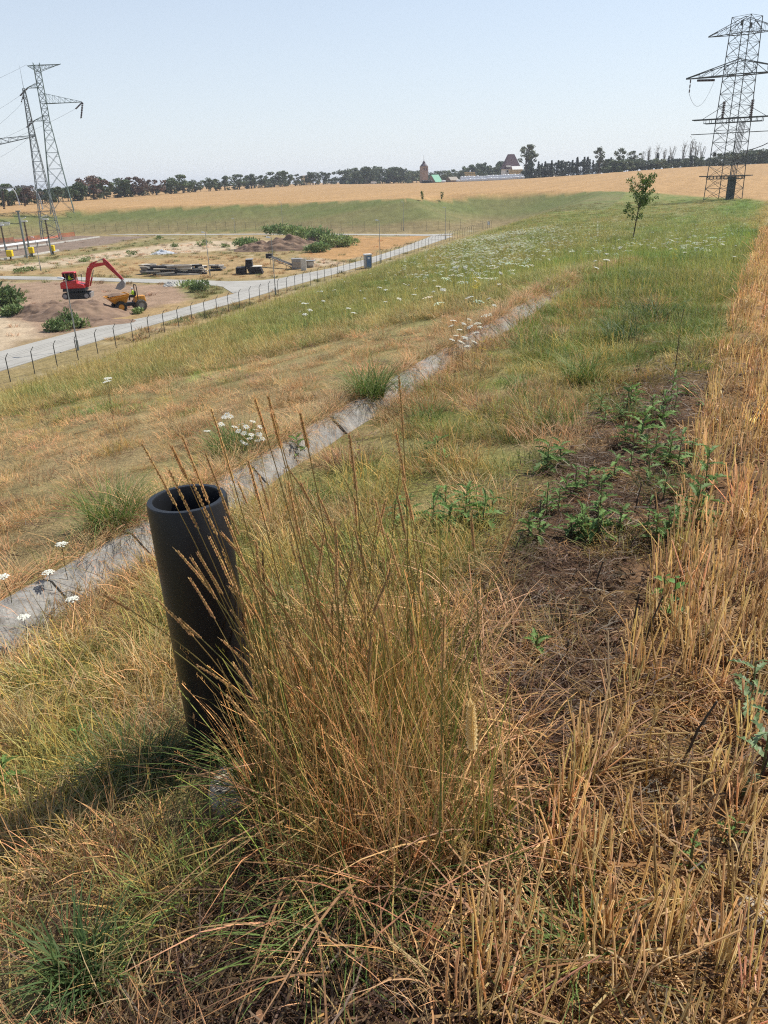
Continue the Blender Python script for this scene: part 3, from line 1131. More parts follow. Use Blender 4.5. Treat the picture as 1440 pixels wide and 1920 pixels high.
    keep = (rr.rand(len(x)) < sm * np.maximum(sstep(0.28, 0.55, n), 0.75 * (v > 0.3)) * np.where(v < 0.3, 0.55, 1.0) + 0.05) & ~((v > CH_V - 0.1) & (v < CH_V + 0.3))
    x, y, r, v = x[keep], y[keep], r[keep], v[keep]
    tint = np.where(((v > 0.3) & (rr.rand(len(x)) < 0.82) | (rr.rand(len(x)) < 0.35))[:, None], SHADE(len(x), rr, (0.17, 0.115, 0.068)), SHADE(len(x), rr, (0.48, 0.31, 0.125)))
    scatter('straw_litter', 'loose straw and dead stems lying on the soil', 'straw', PR_LIT, place(x, y, -0.003), rots(len(x), rr, 0.1), rr.uniform(0.6, 1.35, len(x)), tint, seed=9)
    # --- sparse green and brown tufts in the strip itself
    x, y, r = sample(1500, 0.9, 10, -36, 36, seed=18, power=1.2)
    u, v = uv(x, y)
    n = fbm(x * 1.7, y * 1.7, 59)
    keep = (v > 0.25) & (v < 1.3) & (u < 10) & (rr.rand(len(x)) < sstep(0.46, 0.62, n) * sstep(3.2, 6, u) + 0.01)
    x, y = x[keep], y[keep]
    k = rr.rand(len(x))
    tint = np.where((k < 0.6)[:, None], SHADE(len(x), rr, (0.135, 0.19, 0.055)), SHADE(len(x), rr, (0.30, 0.24, 0.10)))
    scatter('strip_grass', 'thin green tufts coming up through the soil strip', 'grass', PR_FINE, place(x, y, 0.004), rots(len(x), rr, 0.2), rr.uniform(0.5, 1.0, len(x)), tint, seed=19)
    # --- lumps of earth
    x, y, r = sample(1700, 0.8, 9, -38, 38, seed=10, power=1.4)
    u, v = uv(x, y)
    keep = (v < 1.0) & (rr.rand(len(x)) < 0.8)
    x, y = x[keep], y[keep]
    scatter('earth_clods', 'reddish brown crumbs and lumps of dry earth', 'soil', PR_CLOD, place(x, y, 0.0), rots(len(x), rr, 0.1), rr.uniform(0.4, 1.0, len(x)), SHADE(len(x), rr, (0.20, 0.115, 0.064), 0.12), seed=11)


grow()

# ------------------------------------------------------------------ the black pipe
simple('black_plastic', (0.010, 0.0105, 0.012), 0.40, 0, 0.2, 5, spec=0.33)
simple('field_stone', (0.42, 0.36, 0.28), 0.9, 0, 0.3, 14, bump=0.5, stain=(0.24, 0.2, 0.15))


def build_pipe():
    c = np.array((-0.586, 2.15))
    z = ground_z(*c)
    t = thing('pipe', 'upright black plastic pipe with open top standing in the grass', 'pipe', (c[0] + 0.02, c[1], z - 0.12), 0)
    t.rotation_euler = (0.0, -0.022, 0)
    H, ro, ri = 1.035, 0.1185, 0.099
    mb = MB()
    prof = [(ro, 0), (ro, H * 0.3), (ro, H * 0.7), (ro, H - 0.005), (ro - 0.003, H), (ri + 0.002, H), (ri, H - 0.004), (ri, H * 0.6), (ri, 0.02)]
    mb.lathe(prof, 72)
    o = mb.build('pipe_wall', 'black_plastic', t, smooth=True)
    for p in o.data.polygons:
        p.use_smooth = True
    o.data.set_sharp_from_angle(angle=math.radians(32))
    mb = MB()
    mb.lathe([(0.0, 0.03), (ri - 0.001, 0.03)], 24)
    mb.build('pipe_bottom', 'black_plastic', t)


build_pipe()


def stone(px, py, size, label, seed, name='stone'):
    import bmesh
    g = G(px, py)
    rr = np.random.RandomState(seed)
    bm = bmesh.new()
    bmesh.ops.create_icosphere(bm, subdivisions=3, radius=1.0)
    mb = MB()
    P = []
    for v in bm.verts:
        q = np.array(v.co)
        k = 1 + 0.35 * (fbm(np.array([q[0] * 1.3 + seed]), np.array([q[1] * 1.3 + q[2] * 1.7]), seed)[0] - 0.5) + 0.12 * (fbm(np.array([q[0] * 5 + seed]), np.array([q[1] * 5 + q[2] * 4]), seed)[0] - 0.5)
        q = q * k
        q[2] = min(q[2], 0.62 + 0.1 * q[0])
        P.append(q * np.array(size))
    mb.add(P, [[v.index for v in f.verts] for f in bm.faces])
    bm.free()
    o = mb.build(name, 'field_stone', loc=(g[0], g[1], g[2] + size[2] * 0.15))
    o.rotation_euler = (rr.uniform(-0.1, 0.1), rr.uniform(-0.1, 0.1), rr.uniform(0, 6))
    return tag(o, label, 'stone')


stone(445, 1488, (0.125, 0.08, 0.055), 'pale flat stone lying at the foot of the black pipe', 3)
stone(1425, 1715, (0.055, 0.04, 0.03), 'small pinkish stone half buried under straw in the stubble', 9)

# ------------------------------------------------------------------ tall grass stalks with seed spikes
leafy('stalk', False, 0.4, hue=(1, 1, 1), objrand=0.2)
leafy('seed_head', False, 0.42, hue=(0.62, 0.42, 0.19), objrand=0.22)
leafy('wheat_ear', False, 0.5, hue=(0.86, 0.68, 0.36), objrand=0.12)
leafy('dead_leaf', False, 0.3, hue=(0.52, 0.34, 0.17), objrand=0.25)


def bezier(a, b, c, n):
    a, b, c = (np.asarray(q, float) for q in (a, b, c))
    return [a * (1 - t) ** 2 + 2 * b * t * (1 - t) + c * t * t for t in np.linspace(0, 1, n)]


def spike_mesh(mb, pts, rr, size=1.0, n=20):
    """two-ranked spikelets along a path"""
    pts = [np.asarray(p) for p in pts]
    seg = np.linspace(0, len(pts) - 1.001, n)
    for i, s in enumerate(seg):
        k = int(s)
        p = pts[k] + (pts[k + 1] - pts[k]) * (s - k)
        d = pts[k + 1] - pts[k]
        d = d / np.linalg.norm(d)
        sd = np.cross(d, (0.3, 0.9, 0.1))
        sd = sd / np.linalg.norm(sd) * (1 if i % 2 else -1)
        up = np.cross(d, sd)
        L = 0.016 * size * rr.uniform(0.7, 1.25) * (1 - 0.35 * (i / n))
        w = 0.0021 * size
        o = p + sd * 0.001
        tip = o + d * L * 0.98 + sd * L * 0.20
        m = o + d * L * 0.45 + sd * L * 0.17
        b = rr.uniform(0.7, 1.3)
        mb.add([o, m + up * w * 1.2, tip, m - up * w * 1.2, o, m + sd * w * 1.2, tip, m - sd * w * 1.2], [(0, 1, 2, 3), (4, 5, 6, 7)], (b, b * rr.uniform(0.85, 1.05), b))
        if i % 3 == 0:
            mb.ribbon([tip, tip + d * L * 0.7 + sd * L * 0.1], [0.0009, 0.0003], up, (b, b, b))


def stalk_object(parent, base, mid, tip, rr, head=0.15, greeny=0.5, w=0.0019, local=True):
    o3 = np.array(parent.location)
    pts = bezier(base, mid, tip, 12)
    pts = [p - o3 for p in pts]
    mb = MB()
    n = len(pts)
    g, s = np.array((0.17, 0.21, 0.06)), np.array((0.44, 0.31, 0.12))
    P, F, C = [], [], []
    mb.tube(pts, [w * (1.15 - 0.45 * i / n) for i in range(n)], 4)
    cols = []
    for i in range(n):
        k = np.clip(greeny * 1.6 - i / n * 0.9 + rr.normal(0, 0.05), 0, 1)
        cols += [tuple(g * k + s * (1 - k))] * 4
    mb.c = cols
    st = mb.build('stalk', 'stalk', parent)
    L = sum(np.linalg.norm(np.array(pts[i + 1]) - pts[i]) for i in range(n - 1))
    if head <= 0:
        return st
    k = max(2, int(round(n * head / L)) + 1)
    hp = pts[-k:]
    hb = MB()
    spike_mesh(hb, hp, rr, 1.0 + rr.uniform(-0.1, 0.2), int(34 * head / 0.15))
    hd = hb.build('seed_head', 'seed_head', st)
    return st


def tall_clump():
    rr = np.random.RandomState(31)
    c = G(560, 1440)
    t = thing('tall_grass_clump', 'tall dry grass clump with brown seed spikes leaning across the black pipe', 'grass clump', c)
    # stalks that cross the pipe: foot pixel, tip pixel; they stand just in front of it
    listed = [(540, 1430, 266, 832), (545, 1450, 316, 881), (552, 1440, 322, 838), (548, 1460, 341, 818), (560, 1450, 396, 767), (556, 1440, 357, 897),
              (565, 1455, 385, 850), (560, 1480, 394, 1010), (555, 1470, 361, 1050), (566, 1460, 372, 1040), (580, 1440, 465, 864), (640, 1420, 478, 748),
              (650, 1430, 503, 744), (640, 1450, 509, 775), (665, 1440, 563, 775), (570, 1470, 424, 972), (612, 1440, 540, 905), (690, 1400, 655, 815),
              (800, 1330, 742, 810), (760, 1330, 748, 705), (790, 1350, 745, 930), (820, 1340, 756, 900)]
    for i, (bx, by, tx, ty) in enumerate(listed):
        b = G(bx, by)
        y = b[1] - 0.02 - 0.10 * rr.rand()
        if i >= 17:
            y = b[1] + 0.10
        tip = at_dist(tx, ty, y)
        mid = b + (tip - b) * 0.5 + np.array((0.035 * (1 if tx < bx else -0.2), 0.0, 0.06))
        stalk_object(t, b - (0, 0, 0.02), mid, tip, rr, 0.13 + 0.05 * rr.rand(), rr.uniform(0.2, 0.6))
    # the rest of the clump
    xs, ys = rr.normal(675, 95, 120), rr.normal(1430, 110, 120)
    B = Gs(np.clip(xs, 470, 900), np.clip(ys, 1240, 1700))
    for b in B:
        h = rr.uniform(0.40, 0.85)
        lean = np.array((rr.normal(-0.10, 0.13), rr.normal(0.06, 0.10), 0))
        tip = b + np.array((lean[0] * h * 1.5, lean[1] * h * 1.5, h * 0.97))
        mid = b + np.array((lean[0] * h * 0.35, lean[1] * h * 0.35, h * 0.55))
        stalk_object(t, b - (0, 0, 0.02), mid, tip, rr, rr.uniform(0.08, 0.16) if rr.rand() < 0.5 else 0, rr.uniform(0.0, 0.8), 0.0018)
    return t, c


TALL, TALL_C = tall_clump()


def foot_growth():
    """dense leafy growth at the foot of the clump: upright green-brown blades and curled dead leaves"""
    rr = np.random.RandomState(37)
    up = [tuft(rr, 34, 0.06, 0.36, 0.0046, 0.16, 0.24, 0.35, 5, stalks=4) for _ in range(6)]
    pr = proto_set('upright_grass', up)
    N = 190
    xs, ys = rr.normal(690, 105, N), rr.normal(1460, 135, N)
    P = Gs(np.clip(xs, 500, 940), np.clip(ys, 1180, 1850))
    k = rr.rand(N)
    tint = np.where((k < 0.34)[:, None], SHADE(N, rr, (0.46, 0.31, 0.14)), np.where((k < 0.64)[:, None], SHADE(N, rr, (0.34, 0.26, 0.10)), SHADE(N, rr, (0.16, 0.19, 0.05))))
    s = rr.uniform(0.55, 1.15, N)
    o = scatter('upright_grass', 'dense green and brown grass blades at the foot of the tall clump', 'grass', pr, P - (0, 0, 0.01), rots(N, rr, 0.14), s, tint, seed=12)
    curl = []
    for q in range(6):
        mb = MB()
        for k in range(26):
            x, y = rr.normal(0, 0.09, 2)
            h = rr.uniform(0.08, 0.28)
            a = rr.uniform(0, 6.28)
            pts = [np.array(p) for p in blade_path(rr, h, rr.uniform(0.1, 0.5), rr.uniform(0.8, 2.4), a, 7, (x, y, 0), 0.03)]
            b = rr.uniform(0.6, 1.5)
            w = rr.uniform(0.003, 0.0065)
            mb.ribbon(pts, [w * (1 - 0.9 * (i / 6) ** 2) for i in range(7)], (math.cos(a + rr.normal(0, 0.5)), -math.sin(a), rr.normal(0, 0.4)), (b, b * rr.uniform(0.85, 1), b * rr.uniform(0.8, 1.1)))
        curl.append(mb)
    pr = proto_set('curled_leaves', curl)
    N = 120
    xs, ys = rr.normal(740, 120, N), rr.normal(1430, 170, N)
    P = Gs(np.clip(xs, 420, 1020), np.clip(ys, 1050, 1860))
    scatter('curled_leaves', 'curled dead grass leaves tangled round the clump', 'grass', pr, P, rots(N, rr, 0.2), rr.uniform(0.6, 1.2, N), SHADE(N, rr, (0.44, 0.27, 0.12), 0.25), seed=13)


foot_growth()


# ------------------------------------------------------------------ wheat plants that were left standing
def wheat(base, tip, label, rr, size=1.0, bow=0.1, group=None, col=(0.55, 0.37, 0.12), w=0.0021):
    base, tip = np.asarray(base, float), np.asarray(tip, float)
    t = thing('wheat_plant', label, 'wheat', base, 0, group)
    L = np.linalg.norm(tip - base)
    d = (tip - base) / L
    side = np.cross(d, (0.2, 1, 0.1))
    pts = bezier(base - np.array((0, 0, 0.015)), (base + tip) / 2 + side * bow * L + np.array((0, 0, 0.02)), tip, 12)
    pts = [p - base for p in pts]
    mb = MB()
    mb.tube(pts, [w * (1.15 - 0.3 * i / 12) for i in range(12)], 5, col)
    st = mb.build('stem', 'stalk', t)
    end = pts[-1]
    dd = pts[-1] - pts[-2]
    dd /= np.linalg.norm(dd)
    eb = MB()
    n = 11
    for i in range(n):
        for s in (-1, 1, -1.0001, 1.0001):
            sd = np.cross(dd, (0.2, 1, 0.3)) if abs(s) == 1 else np.cross(dd, (1, 0.1, 0.2))
            sd = sd / np.linalg.norm(sd) * s
            o = end + dd * (i * 0.0072 * size) + dd * (0.0036 * size if abs(s) != 1 else 0)
            u2 = np.cross(dd, sd)
            k = size * (1 - 0.5 * abs(i / n - 0.35))
            m = o + dd * 0.006 * k + sd * 0.0052 * k
            tp = o + dd * 0.015 * k + sd * 0.0055 * k
            b = rr.uniform(0.8, 1.15)
            ww = 0.0042 * k
            eb.add([o, m + u2 * ww, tp, m - u2 * ww, o, m + sd * ww, tp, m - sd * ww], [(0, 1, 2, 3), (4, 5, 6, 7)], (b, b, b))
            a = dd * rr.uniform(0.035, 0.06) * size + sd * rr.uniform(0.01, 0.035) * size + u2 * rr.normal(0, 0.008)
            eb.tube([tp, tp + a], [0.0005, 0.00015], 3, (b * 0.9, b * 0.85, b * 0.7), cap=False)
    eb.build('ear', 'wheat_ear', t)
    return t


def wheats():
    rr = np.random.RandomState(41)
    b = G(905, 1715)
    wheat(b, at_dist(885, 1408, b[1] + 0.02), 'tall wheat stem with a pale bearded ear beside the tall grass clump', rr, 1.55, 0.02)
    b = G(890, 1850)
    wheat(b, at_dist(868, 1625, b[1] + 0.05), 'short leaning wheat stem with a small bleached ear above bare soil', rr, 0.55, 0.10)
    a, b = G(620, 1868), G(278, 1688)
    wheat(a + (0, 0, 0.03), b + (0, 0, 0.03), 'broken wheat stem lying on the ground with its ear', rr, 0.75, 0.02, None, (0.42, 0.27, 0.09), 0.0032)
    for bx, by, tx, ty, lab in ((1240, 1290, 1222, 1150, 'wheat ear bending over beside a broad green leaf in the stubble'), (1215, 1500, 1224, 1360, 'drooping wheat ear among the stubble near a thick cut stem'),
                                (1170, 1480, 1166, 1400, 'short wheat ear leaning among stubble near crossed straws'), (1345, 1880, 1352, 1810, 'wheat ear lying low in the stubble near the small pinkish stone')):
        b = G(bx, by)
        wheat(b, at_dist(tx, ty, b[1] + 0.03), lab, rr, 0.7, 0.08)
    # long fallen straws
    for k, (x0, y0, x1, y1) in enumerate(((900, 1880, 1360, 1795), (1180, 1470, 1390, 1455), (1010, 1500, 1290, 1440), (1200, 1330, 1430, 1270), (1330, 1660, 1440, 1780), (1150, 1440, 1370, 1490),
                                          (470, 1830, 620, 1905), (330, 1480, 560, 1470), (60, 1330, 330, 1440), (1340, 1650, 1440, 1745), (1060, 1420, 1300, 1400), (1230, 1560, 1340, 1480))):
        a, b = G(x0, y0) + (0, 0, 0.035), G(x1, y1) + (0, 0, 0.05)
        mb = MB()
        mb.tube([p - a for p in bezier(a, (a + b) / 2 + (0.01, 0.01, 0.03), b, 6)], 0.0022 + 0.0008 * rr.rand(), 5, tuple(np.array((0.58, 0.41, 0.17)) * rr.uniform(0.8, 1.2)))
        o = mb.build('fallen_straw', 'stalk', loc=tuple(a))
        tag(o, 'long golden straw lying across the stubble and soil', 'straw', 'long loose straws on the ground')


wheats()


# ------------------------------------------------------------------ leafy weeds: thistles in the strip
def thistle_leaf(rr, L, W, lobes=5):
    """toothed leaf along +Y, curling down at the tip"""
    mb = MB()
    n = lobes * 2 + 1
    P, F = [], []
    for i in range(n + 1):
        t = i / n
        env = math.sin(math.pi * min(1, t * 0.92 + 0.08)) ** 0.7
        w = W * env * (1.0 if i % 2 else 0.48) * rr.uniform(0.85, 1.15)
        y = L * t
        z = L * (0.28 * t - 0.42 * t * t) + 0.0
        fold = w * 0.45
        adv = L * 0.05 if i % 2 else 0
        P += [(-w, y + adv, z + fold + rr.normal(0, W * 0.08)), (0, y, z), (w, y + adv, z + fold + rr.normal(0, W * 0.08))]
    for i in range(n):
        a = i * 3
        F += [(a, a + 1, a + 4, a + 3), (a + 1, a + 2, a + 5, a + 4)]
    b = rr.uniform(0.8, 1.2)
    mb.add(P, F, (b, b, b))
    return mb


leafy('thistle_green', False, 0.28, 0.6, 0.2, hue=(0.13, 0.215, 0.055), objrand=0.2)
leafy('pale_thistle', False, 0.28, 0.5, 0.35, hue=(0.17, 0.245, 0.10), objrand=0.15)
leafy('dock_green', False, 0.3, 0.45, 0.35, hue=(0.12, 0.25, 0.045), objrand=0.15)
simple('weed_stem', (0.11, 0.12, 0.045), 0.7, 0, 0.25, 30)
simple('dark_stem', (0.055, 0.042, 0.03), 0.8, 0, 0.3, 40)
_wr = np.random.RandomState(51)
LEAVES = [thistle_leaf(_wr, 1.0, 0.16, 5).mesh('leaf', 'thistle_green') for _ in range(4)]
PALE = []
for me in LEAVES:
    m2 = me.copy()
    m2.materials[0] = M['pale_thistle']
    PALE.append(m2)
DOCK = []
for _ in range(2):
    mb = MB()
    P, F = [], []
    for i in range(8):
        t = i / 7
        w = 0.30 * math.sin(math.pi * (0.06 + 0.94 * t)) ** 0.8
        z = 0.15 * t - 0.3 * t * t
        P += [(-w, t, z + w * 0.3), (0, t, z), (w, t, z + w * 0.3)]
    for i in range(7):
        a = i * 3
        F += [(a, a + 1, a + 4, a + 3), (a + 1, a + 2, a + 5, a + 4)]
    mb.add(P, F, (1, 1, 1.001))
    DOCK.append(mb.mesh('leaf', 'dock_green'))


def weed(px, py, h, spread, nleaf, label, rr, leaves=LEAVES, name='thistle_plant', cat='thistle', group=None):
    g = G(px, py)
    if group and name == 'thistle_plant':
        size = 'tall' if h >= 0.2 else ('low' if h < 0.145 else 'middling')
        edge = 'close to the stubble' if uv(g[0], g[1])[1] < 0.5 else ('close to the grass' if uv(g[0], g[1])[1] > 0.95 else 'in the middle of the bare strip')
        label = size + ' green thistle growing ' + edge + (', on the dark soil' if edge[0] == 'c' else '')
        group = size + ' thistles ' + edge
    t = thing(name, label, cat, g, rr.uniform(0, 6.28), group)
    top = np.array((rr.normal(0, 0.04) * h, rr.normal(0, 0.04) * h, h * 0.86))
    mb = MB()
    mb.tube(bezier((0, 0, -0.02), (top[0] * 0.2, top[1] * 0.2, h * 0.5), top, 5), [0.004, 0.0038, 0.0033, 0.0028, 0.0018], 6)
    mb.build('stem', 'weed_stem', t)
    for i in range(nleaf):
        k = 0.12 + 0.88 * (i / max(1, nleaf - 1))
        o = bpy.data.objects.new('leaf', leaves[rr.randint(len(leaves))])
        COL.objects.link(o)
        o.parent = t
        o.location = tuple(top * k)
        s = spread * rr.uniform(0.7, 1.15) * (1.1 - 0.5 * k)
        o.scale = (s * rr.uniform(0.8, 1.3), s, s)
        o.rotation_euler = (rr.uniform(-0.15, 0.45) + 0.7 * max(0, k - 0.5), rr.normal(0, 0.25), i * 2.4 + rr.normal(0, 0.4))
    return t


def weeds():
    rr = np.random.RandomState(53)
    for px, py, h, s, n in ((765, 990, 0.20, 0.13, 11), (812, 995, 0.22, 0.14, 12), (845, 1000, 0.18, 0.14, 11), (872, 985, 0.24, 0.15, 13), (905, 990, 0.20, 0.14, 12), (835, 965, 0.2, 0.13, 11), (880, 960, 0.18, 0.13, 11), (920, 975, 0.16, 0.11, 9), (740, 985, 0.16, 0.10, 9)):
        weed(px, py, h, s, n, 'bright green bushy weed in the cluster between tall grass and bare soil', rr, LEAVES, 'weed_plant', 'weed', 'bright green weeds between the tall grass and the bare soil')
    for px, py, h, s, n in ((1010, 1010, 0.16, 0.12, 9), (1090, 1000, 0.16, 0.13, 10), (1120, 1010, 0.14, 0.13, 10), (1160, 1000, 0.16, 0.13, 10), (1025, 880, 0.20, 0.16, 11), (1050, 870, 0.16, 0.14, 9), (1200, 830, 0.24, 0.17, 11),
                            (1240, 800, 0.26, 0.17, 11), (1180, 770, 0.2, 0.16, 9), (1270, 880, 0.26, 0.15, 11), (1300, 985, 0.26, 0.17, 12), (1320, 920, 0.28, 0.16, 11), (1005, 1225, 0.10, 0.09, 8), (1150, 900, 0.18, 0.14, 9),
                            (1215, 900, 0.2, 0.14, 9), (1100, 920, 0.16, 0.12, 8), (1255, 760, 0.26, 0.16, 9), (820, 850, 0.14, 0.13, 8), (830, 880, 0.12, 0.12, 8), (1060, 935, 0.14, 0.11, 8), (600, 1165, 0.12, 0.10, 7)):
        weed(px, py, h, s, n, 'small thistle growing in the bare strip between grass and stubble', rr, LEAVES, 'thistle_plant', 'thistle', 'thistles in the bare strip')
    xs, ys = rr.uniform(0, 1, 34), rr.uniform(735, 1020, 34)
    for q, py in zip(xs, ys):
        lo, hi = np.interp(py, [735, 850, 1020], [1120, 1000, 960]), np.interp(py, [735, 1020], [1330, 1290])
        weed(lo + (hi - lo) * q, py, rr.uniform(0.10, 0.24), rr.uniform(0.07, 0.12), rr.randint(10, 16), 'small thistle growing in the bare strip between grass and stubble', rr, LEAVES, 'thistle_plant', 'thistle', 'thistles in the bare strip')
    weed(1405, 1340, 0.22, 0.11, 9, 'pale spiny thistle growing up through the stubble', rr, PALE)
    weed(1425, 1470, 0.34, 0.11, 10, 'tall pale thistle on a long bare stem in the stubble', rr, PALE)
    weed(1262, 1160, 0.22, 0.07, 7, 'weed with broad bright green leaves among the stubble', rr, DOCK, 'broadleaf_weed', 'weed')
    weed(1240, 1130, 0.14, 0.07, 6, 'low weed with rounded leaves beside a wheat ear', rr, DOCK, 'broadleaf_weed', 'weed')
    weed(1290, 1640, 0.14, 0.045, 9, 'small blue green weed among crossed straws', rr, LEAVES, 'weed_plant', 'weed')
    weed(1372, 1590, 0.10, 0.05, 9, 'small dark green weed on bare soil near the pinkish stone', rr, LEAVES, 'weed_plant', 'weed')
    weed(12, 1490, 0.17, 0.10, 14, 'dark leafy thistle in pale grass left of the pipe', rr)
    weed(150, 1395, 0.07, 0.06, 7, 'tiny bright green weed in pale grass near the drain', rr, DOCK, 'broadleaf_weed', 'weed')
    weed(560, 860, 0.2, 0.14, 10, 'bright green weed at the foot of the drain wall behind the tall grass', rr, LEAVES, 'weed_plant', 'weed')
    # thick cut stems
    for px, py, dx, dy, L, w in ((1062, 1245, 0.0, 0, 0.10, 0.007), (1118, 1020, 0.02, 0, 0.14, 0.006), (1112, 1115, 0.03, 0, 0.16, 0.007), (1183, 1200, 0.01, 0, 0.20, 0.007), (1205, 1215, 0.05, 0, 0.22, 0.006), (1282, 1420, 0.07, 0, 0.20, 0.007),
                                 (1012, 975, 0.0, 0, 0.12, 0.006), (1070, 1010, 0, 0, 0.10, 0.005), (1420, 1475, 0.03, 0, 0.2, 0.006), (960, 1050, 0.05, 0.02, 0.14, 0.005), (1190, 960, 0.02, 0, 0.16, 0.006), (1225, 985, 0, 0, 0.18, 0.006), (1265, 700, 0.0, 0, 0.35, 0.007), (1270, 640, 0.03, 0, 0.35, 0.007), (1060, 1190, -.03, 0, 0.12, 0.005)):
        g = G(px, py)
        mb = MB()
        mb.tube([(0, 0, -0.03), (dx * 0.4, dy * 0.5, L * 0.5), (dx, dy, L)], [w * 0.62, w * 0.5, w * 0.46], 7)
        for q in range(3):
            a, z = rr.uniform(0, 6.28), L * rr.uniform(0.2, 0.8)
            p0 = np.array((dx * z / L, dy * z / L, z))
            mb.tube([p0, p0 + np.array((math.cos(a), math.sin(a), 0.6)) * 0.018], [w * 0.25, w * 0.12], 4)
        o = mb.build('cut_stem', 'dark_stem', loc=tuple(g))
        tag(o, 'thick dark cut weed stem standing in the bare soil strip', 'stem', 'dark cut stems in the strip')


weeds()


# ------------------------------------------------------------------ tussocks and flowers
leafy('tussock_green', False, 0.3, hue=(0.135, 0.20, 0.05), objrand=0.1)
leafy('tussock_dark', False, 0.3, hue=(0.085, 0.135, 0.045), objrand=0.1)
leafy('petal', False, 0.35, 0.7, 0.1, hue=(0.83, 0.83, 0.75))
leafy('umbel_green', False, 0.25, hue=(0.17, 0.20, 0.08), objrand=0.15)
simple('daisy_eye', (0.62, 0.42, 0.03), 0.8)


def tussock(px, py, n, rad, h, wid, label, rr, mat='tussock_green', curve=0.9, lean=0.4):
    g = G(px, py)
    o = tuft(rr, n, rad, h, wid, lean, curve, 0.18, 6).build('grass_tussock', mat, loc=tuple(g))
    return tag(o, label, 'grass tussock')


def tussocks():
    rr = np.random.RandomState(61)
    tussock(690, 745, 420, 0.16, 0.40, 0.006, 'thick green tussock overhanging the concrete drain wall', rr)
    tussock(212, 985, 420, 0.12, 0.34, 0.005, 'green tussock on the drain edge beside the black pipe', rr)
    tussock(250, 960, 120, 0.10, 0.22, 0.004, 'grey green tuft with pale stalks behind the tussock by the pipe', rr, 'umbel_green')
    tussock(440, 848, 420, 0.17, 0.27, 0.005, 'soft green tuft under the white daisies by the drain', rr)
    tussock(150, 1840, 190, 0.055, 0.20, 0.0055, 'dark green grass tuft on bare earth', rr, 'tussock_dark', 0.6, 0.3)
    tussock(215, 1850, 60, 0.06, 0.15, 0.0055, 'sparse green blades beside the dark tuft on bare earth', rr, 'tussock_dark', 0.8)
    tussock(1095, 715, 260, 0.17, 0.36, 0.006, 'blue green tussock at the edge of the bare strip', rr)
    tussock(1040, 800, 160, 0.16, 0.26, 0.005, 'low green tussock where the grass meets the strip', rr)
    tussock(1225, 605, 200, 0.25, 0.40, 0.009, 'dense dark green tussock beyond the strip beside the field', rr, 'tussock_dark')
    tussock(1170, 640, 160, 0.22, 0.36, 0.008, 'dark green tussock in longer grass beyond the strip', rr, 'tussock_dark')
    tussock(800, 790, 160, 0.16, 0.25, 0.0045, 'yellow green tussock below the drain', rr)
    tussock(740, 735, 130, 0.12, 0.22, 0.0045, 'bright green tuft growing in the bed of the drain', rr)
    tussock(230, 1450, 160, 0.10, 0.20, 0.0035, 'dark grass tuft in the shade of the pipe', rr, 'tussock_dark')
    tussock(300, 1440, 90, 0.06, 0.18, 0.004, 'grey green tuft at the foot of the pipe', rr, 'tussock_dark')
    tussock(500, 1500, 120, 0.05, 0.30, 0.005, 'fresh green blades at the edge of the tall clump by the flat stone', rr)
    tussock(680, 1690, 170, 0.10, 0.24, 0.004, 'green leaning grass in front of the tall clump', rr)
    tussock(590, 1780, 120, 0.08, 0.18, 0.004, 'drooping green grass in front of the clump near the fallen wheat stem', rr)
    tussock(1090, 1800, 90, 0.06, 0.17, 0.005, 'green grass blades among stubble stalks', rr)
    tussock(640, 560, 120, 0.3, 0.3, 0.010, 'low green patch on the dry bank', rr)


tussocks()


def daisies():
    rr = np.random.RandomState(67)
    g = G(455, 855)
    t = thing('daisy_plant', 'clump of white daisies beside the concrete drain', 'flower', g)
    for tx, ty in ((440, 800), (447, 808), (452, 795), (458, 812), (462, 800), (468, 822), (471, 815), (474, 790), (480, 806), (486, 814), (489, 800), (492, 822), (455, 828), (420, 782), (415, 795), (425, 778), (410, 800), (432, 781), (388, 808), (460, 832), (484, 826)):
        p = at_dist(tx, ty, g[1] + rr.uniform(-0.12, 0.12)) - g
        mb = MB()
        mb.tube(bezier((p[0] * 0.5, p[1] * 0.5, -0.02), (p[0] * 0.7, p[1] * 0.8, p[2] * 0.5), p, 4), 0.0011, 4)
        st = mb.build('flower_stem', 'weed_stem', t)
        fb = MB()
        nrm = Vector((rr.normal(0.2, 0.3), rr.normal(-0.2, 0.3), 1)).normalized()
        q = nrm.to_track_quat('Z', 'Y')
        for k in range(11):
            a = 2 * math.pi * k / 11
            R1 = 0.030 * rr.uniform(0.85, 1.1)
            pp = [q @ Vector((math.cos(a + da) * r, math.sin(a + da) * r, z)) + Vector(p) for r, da, z in ((0.003, 0, 0), (R1 * 0.6, 0.2, 0.001), (R1, 0.0, -0.001), (R1 * 0.6, -0.2, 0.001))]
            fb.add(pp, [(0, 1, 2, 3)], (1, 1, 1.01))
        fl = fb.build('flower_head', 'petal', st)
        eb = MB()
        eb.add([q @ Vector((math.cos(a) * 0.004, math.sin(a) * 0.004, 0.002)) + Vector(p) for a in np.arange(6) * 1.047] + [q @ Vector((0, 0, 0.004)) + Vector(p)], [(i, (i + 1) % 6, 6) for i in range(6)])
        eb.build('flower_centre', 'daisy_eye', st)


daisies()


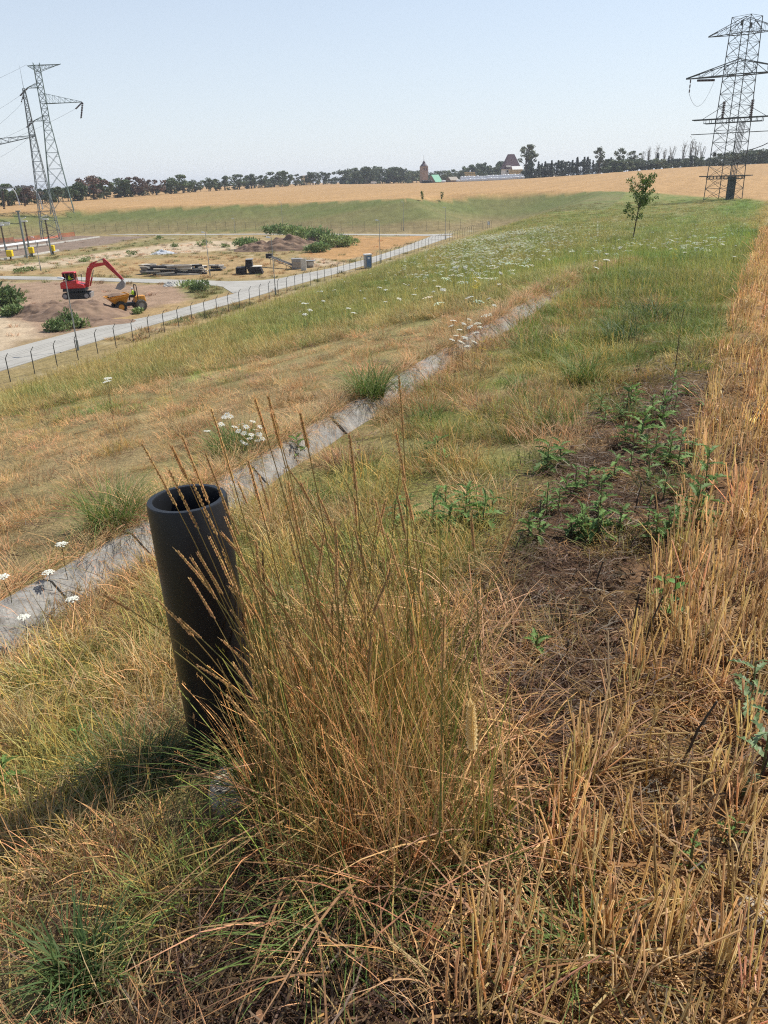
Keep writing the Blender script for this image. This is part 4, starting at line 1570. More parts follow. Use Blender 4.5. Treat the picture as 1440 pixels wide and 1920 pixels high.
def umbel_head(rr, n=30, R=0.04, q=6):
    """flat-topped white umbel: rays and small round clusters of florets"""
    mb = MB()
    for k in range(n):
        r = R * math.sqrt((k + 0.5) / n)
        a = k * 2.4 + rr.normal(0, 0.15)
        z = -0.22 * r * r / R + rr.normal(0, 0.0012)
        c = np.array((r * math.cos(a), r * math.sin(a), z))
        s = R * 0.21 * rr.uniform(0.75, 1.2)
        ring = [c + np.array((math.cos(b) * s, math.sin(b) * s, -0.25 * s)) for b in np.arange(q) * 2 * math.pi / q + rr.uniform(0, 1)]
        b = rr.uniform(0.85, 1.1)
        mb.add(ring + [c + np.array((0, 0, 0.35 * s))], [(i, (i + 1) % q, q) for i in range(q)], (b, b, b * 0.97))
    return mb


def umbel_rays(rr, R, L):
    mb = MB()
    mb.tube([(0, 0, -L), (rr.normal(0, 0.03) * L, rr.normal(0, 0.03) * L, -L * 0.5), (0, 0, -R * 0.8)], [0.0022, 0.0018, 0.0014], 4)
    for k in range(9):
        a = k * 2 * math.pi / 9
        mb.tube([(0, 0, -R * 0.8), (math.cos(a) * R * 0.7, math.sin(a) * R * 0.7, -0.12 * R)], [0.0009, 0.0006], 3, cap=False)
    return mb


def umbels():
    rr = np.random.RandomState(71)
    near = ((115, 1018, 0.26), (90, 1071, 0.20), (4, 1079, 0.2), (135, 1121, 0.20), (43, 1155, 0.17))
    for px, py, h in near:
        y = 3.6
        for _ in range(8):                                   # find where a plant of that height stands
            p = at_dist(px, py, y)
            y += (p[2] - h - ground_z(p[0], p[1])) * 1.3
        p = at_dist(px, py, y)
        t = thing('wild_carrot', 'white flat flower head on a thin stalk near the concrete drain wall', 'flower', (p[0], p[1], p[2] - h), 0, 'white umbels beside the drain wall')
        st = umbel_rays(rr, 0.032, h + 0.05)
        st.build('stem', 'umbel_green', t, loc=(0, 0, h))
        umbel_head(rr, 34, 0.030).build('flower_head', 'petal', t, loc=(0, 0, h))
    heads = [umbel_head(rr, 26, 0.045, 5).mesh('flower_head', 'petal') for _ in range(4)]
    stems = [umbel_rays(rr, 0.045, 0.5).mesh('stem', 'umbel_green') for _ in range(4)]

    def plant(g, h, s, label, group):
        t = thing('wild_carrot', label, 'flower', g, rr.uniform(0, 6), group)
        k = rr.randint(4)
        for nm, me, sc in (('stem', stems[k], (s, s, (h + 0.03) / 0.5)), ('flower_head', heads[k], (s, s, s))):
            o = bpy.data.objects.new(nm, me)
            COL.objects.link(o)
            o.parent = t
            o.location = (0, 0, h)
            o.scale = sc
            o.rotation_euler = (rr.normal(0, 0.25), rr.normal(0, 0.25), 0) if nm == 'flower_head' else (0, 0, 0)

    def spot(px, py, h):
        """ground point whose plant of height h shows its flower at the pixel"""
        g = G(px, py)
        y = g[1] * 0.75
        for _ in range(14):
            p = at_dist(px, py, y)
            y = max(2.0, y + (p[2] - h - ground_z(p[0], p[1])) * 2.0)
        p = at_dist(px, py, y)
        return np.array((p[0], p[1], ground_z(p[0], p[1])))

    brow = ((138, 668), (158, 657), (193, 665), (214, 670), (200, 683), (163, 691), (207, 656), (202, 710), (200, 716))
    for px, py in brow:
        plant(spot(px, py, 0.5), 0.5, 0.95, 'white umbel flower standing up on the brow of the bank against the road', 'white umbels on the brow')
    cl = ((850, 600), (870, 606), (862, 617), (880, 612), (893, 622), (855, 628), (872, 632), (846, 610), (890, 640), (865, 640), (900, 612), (880, 598), (848, 636), (876, 648), (895, 605))
    for px, py in cl:
        plant(spot(px, py, 0.4), 0.4, rr.uniform(0.55, 0.95), 'white umbel flower in the bushy cluster where the drain wall is overgrown', 'white umbels over the overgrown drain')
    # the drifts further along the ridge
    N = 215
    px = np.r_[rr.uniform(815, 1045, 110), rr.uniform(560, 960, 70), rr.uniform(980, 1400, 35)]
    t = (px[:110] - 815) / 230
    py = np.r_[452 + 28 * (1 - t) * 0.6 + rr.rand(110) ** 1.6 * 80 - 22 * t, rr.uniform(490, 640, 70), rr.uniform(425, 560, 35)]
    g = Gs(px, py)
    for k in range(N):
        if poly_dist(YARD, g[k:k + 1, 0], g[k:k + 1, 1])[0] < 6 or g[k, 1] > 120:
            continue
        grp = ('white umbel flower in the thick white drift along the bank top', 'white umbels in the drift') if k < 110 else (('white umbel flower scattered in the dry grass above the drain', 'white umbels in the dry grass') if k < 180 else ('white umbel flower scattered in green grass near the field', 'white umbels in the green grass'))
        plant(g[k], rr.uniform(0.35, 0.6), rr.uniform(0.5, 1.2), *grp)
    # the many small ones behind them
    mb = [umbel_head(rr, 12, 0.065, 4) for _ in range(3)]
    pr = proto_set('umbel_drift', mb, 'grass')
    n = 3800
    px = np.r_[np.clip(rr.normal(940, 78, n - 500), 760, 1120), rr.uniform(1020, 1400, 500)]
    t = np.clip((px[:n - 500] - 800) / 260, 0, 1)
    py = np.r_[468 - 44 * t + rr.gamma(1.3, 1, n - 500) * (13 + 12 * (1 - t)), rr.uniform(405, 500, 500)]
    g = Gs(px, py)
    nn = fbm(g[:, 0] * 0.25, g[:, 1] * 0.25, 93)
    ok = (poly_dist(YARD, g[:, 0], g[:, 1]) > 8) & (poly_dist(FIELD_POLY, g[:, 0], g[:, 1]) > 1) & (g[:, 1] < 150) & (nn > 0.34 + 0.22 * rr.rand(len(g)))
    g = g[ok]
    g[:, 2] += rr.uniform(0.25, 0.55, len(g))
    scatter('flower_drift', 'distant white flower heads massed along the bank top', 'flowers', pr, g, rots(len(g), rr, 0.2), rr.uniform(0.7, 1.4, len(g)), SHADE(len(g), rr, (0.72, 0.74, 0.6), 0.1), seed=15)
    # yellow flowers
    yl = [umbel_head(rr, 14, 0.05, 4) for _ in range(2)]
    pr = proto_set('yellow_flowers', yl, 'grass')
    px = np.r_[rr.normal(893, 6, 14), rr.normal(900, 20, 16), rr.normal(1262, 4, 6), [478, 672, 905, 900]]
    py = np.r_[rr.normal(550, 10, 14), rr.normal(685, 14, 16), rr.normal(492, 4, 6), [938, 880, 690, 660]]
    g = Gs(px, py)
    g[:, 2] += rr.uniform(0.1, 0.3, len(g))
    d = np.hypot(g[:, 0], g[:, 1])
    scatter('yellow_flowers', 'small yellow flowers dotted in the grass', 'flowers', pr, g, rots(len(g), rr, 0.3), np.where(d > 10, 0.9, 0.3), SHADE(len(g), rr, (0.6, 0.47, 0.03), 0.1), seed=16)


umbels()

# ------------------------------------------------------------------ the yard at the foot of the bank
simple('fence_steel', (0.075, 0.085, 0.085), 0.5, 0.4, 0.2, 4)
simple('wire', (0.16, 0.165, 0.165), 0.4, 0.6)
simple('galvanised', (0.33, 0.34, 0.345), 0.45, 0.5, 0.15, 5)
simple('lamp_glass', (0.75, 0.77, 0.78), 0.25)
simple('red_paint', (0.55, 0.028, 0.03), 0.35, 0, 0.12, 2, spec=0.5)
simple('dark_red_paint', (0.42, 0.02, 0.024), 0.4, 0, 0.15, 2, spec=0.5)
simple('orange_paint', (0.62, 0.27, 0.035), 0.4, 0, 0.2, 2)
simple('machine_black', (0.022, 0.022, 0.024), 0.6, 0, 0.3, 3)
simple('rubber', (0.028, 0.027, 0.026), 0.85, 0, 0.3, 6)
simple('dusty_rubber', (0.11, 0.10, 0.085), 0.9, 0, 0.25, 5)
simple('machine_grey', (0.30, 0.29, 0.28), 0.5, 0.2, 0.2, 4)
simple('window_glass', (0.03, 0.04, 0.045), 0.08, 0, 0.05, spec=0.6)
simple('hi_vis', (0.50, 0.78, 0.03), 0.7, 0, 0.1, 4)
simple('skin', (0.42, 0.25, 0.17), 0.6)
simple('work_trousers', (0.03, 0.04, 0.07), 0.85)
simple('white_helmet', (0.75, 0.75, 0.72), 0.4)
simple('timber', (0.33, 0.29, 0.24), 0.85, 0, 0.35, 3)
simple('pale_timber', (0.58, 0.54, 0.47), 0.8, 0, 0.25, 3)
simple('dark_timber', (0.035, 0.032, 0.034), 0.8, 0, 0.4, 3)
simple('white_pipe', (0.80, 0.80, 0.79), 0.4, 0, 0.08)
simple('yellow_box', (0.78, 0.56, 0.02), 0.5, 0, 0.1)
simple('porcelain', (0.66, 0.66, 0.64), 0.3)
simple('blue_panel', (0.10, 0.19, 0.32), 0.5)
simple('white_panel', (0.72, 0.73, 0.73), 0.5)
simple('grey_gravel', (0.46, 0.48, 0.51), 0.9, 0, 0.35, 2, bump=0.8)
simple('earth', (0.20, 0.13, 0.088), 0.95, 0, 0.3, 0.7, bump=0.9, stain=(0.26, 0.175, 0.115))
simple('kerb_concrete', (0.50, 0.48, 0.43), 0.9, 0, 0.2, 2)


def net_mat():
    m, nt, b = new_mat('orange_net')
    b.inputs['Base Color'].default_value = (0.72, 0.17, 0.07, 1)
    b.inputs['Roughness'].default_value = 0.7
    tr = nd(nt, 'ShaderNodeBsdfTransparent')
    ms = nd(nt, 'ShaderNodeMixShader')
    ms.inputs[0].default_value = 0.62
    nt.links.new(tr.outputs[0], ms.inputs[1])
    nt.links.new(b.outputs[0], ms.inputs[2])
    nt.links.new(ms.outputs[0], nt.nodes['Material Output'].inputs['Surface'])


net_mat()


def build_fence(name, line, label, step, h, arm, mat, wires, rz_arm):
    """posts with a cranked top and strands of wire between them"""
    line = [np.asarray(p, float) for p in line]
    t = thing(name, label, 'fence', (line[0][0], line[0][1], FLOOR))
    o3 = np.array((line[0][0], line[0][1], FLOOR))
    mb = MB()
    mb.bar((0, 0, -0.2), (0, 0, h), 0.07, 6)
    mb.bar((0, 0, h), (arm[0], arm[1], h + 0.38), 0.055, 6)
    post = mb.mesh('post', mat)
    pos = []
    for a, b in zip(line[:-1], line[1:]):
        n = max(1, int(round(np.linalg.norm(b - a) / step)))
        pos += [a + (b - a) * i / n for i in range(n)]
    pos.append(line[-1])
    tops = []
    for p in pos:
        z = ground_z(p[0], p[1])
        o = bpy.data.objects.new('post', post)
        COL.objects.link(o)
        o.parent = t
        o.location = (p[0] - o3[0], p[1] - o3[1], z - o3[2])
        o.rotation_euler = (random.uniform(-0.02, 0.02), random.uniform(-0.02, 0.02), 0)
        tops.append(np.array((p[0] - o3[0], p[1] - o3[1], z - o3[2])))
    for k, (f, w) in enumerate(wires):
        mb = MB()
        for a, b in zip(tops[:-1], tops[1:]):
            ex = np.array((arm[0], arm[1], 0)) * max(0.0, f - 1) / 0.2
            mb.bar(a + (0, 0, h * f) + ex, b + (0, 0, h * f) + ex, w, 3, cap=False)
        mb.build('wire', 'wire', t)
    return t


_arm = (FNRM[0] * 0.30, FNRM[1] * 0.30)
build_fence('security_fence', [FA - FDIR * 18, FA, FB], 'dark steel security fence with cranked posts along the near side of the road', 2.55, 1.75, _arm, 'fence_steel',
            [(f, 0.010) for f in (0.06, 0.25, 0.45, 0.65, 0.85, 1.0, 1.08, 1.16)], 0)
_ff = [on_plane(*p)[:2] for p in ((-60, 452.5), (0, 448.5), (140, 439.6), (300, 436.6), (480, 434.8), (640, 436.2), (800, 436), (905, 430))]
build_fence('perimeter_fence', _ff, 'thin grey perimeter fence along the foot of the far green bank', 3.4, 2.1, (0, -0.3), 'fence_steel', [(f, 0.02) for f in (0.1, 0.4, 0.7, 1.0)], 0)
_cn = FB + FDIR * 0.6
_sg = MB()
_sg.box((0, 0, 1.2), (0.7, 0.05, 0.9))
_sg.bar((0, 0.06, -0.1), (0, 0.06, 1.7), 0.06)
tag(_sg.build('sign_board', 'white_panel', loc=(on_plane(916, 427)[0], on_plane(916, 427)[1], FLOOR)), 'small white sign board at the far end of the dark fence', 'sign')


def lamp_post(px, py, h, label, arm=0.0):
    g = on_plane(px, py)
    t = thing('lamp_post', label, 'lamp post', (g[0], g[1], ground_z(g[0], g[1])))
    mb = MB()
    mb.bar((0, 0, -0.1), (0, 0, h), 0.13, 8, 0.075)
    mb.build('pole', 'galvanised', t)
    mb = MB()
    mb.bar((0, 0, 0), (0, 0, 0.9), 0.2, 8)
    mb.build('pole_base', 'steel_grey', t)
    mb = MB()
    mb.bar((0.05, 0, h - 0.05), (-0.30, 0, h + 0.03), 0.06, 6)
    hd = mb.build('lamp_arm', 'galvanised', t)
    mb = MB()
    mb.box((-0.40, 0, h + 0.05), (0.55, 0.26, 0.11), ry=0.15, taper=0.75)
    mb.build('lamp_head', 'lamp_glass', t)


for _p in ((147, 657, 6.1, 'tall grey lamp post beside the road close to the excavator mound'), (77, 508, 5.6, 'thin lamp post standing behind the side road near the yellow boxes'),
           (394, 517, 6.4, 'lamp post behind the long timber stack'), (517, 553, 6.9, 'lamp post at the fence in front of the conveyor'), (713, 494, 6.9, 'lamp post at the fence just past the portable toilet'),
           (835, 450, 7.0, 'lamp post at the fence near the far corner of the yard'), (531, 434, 7.0, 'distant lamp post on the far bank behind the bushy mound'), (757, 436, 7.2, 'distant lamp post at the foot of the far bank'),
           (441, 437, 4.0, 'short distant lamp post near the foot of the far bank')):
    lamp_post(*_p)


# ------------------------------------------------------------------ mounds of earth
def mound(px, py, L, W, H, label, seed, name='soil_mound', mat='earth', rz=0.0, rough=0.5, n=70, cat='mound', kind=None):
    g = on_plane(px, py)
    X, Y = np.meshgrid(np.linspace(-1.15, 1.15, n), np.linspace(-1.15, 1.15, n))
    r = np.sqrt(X ** 2 + Y ** 2)
    r = r * (1 + 0.35 * (fbm(X * 1.5 + seed, Y * 1.5, seed) - 0.5))
    Z = np.clip(1 - r, 0, 1) ** 0.85
    Z = Z * (1 + 1.3 * rough * (fbm(X * 3 + seed, Y * 3, seed + 1) - 0.5) * 2) + rough * 0.55 * (fbm(X * 9 + seed, Y * 9, seed + 3, 5) - 0.5) * sstep(0.0, 0.15, Z)
    Z = np.where(r > 1.0, -0.04, Z)
    mb = MB()
    F = []
    for i in range(n - 1):
        for j in range(n - 1):
            F.append((i * n + j, i * n + j + 1, (i + 1) * n + j + 1, (i + 1) * n + j))
    c, s = math.cos(rz), math.sin(rz)
    xs, ys = X.ravel() * L / 2, Y.ravel() * W / 2
    mb.add(np.stack([xs * c - ys * s, xs * s + ys * c, Z.ravel() * H], -1), F)
    o = mb.build(name, mat, smooth=True, loc=(g[0], g[1], FLOOR))
    if cat:
        tag(o, label, cat)
    return o, g


mound(150, 592, 12.5, 8.5, 1.6, 'reddish brown earth mound carrying the red excavator', 3)
mound(95, 588, 9, 6, 1.5, 'brown spoil heap spreading left of the excavator', 5)
mound(190, 606, 8, 4, 0.6, 'low earth bank in front of the orange dumper', 7)
mound(545, 468, 19, 8, 2.9, 'large brown earth heap with bushes growing on its top', 11)
mound(490, 470, 12, 6, 2.0, 'smaller brown earth heap at the end of the bushy mound', 13)
mound(600, 462, 12, 7, 2.4, 'earth heap overgrown with tall green weeds', 17)
mound(305, 476, 5.6, 3, 0.75, 'heap of pale grey gravel near the sandy track', 19, 'gravel_heap', 'grey_gravel', cat='gravel heap')
mound(322, 536, 2.5, 1.6, 0.7, 'small pile of broken rubble beside the bend of the road', 23, 'rubble_pile', 'kerb_concrete', rough=0.9, cat='rubble')


# ------------------------------------------------------------------ bushes and tall weeds
leafy('bush_green', False, 0.2, hue=(0.19, 0.26, 0.10), objrand=0.2)
leafy('weed_green', False, 0.2, hue=(0.25, 0.315, 0.115), objrand=0.2)


def bush_mesh(rr, n, L, W, H, leaf, mat, up=0.5):
    """rounded clumps of leafy shoots, uneven along the top"""
    mb = MB()
    lobes = []
    for k in range(9):
        a, q = rr.uniform(0, 6.28), rr.rand() ** 0.6
        lobes.append((np.array((math.cos(a) * q * L * 0.36, math.sin(a) * q * W * 0.36, H * rr.uniform(0.18, 0.62) * (1.1 - 0.5 * q))), rr.uniform(0.16, 0.26)))
    for k in range(n):
        c, r = lobes[rr.randint(len(lobes))]
        d0 = rr.normal(0, 1, 3)
        d0 /= np.linalg.norm(d0)
        p = c + d0 * np.array((L * r, W * r, H * r * 1.25)) * rr.uniform(0.6, 1.1)
        p[2] = abs(p[2])
        d = d0 * 0.6 + rr.normal(0, 0.5, 3) + (0, 0, up)
        d /= np.linalg.norm(d)
        s = np.cross(d, rr.normal(0, 1, 3))
        s /= np.linalg.norm(s)
        l = leaf * rr.uniform(0.5, 1.2)
        b = rr.uniform(0.6, 1.4)
        mb.ribbon([p, p + d * l * 0.5 + s * 0.1 * l, p + d * l], [l * 0.2, l * 0.42, l * 0.1], s, (b, b * rr.uniform(0.9, 1.1), b))
    return mb.mesh('foliage', mat)


def bush(px, py, L, W, H, label, seed, n=500, leaf=0.3, mat='bush_green', lift=0.0, group=None, name='bush', cat='bush'):
    rr = np.random.RandomState(seed)
    g = on_plane(px, py)
    t = thing(name, label, cat, (g[0], g[1], FLOOR + lift), 0, group)
    mb = MB()
    for k in range(5):
        a = rr.uniform(0, 6.28)
        mb.tube([(0, 0, -0.1), (math.cos(a) * L * 0.12, math.sin(a) * W * 0.12, H * 0.4), (math.cos(a) * L * 0.25, math.sin(a) * W * 0.25, H * 0.75)], [0.05, 0.035, 0.015], 5)
    mb.build('branches', 'trunk', t)
    o = bpy.data.objects.new('foliage', bush_mesh(rr, n, L, W, H, leaf, M[mat]))
    COL.objects.link(o)
    o.parent = t
    return t


bush(10, 580, 6.5, 4.5, 3.2, 'tall dense green weeds at the left edge of the earth heaps', 1, 1500, 0.55, 'bush_green', name='weed_bush')
bush(35, 592, 4, 3, 1.6, 'low dark green weeds beside the spoil heap', 2, 700, 0.45, name='weed_bush')
bush(108, 620, 3.2, 2.2, 1.7, 'dark green bush at the road edge below the spoil heap', 3, 700, 0.35)
bush(132, 614, 2.4, 2.0, 2.1, 'taller green bush at the road edge beside the lamp post', 4, 600, 0.35)
bush(150, 615, 2.5, 2.0, 1.0, 'olive weeds right of the lamp post at the road edge', 5, 400, 0.3, 'weed_green')
bush(262, 588, 1.6, 1.2, 0.7, 'thin weeds growing in front of the dumper wheels', 6, 260, 0.3, 'weed_green')
bush(378, 547, 3.0, 2.2, 1.9, 'round green shrub inside the bend of the road', 7, 600, 0.35)
bush(355, 538, 4.0, 2.2, 1.2, 'straw coloured weeds inside the bend of the road', 8, 500, 0.35, 'weed_green')
bush(460, 467, 7, 4, 1.6, 'dark green bush growing over the smaller earth heap', 9, 900, 0.6, lift=0.8)
for _k, (_x, _y, _l, _h, _lf) in enumerate(((525, 455, 8, 2.8, 2.0), (550, 458, 8, 2.6, 1.9), (575, 460, 8, 2.8, 1.6), (605, 462, 9, 3.4, 0.9), (632, 463, 8, 3.0, 0.4), (652, 461, 6, 2.2, 0.0), (598, 472, 5, 2.0, 0.2))):
    bush(_x, _y, _l, 5, _h, ('tall green weeds crowning the large earth heap', 'tall green weeds crowning the large earth heap', 'tall green weeds crowning the large earth heap', 'thick bright weeds at the right shoulder of the earth heap', 'bright green weed bush beyond the earth heap', 'lowest weed bush at the end of the earth heap', 'dark weed bush at the front foot of the earth heap')[_k], 20 + _k, 900, 0.65, 'weed_green' if _k % 3 else 'bush_green', _lf, 'weed bushes on the earth heap' if _k < 3 else None, 'weed_bush')
for _k, (_x, _y) in enumerate(((250, 478), (330, 463), (375, 462), (385, 458), (160, 491), (60, 508), (35, 512), (420, 464), (300, 448))):
    bush(_x, _y, 3.0, 2, 1.1, 'small tuft of weeds on the sandy ground of the yard', 40 + _k, 160, 0.4, 'weed_green', 0, 'weed tufts in the yard', 'weed_bush')


# ------------------------------------------------------------------ rough grass and weeds of the yard
def yard_growth():
    rr = np.random.RandomState(83)
    pr = proto_set('yard_weeds', [tuft(rr, 50, 0.45, 0.35, 0.035, 0.5, 0.6, 0.3, 3) for _ in range(5)])
    px, py = rr.uniform(-20, 830, 5200), rr.uniform(442, 640, 5200)
    g = np.stack([on_plane(a, b) for a, b in zip(px, py)])
    x, y = g[:, 0], g[:, 1]
    inside = poly_dist(YARD, x, y) < -1
    c = ground_colour(x, y)
    lush = c[:, 1] / np.maximum(c[:, 0], 1e-3)
    n = fbm(x * 0.12, y * 0.12, 97)
    road = np.zeros(len(x), bool)
    for near, farp in ROADS:
        P = [tuple(on_plane(*q)[:2]) for q in near] + [tuple(on_plane(*q)[:2]) for q in farp][::-1]
        road |= poly_dist(P, x, y) < 0.6
    dirt = poly_dist(YARD_ZONES[0][0], x, y) < 0
    grav = poly_dist(YARD_ZONES[9][0], x, y) < 0
    keep = inside & ~road & (rr.rand(len(x)) < np.where(dirt | grav, 0.04, np.clip((lush - 0.68) * 3.5 + 1.6 * (n - 0.4), 0.03, 1)))
    x, y, c, lush = x[keep], y[keep], c[keep], lush[keep]
    tint = np.clip(c * (1.25 + rr.normal(0, 0.22, (len(x), 1))), 0.01, 0.8)
    gr = rr.rand(len(x)) < 0.3
    tint[gr] = SHADE(int(gr.sum()), rr, (0.15, 0.18, 0.06))
    s = rr.uniform(0.7, 1.7, len(x))
    scatter('yard_weeds', 'rough grass and weeds growing over the yard', 'weeds', pr, np.stack([x, y, np.full(len(x), FLOOR)], -1), rots(len(x), rr, 0.05), s, tint, seed=17)


yard_growth()


# ------------------------------------------------------------------ persons
def person(loc, rz, label, pose, vest='hi_vis', helmet=None):
    """seated worker: one skinned body, clothing colours by height, head with hair or helmet"""
    t = thing('person', label, 'person', loc, rz)
    V = [(0, 0, 0.0), (0, -0.02, 0.28), (0, 0.0, 0.50), (0, 0.02, 0.60), (0, 0.03, 0.72), (0.11, 0, -0.02), (0.13, 0.42, 0.02), (0.13, 0.46, -0.42), (0.13, 0.60, -0.45),
         (-0.11, 0, -0.02), (-0.13, 0.42, 0.02), (-0.13, 0.46, -0.42), (-0.13, 0.60, -0.45),
         (0.20, 0.0, 0.47), (0.26, 0.10, 0.20), (0.18, 0.36, 0.22), (0.16, 0.44, 0.24), (-0.20, 0.0, 0.47), (-0.26, 0.10, 0.20), (-0.18, 0.36, 0.22), (-0.16, 0.44, 0.24), (0, 0.03, 0.80)]
    E = [(0, 1), (1, 2), (2, 3), (3, 4), (4, 21), (0, 5), (5, 6), (6, 7), (7, 8), (0, 9), (9, 10), (10, 11), (11, 12), (2, 13), (13, 14), (14, 15), (15, 16), (2, 17), (17, 18), (18, 19), (19, 20)]
    Rd = [0.15, 0.15, 0.14, 0.06, 0.095, 0.09, 0.075, 0.055, 0.045, 0.09, 0.075, 0.055, 0.045, 0.075, 0.05, 0.042, 0.04, 0.075, 0.05, 0.042, 0.04, 0.085]
    me = bpy.data.meshes.new('body')
    me.from_pydata(V, E, [])
    o = bpy.data.objects.new('body', me)
    COL.objects.link(o)
    md = o.modifiers.new('skin', 'SKIN')
    for i, r in enumerate(Rd):
        me.skin_vertices[0].data[i].radius = (r, r)
    me.skin_vertices[0].data[0].use_root = True
    sb = o.modifiers.new('sub', 'SUBSURF')
    sb.levels = sb.render_levels = 1
    dg = bpy.context.evaluated_depsgraph_get()
    m2 = bpy.data.meshes.new_from_object(o.evaluated_get(dg))
    o.modifiers.clear()
    o.data = m2
    m2.materials.clear()
    for m in ('hi_vis', 'skin', 'work_trousers'):
        m2.materials.append(M[m])
    for p in m2.polygons:
        z, y = p.center.z, p.center.y
        p.material_index = 1 if z > 0.585 or (y > 0.37 and z > 0.12) else (2 if z < 0.08 else 0)
        p.use_smooth = True
    o.parent = t
    mb = MB()
    mb.lathe([(0.118, 0.0), (0.118, 0.03), (0.105, 0.09), (0.06, 0.135), (0.0, 0.145)], 12, (0, 0.02, 0.75))
    mb.build('hard_hat' if helmet else 'hair', 'white_helmet' if helmet else 'machine_black', t)
    return t


# ------------------------------------------------------------------ excavator
def excavator():
    g = on_plane(150, 575)
    base = np.array((g[0], g[1], FLOOR + 1.0))
    sc = 0.92
    t = thing('excavator', 'red crawler excavator with raised arm standing on the earth mound', 'excavator', base, 0.10)
    t.scale = (sc,) * 3
    for y in (-0.85, 0.85):
        mb = MB()
        pr = [(-1.75, 0.38), (-1.62, 0.68), (-1.35, 0.78), (1.35, 0.78), (1.62, 0.68), (1.75, 0.38), (1.55, 0.08), (1.3, 0.0), (-1.3, 0.0), (-1.55, 0.08)]
        P = [(x, y - 0.22, z) for x, z in pr] + [(x, y + 0.22, z) for x, z in pr]
        n = len(pr)
        mb.add(P, [tuple(range(n)), tuple(range(n, 2 * n))[::-1]] + [(i, n + i, n + (i + 1) % n, (i + 1) % n) for i in range(n)])
        for k in range(13):
            mb.box((-1.5 + k * 0.25, y, 0.80), (0.14, 0.46, 0.05))
        tr = mb.build('track', 'rubber', t)
        for x in (-1.35, 1.35):
            mb = MB()
            mb.bar((x, y - 0.25, 0.39), (x, y + 0.25, 0.39), 0.56, 14)
            mb.build('track_wheel', 'machine_grey', tr)
    mb = MB()
    mb.box((0, 0, 0.55), (2.0, 1.4, 0.4))
    mb.bar((0, 0, 0.75), (0, 0, 1.0), 1.2, 16)
    mb.build('undercarriage', 'machine_black', t)
    mb = MB()
    mb.box((1.75, 0, 0.42), (0.14, 2.0, 0.62), ry=0.12)
    mb.build('dozer_blade', 'machine_grey', t)
    mb = MB()
    mb.box((-0.15, 0, 1.15), (2.8, 2.0, 0.36), taper=0.97)
    mb.build('turntable_skirt', 'machine_black', t)
    mb = MB()
    prof = [(-1.75, 1.32), (-1.72, 2.0), (-1.5, 2.18), (-0.35, 2.18), (0.4, 2.0), (1.2, 1.75), (1.25, 1.32)]
    n = len(prof)
    P = [(x, -1.0, z) for x, z in prof] + [(x, 1.0, z) for x, z in prof]
    mb.add(P, [tuple(range(n)), tuple(range(n, 2 * n))[::-1]] + [(i, n + i, n + (i + 1) % n, (i + 1) % n) for i in range(n)])
    hb = mb.build('engine_housing', 'red_paint', t)
    hb.modifiers.new('bevel', 'BEVEL').width = 0.06
    # cab: posts, roof, glass
    cx0, cx1, cy0, cy1, z0, z1 = -1.25, 0.35, -0.98, 0.10, 1.9, 3.25
    mb = MB()
    for x in (cx0 + 0.05, cx1 - 0.05):
        for y in (cy0 + 0.05, cy1 - 0.05):
            mb.bar((x, y, z0), (x + (0.10 if x > -0.5 else 0.05) * -1, y, z1), 0.11, 4)
    mb.box(((cx0 + cx1) / 2, (cy0 + cy1) / 2, z0 + 0.18), (1.58, 1.06, 0.36))
    cab = mb.build('cab', 'dark_red_paint', t)
    mb = MB()
    mb.box(((cx0 + cx1) / 2 - 0.05, (cy0 + cy1) / 2, z1 + 0.05), (1.62, 1.14, 0.13), taper=0.9)
    mb.build('cab_roof', 'red_paint', cab)
    for c, s in ((((cx0 + cx1) / 2 - 0.05, cy1 - 0.04, (z0 + z1) / 2 + 0.2), (1.35, 0.02, 0.95)), ((cx0 + 0.02, (cy0 + cy1) / 2, (z0 + z1) / 2 + 0.2), (0.02, 0.85, 0.9))):
        mb = MB()
        mb.box(c, s)
        mb.build('cab_window', 'window_glass', cab)
    mb = MB()
    mb.box((-0.55, -0.45, 2.15), (0.5, 0.5, 0.12))
    mb.box((-0.82, -0.45, 2.5), (0.12, 0.5, 0.7))
    mb.build('seat', 'machine_black', cab)

    fx = lambda q: (1.25 + (q[0] - 1.25) * 0.82, q[1])

    def limb(pts, w, wd, nm, mat, y=0.35):
        mb = MB()
        pts = [fx(q) for q in pts]
        for (a, wa), (b, wb) in zip(zip(pts[:-1], w[:-1]), zip(pts[1:], w[1:])):
            a, b = np.array(a), np.array(b)
            d = (b - a) / np.linalg.norm(b - a)
            nn = np.array((-d[1], d[0]))
            q = [a + nn * wa / 2, b + nn * wb / 2, b - nn * wb / 2, a - nn * wa / 2]
            P = [(p[0], y - wd / 2, p[1]) for p in q] + [(p[0], y + wd / 2, p[1]) for p in q]
            mb.add(P, [(0, 1, 2, 3), (7, 6, 5, 4), (0, 4, 5, 1), (1, 5, 6, 2), (2, 6, 7, 3), (3, 7, 4, 0)])
        o = mb.build(nm, mat, t)
        return o
    limb([(1.25, 1.35), (1.7, 2.7), (2.15, 3.65), (2.7, 3.95), (4.75, 4.15)], [0.42, 0.55, 0.62, 0.5, 0.32], 0.36, 'boom', 'red_paint')
    limb([(4.4, 4.75), (4.8, 4.15), (5.7, 3.25), (6.95, 2.0)], [0.22, 0.62, 0.45, 0.28], 0.28, 'stick', 'dark_red_paint')

